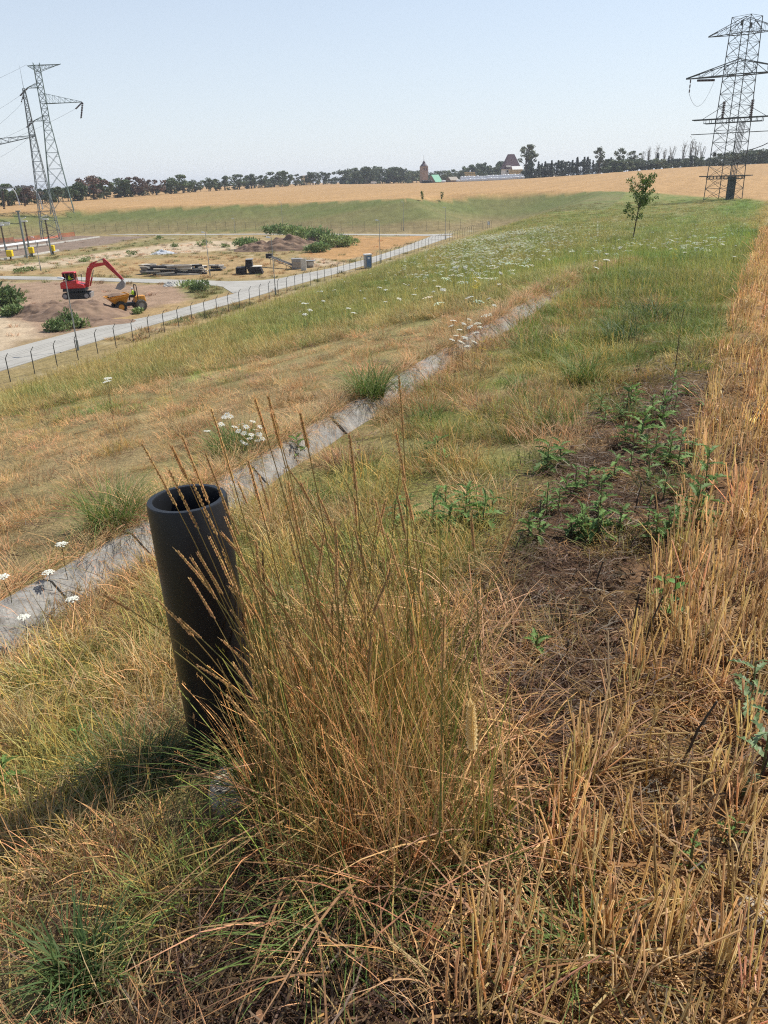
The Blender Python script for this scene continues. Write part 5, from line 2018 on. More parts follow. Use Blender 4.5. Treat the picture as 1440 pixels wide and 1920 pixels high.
    def ram(a, b, nm='hydraulic_ram', y=0.35):
        mb = MB()
        a, b = fx(a), fx(b)
        m = (a[0] * 0.45 + b[0] * 0.55, a[1] * 0.45 + b[1] * 0.55)
        mb.bar((a[0], y, a[1]), (m[0], y, m[1]), 0.20, 8)
        o = mb.build(nm, 'dark_red_paint', t)
        mb = MB()
        mb.bar((m[0], y, m[1]), (b[0], y, b[1]), 0.10, 8)
        mb.build('piston_rod', 'machine_grey', o)
    ram((1.75, 1.45), (2.65, 3.4))
    ram((2.2, 4.1), (4.35, 4.7))
    ram((5.0, 4.2), (6.4, 2.85))
    mb = MB()
    pr = [(6.95, 2.2), (7.25, 1.65), (7.05, 1.1), (6.4, 0.8), (5.75, 0.95), (5.75, 1.13), (6.1, 1.6), (6.5, 1.8)]
    pr = [fx(q) for q in pr]
    n = len(pr)
    P = [(x, 0.0, z) for x, z in pr] + [(x, 0.7, z) for x, z in pr]
    mb.add(P, [tuple(range(n)), tuple(range(n, 2 * n))[::-1]] + [(i, n + i, n + (i + 1) % n, (i + 1) % n) for i in range(n)])
    for k in range(5):
        mb.box((fx((5.66, 0))[0], 0.07 + k * 0.14, 1.01), (0.2, 0.06, 0.05))
    mb.build('bucket', 'machine_grey', t)
    mb = MB()
    mb.bar((1.0, -0.9, 2.0), (1.15, -1.1, 2.9), 0.05)
    mb.box((1.15, -1.15, 2.95), (0.06, 0.25, 0.35))
    mb.build('mirror', 'machine_black', t)
    p = base + np.array((-0.55 * sc, -0.45 * sc, 2.25 * sc))
    person(p, -math.pi / 2 + 0.1, 'person in yellow vest sitting in the excavator cab', 'sit')


excavator()


def wheel(parent, x, y, r, w, rr=None, dusty=False):
    mb = MB()
    n = 20
    prof = [(r * 0.55, -w / 2), (r * 0.93, -w / 2), (r, -w * 0.32), (r, w * 0.32), (r * 0.93, w / 2), (r * 0.55, w / 2)]
    P, F = [], []
    for rad, yy in prof:
        for j in range(n):
            a = 2 * math.pi * j / n
            P.append((x + rad * math.cos(a), y + yy, r + rad * math.sin(a)))
    for i in range(len(prof) - 1):
        for j in range(n):
            F.append((i * n + j, i * n + (j + 1) % n, (i + 1) * n + (j + 1) % n, (i + 1) * n + j))
    mb.add(P, F)
    for j in range(n):
        a = 2 * math.pi * j / n
        mb.box((x + r * math.cos(a), y, r + r * math.sin(a)), (0.07, w * 0.8, 0.06), ry=-a)
    wh = mb.build('wheel', 'dusty_rubber' if dusty else 'rubber', parent)
    mb = MB()
    mb.bar((x, y - w * 0.4, r), (x, y + w * 0.4, r), r * 1.1, 14)
    mb.build('rim', 'machine_grey' if dusty else 'orange_paint', wh)


def dumper():
    g = on_plane(244, 583)
    t = thing('dumper', 'orange site dumper with loaded skip under the excavator arm', 'dumper', (g[0], g[1], FLOOR), math.pi + 0.55)
    r = 0.62
    for x, y, d in ((1.15, -0.85, 0), (1.15, 0.85, 0), (-1.15, -0.85, 1), (-1.15, 0.85, 1)):
        wheel(t, x, y, r, 0.48, None, d)
    mb = MB()
    mb.box((0, 0, 0.78), (3.0, 0.8, 0.35))
    mb.bar((1.15, -0.8, r), (1.15, 0.8, r), 0.22, 8)
    mb.bar((-1.15, -0.8, r), (-1.15, 0.8, r), 0.22, 8)
    mb.build('chassis', 'machine_black', t)
    # skip: open tub in front
    mb = MB()
    bot = [(0.35, -0.6, 1.05), (1.75, -0.6, 1.0), (1.75, 0.6, 1.0), (0.35, 0.6, 1.05)]
    top = [(0.05, -1.05, 2.05), (2.55, -1.05, 1.75), (2.55, 1.05, 1.75), (0.05, 1.05, 2.05)]
    inn = [(0.13, -0.97, 2.05), (2.45, -0.97, 1.75), (2.45, 0.97, 1.75), (0.13, 0.97, 2.05)]
    inb = [(0.42, -0.55, 1.2), (1.7, -0.55, 1.15), (1.7, 0.55, 1.15), (0.42, 0.55, 1.2)]
    mb.add(bot + top + inn + inb, [(3, 2, 1, 0)] + [(i, (i + 1) % 4, 4 + (i + 1) % 4, 4 + i) for i in range(4)] + [(4 + i, 4 + (i + 1) % 4, 8 + (i + 1) % 4, 8 + i) for i in range(4)] +
           [(8 + i, 8 + (i + 1) % 4, 12 + (i + 1) % 4, 12 + i) for i in range(4)] + [(12, 13, 14, 15)])
    mb.box((1.2, -1.06, 1.72), (2.2, 0.07, 0.12), ry=0.12)
    mb.box((1.2, 1.06, 1.72), (2.2, 0.07, 0.12), ry=0.12)
    sk = mb.build('skip', 'orange_paint', t)
    mb = MB()
    n = 12
    X, Y = np.meshgrid(np.linspace(0.2, 2.3, n), np.linspace(-0.9, 0.9, n))
    Z = 1.72 + 0.35 * np.cos((X - 1.2) * 1.1) * np.cos(Y * 1.4) + 0.14 * fbm(X * 3, Y * 3, 5)
    mb.add(np.stack([X.ravel(), Y.ravel(), Z.ravel()], -1), [(i * n + j, i * n + j + 1, (i + 1) * n + j + 1, (i + 1) * n + j) for i in range(n - 1) for j in range(n - 1)])
    mb.build('soil_load', 'earth', sk)
    mb = MB()
    mb.box((-1.25, 0, 1.25), (1.3, 0.95, 0.75), taper=0.85)
    bn = mb.build('engine_cover', 'orange_paint', t)
    bn.modifiers.new('bevel', 'BEVEL').width = 0.05
    mb = MB()
    mb.box((-0.55, 0, 1.55), (0.5, 0.55, 0.14))
    mb.box((-0.82, 0, 1.85), (0.12, 0.55, 0.6))
    mb.build('seat', 'machine_black', t)
    mb = MB()
    mb.tube([(-0.95, -0.55, 1.2), (-0.95, -0.55, 2.6), (-0.95, -0.42, 2.85), (-0.95, 0.42, 2.85), (-0.95, 0.55, 2.6), (-0.95, 0.55, 1.2)], 0.05, 8)
    mb.build('roll_bar', 'machine_black', t)
    mb = MB()
    mb.bar((0.0, 0, 1.4), (-0.15, 0, 2.0), 0.05)
    mb.bar((-0.15, -0.2, 2.0), (-0.15, 0.2, 2.0), 0.04)
    mb.build('steering_wheel', 'machine_black', t)
    a = math.pi + 0.55
    p = np.array((g[0] - 0.6 * math.cos(a), g[1] - 0.6 * math.sin(a), FLOOR + 1.66))
    person(p, a - math.pi / 2, 'person in yellow vest driving the orange dumper', 'sit', 'hi_vis', True)


dumper()


# ------------------------------------------------------------------ stacks of timber and scrap
def lumber(px, py, L, W, H, rz, label, seed, n, mats, name='timber_stack'):
    """planks and beams laid in uneven courses; each is a part"""
    rr = np.random.RandomState(seed)
    g = on_plane(px, py)
    t = thing(name, label, 'timber stack', (g[0], g[1], FLOOR), rz)
    cache = {}
    k = 0
    courses = max(2, int(H / 0.3))
    per = max(1, n // courses)
    for c in range(courses):
        for i in range(per):
            l = L * rr.uniform(0.25, 0.5)
            key = (rr.randint(4), mats[rr.randint(len(mats))])
            if key not in cache:
                mb = MB()
                mb.box((0, 0, 0), (1, rr.uniform(0.25, 0.5), rr.uniform(0.12, 0.3)))
                cache[key] = mb.mesh('beam', key[1])
            o = bpy.data.objects.new('beam', cache[key])
            COL.objects.link(o)
            o.parent = t
            o.location = (rr.uniform(-1, 1) * (L - l) / 2, (i / max(1, per - 1) - 0.5) * W * 0.85 * (1 - 0.2 * c / courses) + rr.normal(0, 0.08), 0.14 + c * H / courses)
            o.scale = (l, 1, 1)
            o.rotation_euler = (rr.normal(0, 0.06), rr.normal(0, 0.035), rr.normal(0, 0.06))
            k += 1
    return t


lumber(330, 515, 9.0, 2.6, 1.5, 0.06, 'long weathered stack of dark beams and pale boards beside the side road', 3, 60, ['dark_timber', 'dark_timber', 'timber', 'pale_timber', 'pale_timber'])
lumber(284, 513, 3.6, 2.4, 1.6, 0.1, 'end stack of pale boards at the left of the long timber pile', 5, 30, ['pale_timber', 'timber', 'dark_timber'])
lumber(376, 513, 2.8, 2.2, 1.2, -0.1, 'jumbled pale offcuts at the right end of the long timber pile', 7, 30, ['pale_timber', 'pale_timber', 'dark_timber'])
lumber(410, 507, 3.2, 2.0, 1.0, 0.1, 'small pile of dark beams with pale ends behind the lamp post', 9, 20, ['dark_timber', 'dark_timber', 'pale_timber'])


def block_stack(px, py, blocks, label, mat, rz=0.0, name='steel_stack', cat='scrap'):
    g = on_plane(px, py)
    t = thing(name, label, cat, (g[0], g[1], FLOOR), rz)
    for (x, y, z, a, b, c, nm, m) in blocks:
        mb = MB()
        mb.box((x, y, z + c / 2), (a, b, c))
        mb.build(nm, m or mat, t)
    return t


_bl = []
for _c in range(4):
    for _i in range(3):
        _bl.append((-1.45 + 0.02 * _c, -0.8 + _i * 0.8, _c * 0.27, 1.5, 0.7, 0.24, 'beam', None))
        _bl.append((0.95 - 0.1 * _c, -0.8 + _i * 0.8, _c * 0.27, 2.1, 0.7, 0.24, 'beam', None))
for _c in range(4):
    _bl.append((-0.1, 0.0, 1.08 + _c * 0.27, 1.1 - 0.05 * _c, 1.7, 0.24, 'beam', None))
_bl.append((0.0, 0.0, 2.16, 1.1, 1.8, 0.06, 'cover_board', 'machine_grey'))
_bl.append((1.0, 0.0, 1.08, 1.7, 1.9, 0.06, 'cover_board', 'pale_timber'))
block_stack(470, 513, _bl, 'stepped stack of blackened beams with grey cover boards', 'dark_timber', 0.05, 'beam_stack', 'timber stack')


def conveyor():
    a, b = on_plane(505, 500), on_plane(553, 505)
    t = thing('conveyor', 'long grey slanting conveyor frame lying between the stacks', 'conveyor', (b[0], b[1], FLOOR))
    d = a - b
    d[2] = 0
    L = np.linalg.norm(d)
    d /= L
    s = np.array((-d[1], d[0], 0))
    up = np.array((0, 0, 1.0))
    for sg in (-0.35, 0.35):
        mb = MB()
        for z in (0.0, 0.35):
            mb.bar(s * sg + up * (0.25 + z), d * L + s * sg + up * (1.5 + z), 0.09)
        for k in range(9):
            f = k / 8
            mb.bar(d * L * f + s * sg + up * (0.25 + 1.25 * f), d * L * min(1, f + 0.06) + s * sg + up * (0.6 + 1.25 * f), 0.06)
        mb.build('side_truss', 'machine_grey', t)
    mb = MB()
    mb.add([s * -0.3 + up * 0.55, s * 0.3 + up * 0.55, d * L + s * 0.3 + up * 1.8, d * L - s * 0.3 + up * 1.8], [(0, 1, 2, 3)])
    mb.build('belt', 'rubber', t)
    for f in (0.25, 0.85):
        mb = MB()
        for sg in (-0.4, 0.4):
            mb.bar(d * L * f + s * sg, d * L * f + s * sg + up * (0.3 + 1.25 * f), 0.09)
        mb.build('leg', 'machine_black', t)
    mb = MB()
    mb.box(tuple(d * L * 0.98 + up * 1.75), (1.0, 1.0, 0.7))
    mb.build('drive_head', 'machine_black', t)


conveyor()
block_stack(562, 504, [(-0.4, 0, 0, 1.7, 1.4, 1.55, 'box_body', None), (-0.4, 0, 1.55, 1.8, 1.5, 0.08, 'lid', 'machine_grey'), (-0.4, -0.72, 0.3, 1.4, 0.05, 0.9, 'door', 'timber')], 'grey steel box standing at the end of the conveyor', 'machine_grey', 0.1, 'steel_box', 'container')
block_stack(570, 507, [(0, 0, 0, 0.9, 0.12, 1.8, 'panel', None)], 'pale board leaning against the grey steel box', 'pale_timber', -0.3, 'board', 'board')
block_stack(581, 501, [(0, 0, 0, 1.3, 1.2, 1.0, 'box_body', None), (0, 0, 1.0, 1.9, 1.5, 0.1, 'lid', 'machine_grey'), (0.2, -0.62, 0.3, 0.9, 0.06, 0.6, 'panel', 'pale_timber')], 'rusty low box with a wide lid beside the pale board', 'timber', 0.0, 'crate', 'crate')
block_stack(690, 503, [(0, 0, 0, 1.05, 1.05, 2.05, 'cabin', None), (0, 0, 2.05, 1.15, 1.15, 0.16, 'roof', 'white_panel'), (0, -0.54, 0.15, 0.72, 0.04, 1.75, 'door', 'blue_panel'), (0.0, -0.575, 1.45, 0.4, 0.03, 0.3, 'vent', 'white_panel')], 'portable toilet cabin with white roof and blue door at the road', 'galvanised', FDIR[0], 'portable_toilet', 'toilet')

# ------------------------------------------------------------------ pylons
def lattice(t, levels, mat, leg_w, brace_w, rot, panels, sub=None):
    """four legs following (z, half side) levels, each face cross-braced in panels"""
    def hw(z):
        for (z0, h0), (z1, h1) in zip(levels[:-1], levels[1:]):
            if z <= z1:
                return h0 + (h1 - h0) * (z - z0) / (z1 - z0)
        return levels[-1][1]

    def corner(k, z):
        a = rot + math.pi / 4 + k * math.pi / 2
        r = hw(z) * math.sqrt(2)
        return np.array((r * math.cos(a), r * math.sin(a), z))
    for k in range(4):
        mb = MB()
        zs = [l[0] for l in levels]
        for a, b in zip(zs[:-1], zs[1:]):
            mb.bar(corner(k, a), corner(k, b), leg_w, 4)
        mb.build('leg', mat, t)
    for k in range(4):
        mb = MB()
        for a, b in zip(panels[:-1], panels[1:]):
            p0, p1, q0, q1 = corner(k, a), corner((k + 1) % 4, a), corner(k, b), corner((k + 1) % 4, b)
            mb.bar(p0, q1, brace_w, 4)
            mb.bar(p1, q0, brace_w, 4)
            mb.bar(q0, q1, brace_w, 4)
            if sub and (b - a) > sub:
                m = (p0 + p1 + q0 + q1) / 4
                for c in (p0, p1, q0, q1):
                    e = (c + m) / 2
                    oth = corner(k if c is p0 or c is q0 else (k + 1) % 4, (c[2] + m[2]) / 2)
                    mb.bar(e, oth, brace_w * 0.7, 4)
        mb.build('bracing', mat, t)
    return corner, hw


def crossarm(t, z, length, d, hw, rise, mat, w=0.13, nm='crossarm', n=6):
    """tapering truss arm out to one tip"""
    d = np.array((d[0], d[1], 0.0))
    s = np.array((-d[1], d[0], 0.0))
    tip = d * length + np.array((0, 0, z))
    mb = MB()
    lo = [s * hw + (0, 0, z), s * -hw + (0, 0, z)]
    hi = [s * hw * 0.9 + (0, 0, z + rise), s * -hw * 0.9 + (0, 0, z + rise)]
    for a in lo:
        mb.bar(a, tip, w * 1.25, 4)
    for a in hi:
        mb.bar(a, tip + (0, 0, 0.12), w, 4)
    for k in range(n):
        f0, f1 = k / n, (k + 1) / n
        for a, b in ((lo[0], lo[1]), (lo[1], lo[0])):
            mb.bar(a + (tip - a) * f0, b + (tip - b) * f1, w * 0.6, 4)
        for a, b in zip(lo, hi):
            mb.bar(b + (tip - b) * f0, a + (tip - a) * f1, w * 0.6, 4)
            mb.bar(b + (tip - b) * f1, a + (tip - a) * f1, w * 0.5, 4)
    mb.build(nm, mat, t)
    return tip


def insulator(t, a, b, r=0.14, n=9, nm='insulator', mat='insulator'):
    mb = MB()
    a, b = np.asarray(a, float), np.asarray(b, float)
    mb.bar(a, b, r * 0.7, 6)
    for k in range(n):
        c = a + (b - a) * (k + 0.5) / n
        e = (b - a) / n * 0.32
        mb.bar(c - e, c + e, r * 2, 8)
    return mb.build(nm, mat, t)


def wire_run(pts, label, sag=1.0, w=0.05, name='power_cable', group='overhead cables of the pylons', n=14):
    a, b = np.asarray(pts[0], float), np.asarray(pts[1], float)
    mb = MB()
    P = []
    for f in np.linspace(0, 1, n):
        p = a + (b - a) * f - np.array((0, 0, 4 * sag * f * (1 - f)))
        P.append(p - a)
    mb.tube(P, w / 2, 4)
    return tag(mb.build(name, 'cable', loc=tuple(a)), label, 'cable', group)


def pylon_a():
    g = G(118, 400)
    top = at_dist(70, 118, g[1])
    H = top[2] - g[2]
    t = thing('pylon', 'tall grey lattice pylon with long one-sided arms on the far bank', 'pylon', g)
    px = g[1] / 1578.0
    lv = [(0, 3.6), (0.18 * H, 2.75), (0.636 * H, 0.98), (H, 0.9)]
    pan = [0, 0.17 * H, 0.31 * H, 0.42 * H, 0.505 * H, 0.57 * H, 0.62 * H, 0.665 * H, 0.71 * H, 0.755 * H, 0.80 * H, 0.845 * H, 0.89 * H, 0.935 * H, 0.975 * H]
    lattice(t, lv, 'steel_green', 0.22, 0.12, 0.32, pan, 4.0)
    dr = np.array((math.cos(-0.12), math.sin(-0.12)))
    tips = {}
    tips['t'] = crossarm(t, H * 0.985, 45 * px, dr, 0.9, 0.1 * -18, 'steel_green', 0.14)
    crossarm(t, H * 0.985, 18 * px, -dr, 0.9, -1.8, 'steel_green', 0.14, n=3)
    tips['r'] = crossarm(t, H * 0.742, 73 * px, dr, 1.0, 3.0, 'steel_green', 0.15, n=7)
    tips['l1'] = crossarm(t, H * 0.845, 26 * px, -dr, 0.95, 1.5, 'steel_green', 0.14, n=3)
    tips['l2'] = crossarm(t, H * 0.632, 25 * px, -dr, 0.98, 1.5, 'steel_green', 0.14, n=3)
    for k, (dx, dz) in (('r', (-12, -11)), ('l1', (-13, -12)), ('l2', (-13, -10))):
        a = tips[k]
        e = a + np.array((dx * px, -1.0, dz * px))
        insulator(t, a, e, 0.16)
        insulator(t, a + (0, 0.6, 0), e + (0, 0.6, 0), 0.16)
        wire_run((g + e, at_dist(-170, {'r': 315, 'l1': 262, 'l2': 292}[k], g[1] - 25)), 'thin power cable running left from the grey pylon', 2.0)
    a = tips['r']
    insulator(t, a + (0, 0, -0.2), a + np.array((-8 * px, 0.5, -26 * px)), 0.16)
    insulator(t, a + (0.3, 0, -0.2), a + np.array((-6.5 * px, 0.5, -25 * px)), 0.16)
    wire_run((g + np.array((0, 0, H)) - np.array((18 * px, 0, 0.4)), at_dist(-170, 205, g[1] - 25)), 'thin power cable running left from the grey pylon', 1.0)


def pylon_b():
    g = on_plane(97, 450)
    top = at_dist(43, 166, g[1])
    H = top[2] - g[2]
    px = g[1] / 1578.0
    t = thing('lattice_mast', 'slender lattice mast with a thin spike and gantry beams in the yard', 'mast', g)
    lv = [(0, 2.45), (0.30 * H, 1.65), (0.67 * H, 0.80), (H, 0.28)]
    pan = list(np.linspace(0, 0.67, 11) * H) + list(np.linspace(0.67, 1, 9)[1:] * H)
    lattice(t, lv, 'steel_grey', 0.20, 0.10, 0.5, pan)
    mb = MB()
    mb.bar((0, 0, H), (0, 0, H + 36 * px), 0.12, 6, 0.04)
    mb.build('spike', 'steel_grey', t)
    # gantry beams running off to the left
    for (zpx, ex, ey, dy, hh, nm) in ((256, -150, 276, -30, 1.5, 'gantry_beam'), (352, -150, 356, -14, 0.5, 'lower_beam')):
        a = at_dist(66 if hh > 1 else 62, zpx, g[1]) - g
        b = at_dist(ex, ey, g[1] + dy) - g
        d = b - a
        n = 12
        mb = MB()
        for k in range(n):
            f0, f1 = k / n, (k + 1) / n
            w0, w1 = hh * min(1, 0.15 + f0 * 2.2), hh * min(1, 0.15 + f1 * 2.2)
            p0, p1 = a + d * f0, a + d * f1
            for s in (-0.4, 0.4):
                mb.bar(p0 + (0, s, 0.3), p1 + (0, s, 0.3), 0.16)
                mb.bar(p0 + (0, s, 0.3 - w0), p1 + (0, s, 0.3 - w1), 0.16)
                mb.bar(p0 + (0, s, 0.3 - w0), p1 + (0, s, 0.3), 0.10)
                mb.bar(p1 + (0, s, 0.3), p1 + (0, s, 0.3 - w1), 0.09)
        mb.build(nm, 'steel_dark' if hh > 1 else 'galvanised', t)
    for x, y0, y1 in ((5, 358, 392), (44, 356, 387)):
        insulator(t, at_dist(x - 1, y0, g[1] - 2) - g, at_dist(x + 3, y1, g[1] - 2) - g, 0.3, 12)
    for x0, y0, x1, y1, x2, y2 in ((22, 354, 31, 358, 37, 385), (62, 354, 74, 360, 80, 392)):
        mb = MB()
        mb.tube([p - g for p in bezier(at_dist(x0, y0, g[1] - 2), at_dist(x1, y1, g[1] - 2), at_dist(x2, y2, g[1] - 2), 8)], 0.14, 6)
        mb.build('bus_conductor', 'porcelain', t)
    # insulators at the arms near its top
    for x0, y0, x1, y1 in ((46, 168, 40, 192), (46, 170, 43, 186), (60, 222, 52, 240)):
        insulator(t, at_dist(x0, y0, g[1]) - g, at_dist(x1, y1, g[1]) - g, 0.14, 7)
    wire_run((at_dist(-170, 300, g[1] - 15), at_dist(43, 192, g[1])), 'thin cable running left from the slender mast', 3.0)
    wire_run((at_dist(-170, 330, g[1] - 15), at_dist(55, 258, g[1])), 'thin cable running left from the slender mast', 3.0)


def pylon_c():
    g = G(1355, 374.5)
    top = at_dist(1400, 31, g[1])
    H = top[2] - g[2]
    px = g[1] / 1578.0
    t = thing('pylon', 'dark green lattice terminal pylon with platforms at the edge of the field', 'pylon', g)
    lv = [(0, 3.75 / 1.414), (H, 2.75 / 1.414)]
    lattice(t, lv, 'steel_dark', 0.19, 0.075, math.radians(35.4), list(np.linspace(0, H, 16)))
    an = math.radians(-32)
    dr = np.array((math.cos(an), math.sin(an)))
    k = 1 / math.cos(an)
    for f, L, rise, w in ((0.915, 52, 2.6, 0.13), (0.70, 78, 2.6, 0.2)):
        for s in (-1, 1):
            tip = crossarm(t, H * f, L * px * k, dr * s, 1.9, rise, 'steel_dark', w, n=4)
            if f < 0.8:
                q = tip - np.array((dr[0], dr[1], 0)) * s * 0.9
                insulator(t, q, q + (0, 0, -2.6), 0.12, 3)
                c = tip - np.array((dr[0], dr[1], 0)) * s * 2.2
                c2 = c + np.array((2.3, -3.0, -0.7))
                insulator(t, c + (0, 0, -0.4), c2, 0.22, 12)
                mb = MB()
                mb.tube(bezier(q + (0, 0, -2.6), (q + c2) / 2 + (0, 0, -8.0), c2, 12), 0.03, 4)
                mb.build('jumper_cable', 'cable', t)
    # platforms
    for f, xl, th, wd in ((0.466, 60, 0.75, 2.0), (0.385, 60, 0.28, 0.7), (0.14, 38, 0.55, 3.2)):
        mb = MB()
        z = H * f
        L = xl * px * k
        for s in (-wd / 2, wd / 2):
            e = np.array((-dr[1], dr[0], 0)) * s
            d3 = np.array((dr[0], dr[1], 0))
            mb.bar(-d3 * L + e + (0, 0, z), d3 * L + e + (0, 0, z), 0.26 if th > 0.5 else 0.16)
            if th > 0.5:
                mb.bar(-d3 * L * 0.7 + e + (0, 0, z - th), d3 * L * 0.7 + e + (0, 0, z - th), 0.2)
                for q in np.linspace(-0.7, 0.7, 11):
                    mb.bar(d3 * L * q + e + (0, 0, z), d3 * L * q + e + (0, 0, z - th), 0.12)
        for q in np.linspace(-1, 1, 11):
            d3 = np.array((dr[0], dr[1], 0))
            e = np.array((-dr[1], dr[0], 0)) * wd / 2
            mb.bar(d3 * L * q + e + (0, 0, z), d3 * L * q - e + (0, 0, z), 0.14)
        mb.build('platform', 'steel_dark', t)
    d3 = np.array((dr[0], dr[1], 0))
    for s in (-1, 1):
        mb = MB()
        mb.bar(d3 * s * 56 * px + (0, 0, H * 0.466), d3 * s * 2.2 + (0, 0, H * 0.535), 0.12)
        mb.build('stay', 'steel_dark', t)
        insulator(t, d3 * s * 2.6 + (0, -1.2, H * 0.466), d3 * s * 2.6 + (0, -1.2, H * 0.56), 0.30, 10, 'cable_termination', 'insulator')
    mb = MB()
    mb.tube(bezier(d3 * 60 * px * k + (0, 0, H * 0.46), d3 * 11 + (0, 0, H * 0.33), d3 * 3.2 + (0, 0, H * 0.28), 10), 0.08, 5)
    mb.build('cable', 'cable', t)
    mb = MB()
    c = at_dist(1371, 350, g[1] - 1.0) - g
    mb.box((c[0], c[1], 0.068 * H), (1.55, 0.5, 0.136 * H))
    mb.build('cable_cover', 'cable_green', t)
    mb = MB()
    for i in range(5):
        x = c[0] - 0.6 + i * 0.3
        mb.tube([(x, c[1] - 0.1, 0.13 * H), (x + 0.1, c[1], 0.26 * H), (x * 0.9 + 0.6, c[1], 0.44 * H)], 0.07, 5)
    mb.build('riser_cables', 'cable', t)
    for x, y in ((-2.6, 0.265), (2.9, 0.27)):
        mb = MB()
        mb.box((x * 1.15, -0.3, H * y), (0.45, 0.4, 0.75))
        mb.build('number_plate' if x < 0 else 'earth_box', 'steel_dark' if x < 0 else 'white_panel', t)
    for x, y, z in ((-1.2, -0.8, 0.965), (0.3, -1.4, 0.95)):
        mb = MB()
        mb.box((x, y, H * z), (0.45, 0.1, 0.9))
        mb.build('number_plate', 'steel_dark', t)


simple('cable_green', (0.035, 0.055, 0.055), 0.6)
pylon_a()
pylon_b()
pylon_c()


# ------------------------------------------------------------------ switchgear in the left of the yard
def switchgear():
    for i, (bx, by, tx, ty, lab) in enumerate(((13, 479, 2, 420, 'black switch post with a white head beside the leftmost yellow box'), (51, 484, 33, 396, 'tall plain grey post among the yellow boxes'),
                                               (58, 481, 43, 412, 'black switch post beside the middle yellow box'), (97, 478, 83, 408, 'black switch post beside the yellow box under the slender mast'))):
        g = on_plane(bx, by)
        top = at_dist(tx, ty, g[1])
        H = top[2] - FLOOR
        t = thing('switch_post', lab, 'post', g)
        mb = MB()
        plain = i == 1
        mb.bar((0, 0, -0.1), (0, 0, H if plain else H * 0.45), 0.42 if plain else 0.36, 8)
        mb.build('post_shaft', 'steel_grey', t)
        if plain:
            mb = MB()
            mb.box((0, 0, H), (0.9, 0.3, 0.25))
            mb.build('cap', 'steel_grey', t)
        else:
            insulator(t, (0, 0, H * 0.45), (0, 0, H * 0.94), 0.2, 14, 'post_insulator')
            mb = MB()
            mb.box((0, 0, H * 0.96), (1.3, 0.4, 0.3))
            mb.bar((-0.9, 0, H * 1.0), (0.5, 0, H * 1.06), 0.2)
            if i == 0:
                for k in range(3):
                    mb.bar((-2.2, k * 0.3, H * (0.93 + 0.03 * k)), (1.9, k * 0.3, H * (0.97 + 0.04 * k)), 0.22)
            mb.build('contact_head', 'porcelain', t)
    for bx, by, w, lab in ((21, 488, 1.15, 'large yellow box on a short dark stand left of the posts'), (61, 481.5, 1.0, 'yellow box on a dark stand between two switch posts'), (100, 477.5, 1.0, 'yellow box on a dark stand under the slender mast')):
        g = on_plane(bx, by)
        t = thing('control_box', lab, 'box', g)
        mb = MB()
        mb.box((0, 0, 1.35), (w, w * 0.8, 1.25))
        b = mb.build('housing', 'yellow_box', t)
        b.modifiers.new('bevel', 'BEVEL').width = 0.08
        mb = MB()
        mb.bar((0, 0, -0.1), (0, 0, 0.8), 0.35, 8)
        mb.box((0, 0, 0.05), (0.8, 0.8, 0.12))
        mb.build('stand', 'machine_black', t)
    a, b = on_plane(-60, 483), on_plane(93, 460.5)
    t = thing('bus_pipe', 'long white horizontal pipe on low supports behind the yellow boxes', 'pipe', a)
    d = b - a
    mb = MB()
    mb.bar((0, 0, 1.35), (d[0], d[1], 1.35), 0.62, 12)
    mb.build('pipe_run', 'white_pipe', t)
    for f in np.linspace(0.05, 0.97, 8):
        mb = MB()
        mb.bar((d[0] * f, d[1] * f, -0.1), (d[0] * f, d[1] * f, 1.1), 0.25, 6)
        mb.box((d[0] * f, d[1] * f, 1.05), (0.6, 0.6, 0.1))
        mb.build('support', 'machine_grey', t)
    for nm, near, lab in (('kerb_run', [(-60, 474.5), (0, 470.5), (95, 458.5), (186, 445.5)], 'pale raised kerb running past the white pipe across brown gravel'), ('kerb_run', [(-60, 494), (0, 488), (50, 482), (110, 471)], 'pale kerb in front of the switch posts')):
        P = [on_plane(*q) for q in near]
        mb = MB()
        for p, q in zip(P[:-1], P[1:]):
            mb.bar(p - P[0] + (0, 0, 0.2), q - P[0] + (0, 0, 0.2), 0.5, 4)
        tag(mb.build(nm, 'kerb_concrete', loc=tuple(P[0])), lab, 'kerb')
    P = [on_plane(*q) for q in ((-60, 460), (0, 455.5), (27, 453.5), (50, 451.5), (76, 449.5), (110, 445.5), (141, 443.2))]
    t = thing('barrier_net', 'orange plastic barrier net on posts around the foot of the mast', 'barrier', P[0])
    for i, (p, q) in enumerate(zip(P[:-1], P[1:])):
        mb = MB()
        h = 1.35 if i not in (2, 4) else 0.7
        n = 6
        vv = []
        for k in range(n + 1):
            c = p + (q - p) * k / n - P[0]
            s = 0.18 * math.sin(math.pi * k / n)
            vv += [(c[0], c[1] + 0.15 * math.sin(k * 2), 0.05), (c[0], c[1] + 0.15 * math.sin(k * 1.7), h - s)]
        mb.add(vv, [(2 * k, 2 * k + 2, 2 * k + 3, 2 * k + 1) for k in range(n)])
        mb.build('net_panel', 'orange_net', t)
    for p in P:
        c = p - P[0]
        mb = MB()
        mb.bar((c[0], c[1], -0.1), (c[0], c[1], 1.5), 0.08, 6)
        mb.build('post', 'steel_grey', t)


switchgear()


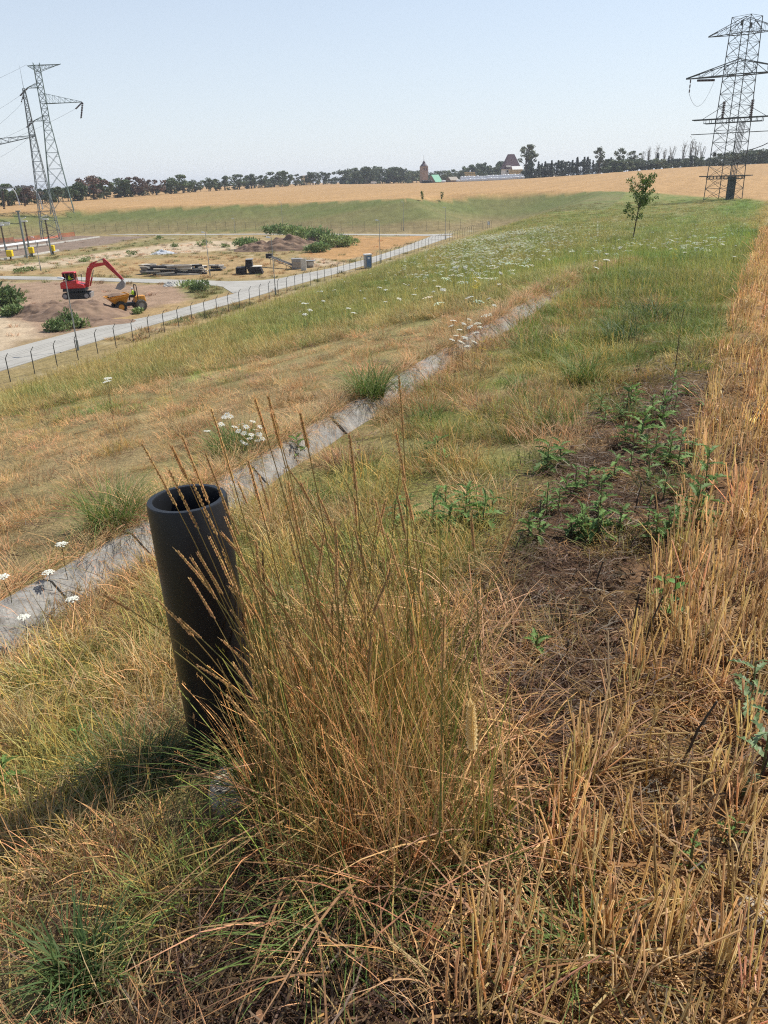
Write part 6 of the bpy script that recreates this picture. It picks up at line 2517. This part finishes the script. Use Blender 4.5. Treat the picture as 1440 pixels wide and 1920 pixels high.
# ------------------------------------------------------------------ trees
def crown_cloud(rr, n, lobes, leaf, flat=0.8):
    mb = MB()
    per = n // len(lobes)
    for (c, r) in lobes:
        for k in range(per):
            d = rr.normal(0, 1, 3)
            d /= np.linalg.norm(d)
            p = np.array(c) + d * np.array((r, r, r * flat)) * rr.uniform(0.55, 1.08)
            nrm = d + rr.normal(0, 0.7, 3)
            nrm /= np.linalg.norm(nrm)
            s = np.cross(nrm, rr.normal(0, 1, 3))
            s /= np.linalg.norm(s)
            u2 = np.cross(nrm, s)
            l = leaf * rr.uniform(0.6, 1.5)
            b = rr.uniform(0.6, 1.4)
            mb.add([p - s * l, p + u2 * l * 0.7, p + s * l, p - u2 * l * 0.7 + nrm * l * 0.3], [(0, 1, 2, 3)], (b, b * rr.uniform(0.92, 1.08), b))
    return mb


def tree_kind(rr, kind):
    """meshes of a tree one unit tall"""
    tb = MB()
    if kind == 'round':
        tb.tube([(0, 0, -0.03), (rr.normal(0, 0.01), rr.normal(0, 0.01), 0.2), (rr.normal(0, 0.02), 0, 0.55)], [0.036, 0.028, 0.012], 7)
        lobes = []
        w = rr.uniform(0.42, 0.52)
        for k in range(19):
            a, q = rr.uniform(0, 6.28), rr.rand() ** 0.5
            z = rr.uniform(0.26, 0.86)
            e = math.sqrt(max(0.05, 1 - ((z - 0.50) / 0.48) ** 2))
            c = (math.cos(a) * q * w * e, math.sin(a) * q * w * e, z)
            lobes.append((c, rr.uniform(0.09, 0.15)))
            if k < 7:
                tb.tube([(0, 0, 0.26), (c[0] * 0.5, c[1] * 0.5, 0.3 + (z - 0.3) * 0.6), c], [0.016, 0.011, 0.004], 5)
        cb = crown_cloud(rr, 1000, lobes, 0.04)
    elif kind == 'conifer':
        tb.tube([(0, 0, -0.03), (0, 0, 0.95)], [0.02, 0.004], 6)
        cb = MB()
        for k in range(520):
            z = rr.uniform(0.05, 1.0)
            r = 0.20 * (1 - z) ** 0.8 * (0.75 + 0.25 * math.cos(z * 60)) * rr.uniform(0.5, 1.1) + 0.005
            a = rr.uniform(0, 6.28)
            p = np.array((r * math.cos(a), r * math.sin(a), z))
            d = np.array((math.cos(a), math.sin(a), -0.35))
            s = np.array((-math.sin(a), math.cos(a), rr.normal(0, 0.3)))
            l = 0.045 * rr.uniform(0.6, 1.3)
            b = rr.uniform(0.6, 1.4)
            cb.ribbon([p - d * l, p + d * l * 0.2, p + d * l], [l * 0.6, l * 1.1, l * 0.2], s, (b, b, b))
    elif kind == 'hedge':
        tb.tube([(0, 0, -0.03), (0.01, 0, 0.5)], [0.03, 0.012], 6)
        lobes = []
        for k in range(16):
            a, q = rr.uniform(0, 6.28), rr.rand() ** 0.5 * 0.45
            lobes.append(((math.cos(a) * q, math.sin(a) * q, rr.uniform(0.08, 0.84) * (1.1 - 0.5 * q)), rr.uniform(0.12, 0.2)))
        cb = crown_cloud(rr, 800, lobes, 0.045)
    elif kind == 'tall':
        tb.tube([(0, 0, -0.03), (0.01, 0, 0.4), (0, 0.01, 0.9)], [0.026, 0.018, 0.005], 6)
        lobes = []
        for k in range(15):
            z = rr.uniform(0.38, 0.95)
            a = rr.uniform(0, 6.28)
            q = rr.uniform(0.03, 0.20)
            c = (math.cos(a) * q, math.sin(a) * q, z)
            lobes.append((c, rr.uniform(0.05, 0.095)))
            tb.tube([(0, 0, z - 0.16), c], [0.008, 0.003], 4)
        cb = crown_cloud(rr, 620, lobes, 0.026, 1.0)
    else:                                                      # nearly leafless: pale stems fanning upward
        lobes = []
        for k in range(6):
            a = rr.uniform(0, 6.28)
            sp = rr.uniform(0.05, 0.24)
            e = np.array((math.cos(a) * sp, math.sin(a) * sp, rr.uniform(0.8, 1.0)))
            tb.tube(bezier((0, 0, -0.03), (e[0] * 0.25, e[1] * 0.25, 0.5), e, 6), [0.016, 0.014, 0.011, 0.008, 0.006, 0.002], 5)
            for j in range(8):
                f = rr.uniform(0.35, 0.95)
                p = e * np.array((f * f, f * f, f))
                tw = p + np.array((rr.normal(0, 0.05), rr.normal(0, 0.05), rr.uniform(0.06, 0.14)))
                tb.tube([p, tw], [0.005, 0.0015], 4)
                lobes.append((tw, 0.03))
        cb = crown_cloud(rr, 200, lobes, 0.012)
    return tb, cb


leafy('tree_green', False, 0.12, hue=(0.085, 0.115, 0.05), objrand=0.25)
leafy('tree_rust', False, 0.12, hue=(0.15, 0.095, 0.07), objrand=0.2)
leafy('tree_grey_green', False, 0.15, hue=(0.13, 0.155, 0.085), objrand=0.25)
leafy('tree_dark', False, 0.10, hue=(0.045, 0.065, 0.042), objrand=0.25)
leafy('tree_pale', False, 0.15, hue=(0.16, 0.15, 0.095), objrand=0.2)
_tr = np.random.RandomState(101)
KINDS = {}
for _key, _kind, _mat, _tm, _cnt in (('g', 'round', 'tree_green', 'trunk', 5), ('r', 'round', 'tree_rust', 'trunk', 3), ('y', 'round', 'tree_grey_green', 'trunk', 4), ('c', 'conifer', 'tree_dark', 'trunk', 3), ('d', 'round', 'tree_dark', 'trunk', 3), ('h', 'hedge', 'tree_green', 'trunk', 4), ('k', 'hedge', 'tree_grey_green', 'trunk', 4), ('q', 'hedge', 'tree_dark', 'trunk', 3), ('t', 'tall', 'tree_grey_green', 'trunk', 3), ('b', 'bare', 'tree_pale', 'pale_trunk', 3)):
    KINDS[_key] = []
    for _ in range(_cnt):
        _tb, _cb = tree_kind(_tr, _kind)
        KINDS[_key].append((_tb.mesh('trunk', _tm), _cb.mesh('crown', _mat)))


def tree(p, h, key, label, group, wide=1.0, cat='tree', name='tree'):
    t = thing(name, label, cat, p, _tr.uniform(0, 6.28), group)
    tm, cm = KINDS[key][_tr.randint(len(KINDS[key]))]
    for nm, me in (('trunk', tm), ('crown', cm)):
        o = bpy.data.objects.new(nm, me)
        COL.objects.link(o)
        o.parent = t
        o.scale = (h * wide, h * wide, h)
    return t


def tree_px(px, top, dist, key, label, group, wide=1.0, name='tree', sink=0.0):
    x = (px - CX) / FPX * math.cos(PITCH) * dist
    z = ground_z(x, dist) - sink
    p = np.array((x, dist, z))
    h = at_dist(px, top, dist)[2] - z
    for _ in range(2):                                           # keep the foot under the pixel despite the roll
        x = at_dist(px, top + 8, dist)[0]
        z = ground_z(x, dist) - sink
        h = at_dist(px, top, dist)[2] - z
    return tree((x, dist, z), h, key, label, group, wide, 'tree', name)


def tree_lines():
    row = [(10, 342, 'g'), (45, 343, 'r'), (76, 352, 'g'), (106, 347, 'g'), (140, 339, 'g'), (152, 345, 'g'), (170, 327, 'r'), (190, 329, 'g'), (222, 330, 'g'), (241, 327, 'r'), (268, 342, 'r'), (290, 333, 'r'), (318, 331, 'g'), (340, 325, 'g'), (364, 334, 'y'), (392, 330, 'g'),
           (420, 328, 'g'), (447, 325, 'g'), (470, 324, 'g'), (490, 327, 'g'), (513, 320, 'g'), (535, 318, 'g'), (553, 324, 'y'), (586, 320, 'g'), (605, 319, 'g')]
    lab = {'g': 'round dark green roadside tree in the row beyond the left field', 'r': 'rust brown roadside tree in the row beyond the left field', 'y': 'grey green roadside tree in the row beyond the left field'}
    for px, top, k in row:
        dist = np.interp(px, [0, 100, 300, 450, 620], [405, 446, 587, 744, 900])
        tree_px(px, top, dist, k, lab[k], {'g': 'green roadside trees', 'r': 'rust brown roadside trees', 'y': 'grey green roadside trees'}[k], 1.3)
    rr = np.random.RandomState(103)
    for px in np.arange(-12, 632, 11.5):                      # younger growth and bushes standing between the big trees
        dist = np.interp(px, [0, 100, 300, 450, 620], [405, 446, 587, 744, 900]) * rr.uniform(0.99, 1.03)
        full = np.interp(px, [0, 100, 300, 450, 620], [46, 44, 38, 32, 27])
        base = np.interp(px, [0, 100, 300, 450, 620], [390, 380, 366, 355, 346])
        tree_px(px + rr.uniform(-4, 4), base - full * rr.uniform(0.25, 0.75), dist, 'hkgq'[(q := rr.randint(4))], ('smaller green bush filling in', 'smaller grey green bush filling in', 'smaller round crowned tree filling in', 'smaller blackish green bush filling in')[q] + ' between the roadside trees', ('green bushes', 'grey green bushes', 'small round trees', 'blackish bushes')[q] + ' in the roadside row', rr.uniform(0.9, 1.4))
    # low scrub behind that row, lighter with distance
    for px in np.arange(-20, 640, 17):
        dist = np.interp(px, [0, 100, 300, 450, 620], [405, 446, 587, 744, 900]) * rr.uniform(1.25, 1.5)
        hor = 338.8 - (px - 702) * 0.0292
        tree_px(px + rr.uniform(-6, 6), hor - rr.uniform(2, 9), dist, 'k', 'low grey green tree behind the roadside row', 'trees behind the roadside row', 1.5)
    # belt in the middle
    for px in np.arange(640, 1000, 7.5):
        d = np.interp(px, [640, 800, 990], [930, 930, 860]) * rr.uniform(0.97, 1.05)
        top = np.interp(px, [640, 700, 760, 800, 860, 900, 940, 985], [320, 314, 317, 320, 322, 314, 305, 318]) + rr.uniform(-6, 5)
        tree_px(px + rr.uniform(-3, 3), top, d, 'hk'[rr.randint(2)], 'tree in the dense green belt behind the straw stacks', 'trees in the belt behind the farm', 1.25)
    for px, top in ((672, 312), (688, 310), (738, 312), (836, 318), (880, 306), (896, 303), (912, 302), (938, 300), (945, 298)):
        tree_px(px, top, 905, 'g', 'taller tree rising from the green belt behind the straw stacks', 'taller trees in the belt', 1.0)
    for px in np.arange(990, 1150, 6.5):
        tree_px(px + rr.uniform(-2, 2), np.interp(px, [990, 1060, 1150], [306, 300, 297]) + rr.uniform(-6, 5), 690 * rr.uniform(0.97, 1.04), 'ccq'[rr.randint(3)], 'dark conifer in the dense plantation beside the farm', 'dark plantation trees', 1.2)
    tree_px(988, 270, 700, 't', 'tall open tree rising above the house and plantation', None, 1.35)
    tree_px(997, 280, 702, 't', 'slightly lower tree leaning on the tall open tree by the plantation', None, 1.3)
    for px, top, w, nm in ((1126, 274, 1.3, 'tall grey green tree standing clear above the right end of the plantation'), (1163, 276, 1.3, 'tall loose tree on the skyline beside the bare poplars'), (1190, 282, 1.5, 'smaller loose tree on the skyline left of the bare poplars')):
        tree_px(px, top, 640, 't', nm, None, w)
    for px, top in ((1206, 280), (1218, 272), (1233, 271), (1247, 276), (1262, 270), (1283, 266), (1297, 259), (1308, 262), (1318, 270)):
        tree_px(px, top, 625, 'b', 'thin pale half bare poplar on the right skyline', 'half bare poplars', 1.0)
    for px in np.arange(1140, 1330, 7):
        tree_px(px + rr.uniform(-3, 3), np.interp(px, [1140, 1240, 1330], [301, 297, 292]) + rr.uniform(-5, 5), 600 * rr.uniform(0.98, 1.05), 'hkq'[rr.randint(3)], 'low tree in the hedge beneath the bare poplars', 'hedge trees under the poplars', 1.5)
    for px, top in ((1233, 287), (1254, 292), (1297, 292)):
        tree_px(px, top, 598, 'c', 'dark spruce standing in the hedge beneath the bare poplars', 'spruces in the hedge', 1.3)
    for px in np.arange(1325, 1560, 7.5):
        tree_px(px + rr.uniform(-3, 3), np.interp(px, [1325, 1360, 1400, 1440, 1560], [294, 288, 282, 276, 272]) + rr.uniform(-6, 5), 585 * rr.uniform(0.98, 1.06), 'hk'[rr.randint(2)], 'tree in the thick green wood behind the dark pylon', 'trees in the wood behind the pylon', 1.35)


tree_lines()


# ------------------------------------------------------------------ young trees
def sapling(p, H, lean, label, seed, n_leaf=520, leaf=0.055, crown0=0.38, spread=0.27):
    rr = np.random.RandomState(seed)
    t = thing('young_tree', label, 'tree', p)
    tip = np.array((lean * H, 0.02 * H, H * 0.92))
    mb = MB()
    path = bezier((0, 0, -0.1), (lean * H * 0.45, 0, H * 0.45), tip, 8)
    mb.tube(path, list(np.linspace(0.034, 0.008, 8) * H / 3), 7)
    twigs = []
    for k in range(34):
        f = rr.uniform(crown0, 0.95)
        q = path[int(f * 7)] + (path[min(7, int(f * 7) + 1)] - path[int(f * 7)]) * (f * 7 % 1)
        a = rr.uniform(0, 6.28)
        L = spread * H * (1.0 - 0.55 * abs(f - 0.62) / 0.4) * rr.uniform(0.6, 1.3)
        e = q + np.array((math.cos(a) * L * 0.8, math.sin(a) * L * 0.8, L * rr.uniform(0.4, 1.0)))
        m = (q + e) / 2 + np.array((0, 0, -0.05 * L))
        mb.tube(bezier(q, m, e, 4), [0.011 * H / 3, 0.008 * H / 3, 0.006 * H / 3, 0.003 * H / 3], 5)
        twigs += [bezier(q, m, e, 6)[i] for i in (2, 3, 4, 5, 5)]
    mb.build('trunk', 'trunk', t)
    cb = MB()
    for k in range(n_leaf):
        c = twigs[rr.randint(len(twigs))] + rr.normal(0, 0.055 * H / 3, 3)
        d = rr.normal(0, 1, 3)
        d[2] -= 0.4
        d /= np.linalg.norm(d)
        s = np.cross(d, rr.normal(0, 1, 3))
        s /= np.linalg.norm(s)
        l = leaf * rr.uniform(0.7, 1.4)
        b = rr.uniform(0.65, 1.4)
        cb.ribbon([c, c + d * l * 0.5, c + d * l], [l * 0.15, l * 0.55, l * 0.08], s, (b, b * rr.uniform(0.95, 1.1), b))
    cb.build('crown', 'sapling_green', t)


leafy('sapling_green', False, 0.3, 0.5, 0.35, hue=(0.10, 0.155, 0.035))


def saplings():
    g = G(1186, 450)
    h = at_dist(1195, 328, g[1])[2] - g[2]
    sapling(g, h, 0.10, 'young leafy tree with a thin leaning trunk on the grassy ridge', 5, 2300, h * 0.027, 0.34, 0.31)
    for px, base, top, lab in ((792, 377, 358, 'small bushy sapling on the far bank beside another'), (829, 377, 359, 'small upright sapling with a dark crown on the far bank')):
        g = G(px, base)
        h = at_dist(px, top, g[1])[2] - g[2]
        sapling(g, h, 0.0, lab, int(px), 420, h * 0.07, 0.25, 0.26)


saplings()


# ------------------------------------------------------------------ farm, church and houses on the skyline
simple('church_wall', (0.36, 0.25, 0.19), 0.9, 0, 0.2, 0.4)
simple('slate', (0.085, 0.06, 0.075), 0.7, 0, 0.2, 0.5)
simple('plum_roof', (0.11, 0.062, 0.075), 0.75, 0, 0.2, 0.4)
simple('green_sheet', (0.11, 0.34, 0.215), 0.6, 0, 0.12, 0.6)
simple('straw_bale', (0.52, 0.39, 0.20), 0.9, 0, 0.25, 0.8)
simple('plastic_white', (0.78, 0.79, 0.80), 0.4, 0, 0.08)
simple('plaster_yellow', (0.62, 0.50, 0.28), 0.9, 0, 0.1)
simple('plaster_white', (0.75, 0.74, 0.70), 0.9, 0, 0.1)
simple('brick_brown', (0.24, 0.16, 0.125), 0.9, 0, 0.2)


def spot_at(px, dist, z=None):
    x = at_dist(px, 335, dist)[0]
    return np.array((x, dist, ground_z(x, dist) if z is None else z))


def gable(t, L, W, h, rh, wall, roof, z0=0.0, eave=0.5):
    mb = MB()
    mb.box((0, 0, z0 + h / 2), (L, W, h))
    P = [(-L / 2, -W / 2, z0 + h), (-L / 2, W / 2, z0 + h), (-L / 2, 0, z0 + h + rh), (L / 2, -W / 2, z0 + h), (L / 2, W / 2, z0 + h), (L / 2, 0, z0 + h + rh)]
    mb.add(P, [(0, 2, 1), (3, 4, 5)])
    w = mb.build('wall', wall, t)
    mb = MB()
    for s in (-1, 1):
        a = np.array((0, s * (W / 2 + eave), z0 + h - eave * rh / (W / 2)))
        b = np.array((0, 0, z0 + h + rh + 0.02))
        n = np.array((0, s * rh, W / 2))
        n = n / np.linalg.norm(n) * 0.25
        P = []
        for x in (-L / 2 - eave, L / 2 + eave):
            P += [(x, *(a)[1:]), (x, *(b)[1:]), (x, *(b + n)[1:]), (x, *(a + n)[1:])]
        mb.add(P, [(0, 1, 2, 3), (7, 6, 5, 4), (0, 4, 5, 1), (1, 5, 6, 2), (2, 6, 7, 3), (3, 7, 4, 0)])
    r = mb.build('roof', roof, t)
    return w, r


def skyline():
    # church tower
    p = spot_at(795, 885)
    H = at_dist(795, 306, 885)[2] - p[2]
    t = thing('church_tower', 'brown church tower with a dark cap rising behind the trees', 'church', p, 0.4)
    mb = MB()
    mb.box((0, 0, H * 0.42), (6.6, 6.6, H * 0.84))
    w = mb.build('wall', 'church_wall', t)
    for s in (-1, 1):
        mb = MB()
        mb.box((s * 1.3, -3.32, H * 0.70), (1.2, 0.2, 2.6))
        mb.build('belfry_window', 'slate', w)
    mb = MB()
    mb.lathe([(4.4, H * 0.84), (3.6, H * 0.9), (2.4, H * 0.96), (1.6, H), (1.5, H * 1.06), (0.0, H * 1.14)], 8)
    r = mb.build('cap_roof', 'slate', t)
    mb = MB()
    mb.bar((0, 0, H * 1.1), (0, 0, H * 1.42), 0.5, 6, 0.12)
    mb.build('spire', 'slate', r)
    # big plum roofed house
    p = spot_at(957, 800)
    zr = at_dist(957, 289, 800)[2] - p[2]
    t = thing('house', 'large house with a steep plum coloured hipped roof among trees', 'house', p, 0.15)
    h = zr * 0.42
    mb = MB()
    mb.box((0, 0, h / 2), (15, 11, h))
    w = mb.build('wall', 'plaster_white', t)
    for x in (-5, -1.7, 1.7, 5):
        mb = MB()
        mb.box((x, -5.55, h - 2), (1.3, 0.15, 1.7))
        mb.build('window', 'window_glass', w)
    mb = MB()
    P = [(-8.5, -6.5, h), (8.5, -6.5, h), (8.5, 6.5, h), (-8.5, 6.5, h), (-3.4, 0, zr), (3.0, 0, zr)]
    mb.add(P, [(0, 1, 5, 4), (1, 2, 5), (2, 3, 4, 5), (3, 0, 4), (3, 2, 1, 0)])
    r = mb.build('roof', 'plum_roof', t)
    mb = MB()
    mb.box((-4.4, -5.0, h + 2.3), (4.2, 2.4, 1.5))
    mb.build('dormer', 'plaster_white', r)
    p = spot_at(968, 790)
    t = thing('annexe', 'small white gabled annexe below the plum roofed house', 'house', p, 0.1)
    gable(t, 9, 7, at_dist(968, 311, 790)[2] - p[2] - 3, 2.6, 'brick_brown', 'plaster_white')
    # yellow house far left
    p = spot_at(573, 960)
    t = thing('house', 'small pale yellow house between roadside trees', 'house', p, 0.5)
    w, r = gable(t, 9, 8, at_dist(573, 333, 960)[2] - p[2], 2.0, 'plaster_yellow', 'brick_brown')
    mb = MB()
    mb.box((-1, -4.05, 3), (1.2, 0.15, 1.6))
    mb.build('window', 'window_glass', w)
    # green A-frame barn
    p = spot_at(815, 760)
    t = thing('barn', 'barn with a steep bright green sheet roof', 'barn', p, 0.9)
    gable(t, 11, 9, 0.8, at_dist(815, 328, 760)[2] - p[2] - 0.8, 'brick_brown', 'green_sheet', eave=0.3)
    p = spot_at(848, 765)
    t = thing('shed', 'low grey brown shed between the green barn and white bales', 'shed', p, 0.7)
    gable(t, 10, 6, 1.6, at_dist(846, 332, 765)[2] - p[2] - 1.6, 'brick_brown', 'timber', eave=0.3)
    # straw bale stacks: courses of big bales, stepped back
    for px, top, dist, L, lab in ((884, 322, 775, 11, 'stepped stack of golden straw bales behind the white bales'), (970, 317, 745, 14, 'larger stepped stack of golden straw bales near the plum roofed house')):
        p = spot_at(px, dist)
        Ht = at_dist(px, top, dist)[2] - p[2]
        t = thing('straw_stack', lab, 'straw stack', p, -0.12)
        n = max(5, int(Ht / 1.25))
        me = MB()
        me.box((0, 0, 0), (2.35, 1.3, 1.12))
        bale = me.mesh('bale', 'straw_bale')
        for c in range(n):
            rows = 2 if c < n - 1 else 1
            m = int(L / 2.45)
            for k in range(m):
                for r in range(rows):
                    o = bpy.data.objects.new('bale', bale)
                    COL.objects.link(o)
                    o.parent = t
                    o.location = ((k - (m - 1) / 2) * 2.45 - c * 0.35, r * 1.35 + c * 0.55, 0.56 + c * Ht / n)
                    o.rotation_euler = (0, 0, random.uniform(-0.04, 0.04))
    # white wrapped bales in a long row
    mb = MB()
    mb.lathe([(0.0, 0.0), (0.7, 0.0), (0.95, 0.25), (1.0, 0.75), (0.9, 1.35), (0.6, 1.6), (0.0, 1.65)], 12)
    bm_ = mb.mesh('wrapped_bale', 'plastic_white', True)
    k = 0
    for px in np.arange(866, 986, 2.6):
        for row in range(2):
            d = np.interp(px, [866, 986], [742, 722]) + row * 2.2
            p = spot_at(px + random.uniform(-0.5, 0.5), d)
            o = bpy.data.objects.new('wrapped_bale', bm_)
            COL.objects.link(o)
            s = random.uniform(1.15, 1.4)
            o.location = tuple(p + np.array((0, 0, row * 0.9 - 0.1)))
            o.scale = (s * 1.15, s, s * (1.15 + 0.5 * row))
            tag(o, 'white plastic wrapped bale in the long row in front of the straw stacks', 'bale', 'white wrapped bales')
    for px in (830, 833, 860, 863, 858):
        o = bpy.data.objects.new('wrapped_bale', bm_)
        COL.objects.link(o)
        o.location = tuple(spot_at(px, 750))
        o.scale = (1.2, 1.2, 1.1)
        tag(o, 'single white wrapped bale lying near the grey brown shed', 'bale', 'loose white wrapped bales')
    mb = MB()
    mb.lathe([(0.0, 0.0), (0.7, 0.0), (0.95, 0.25), (1.0, 0.75), (0.9, 1.35), (0.6, 1.6), (0.0, 1.65)], 12)
    db = mb.mesh('dark_bale', 'machine_black', True)
    for px in (793, 796, 799, 802, 805, 808):
        o = bpy.data.objects.new('dark_bale', db)
        COL.objects.link(o)
        o.location = tuple(spot_at(px, 745))
        o.scale = (1.3, 1.3, 1.5)
        tag(o, 'dark wrapped bale at the left foot of the green barn', 'bale', 'dark wrapped bales')
    p = spot_at(700, 870)
    t = thing('van', 'tiny white van parked in front of the far trees', 'van', p, 0.1)
    mb = MB()
    mb.prism([(-2.6, -1), (2.6, -1), (2.6, 1), (-2.6, 1)], 2.0, 0.5)
    mb.prism([(2.6, -0.95), (3.5, -0.9), (3.5, 0.9), (2.6, 0.95)], 1.1, 0.5)
    mb.build('body', 'plaster_white', t)
    for x in (-1.7, 2.3):
        for y in (-0.9, 0.9):
            mb = MB()
            mb.bar((x, y - 0.12, 0.42), (x, y + 0.12, 0.42), 0.84, 12)
            mb.build('wheel', 'rubber', t)
    mb = MB()
    mb.box((2.9, 0, 1.85), (0.5, 1.7, 0.6), taper=0.8)
    mb.build('windscreen', 'window_glass', t)


skyline()

# ------------------------------------------------------------------ summer haze: even, thin air round the whole scene
def haze():
    m = bpy.data.materials.new('haze')
    m.use_nodes = True
    nt = m.node_tree
    nt.nodes.remove(nt.nodes['Principled BSDF'])
    v = nt.nodes.new('ShaderNodeVolumePrincipled')
    v.inputs['Color'].default_value = (0.86, 0.91, 1.0, 1)
    v.inputs['Density'].default_value = 0.00014
    v.inputs['Anisotropy'].default_value = 0.2
    nt.links.new(v.outputs[0], nt.nodes['Material Output'].inputs['Volume'])
    M['haze'] = m
    mb = MB()
    mb.box((0, 0, 17), (18800, 18800, 66))
    o = mb.build('haze', 'haze')
    tag(o, kind='stuff')


haze()
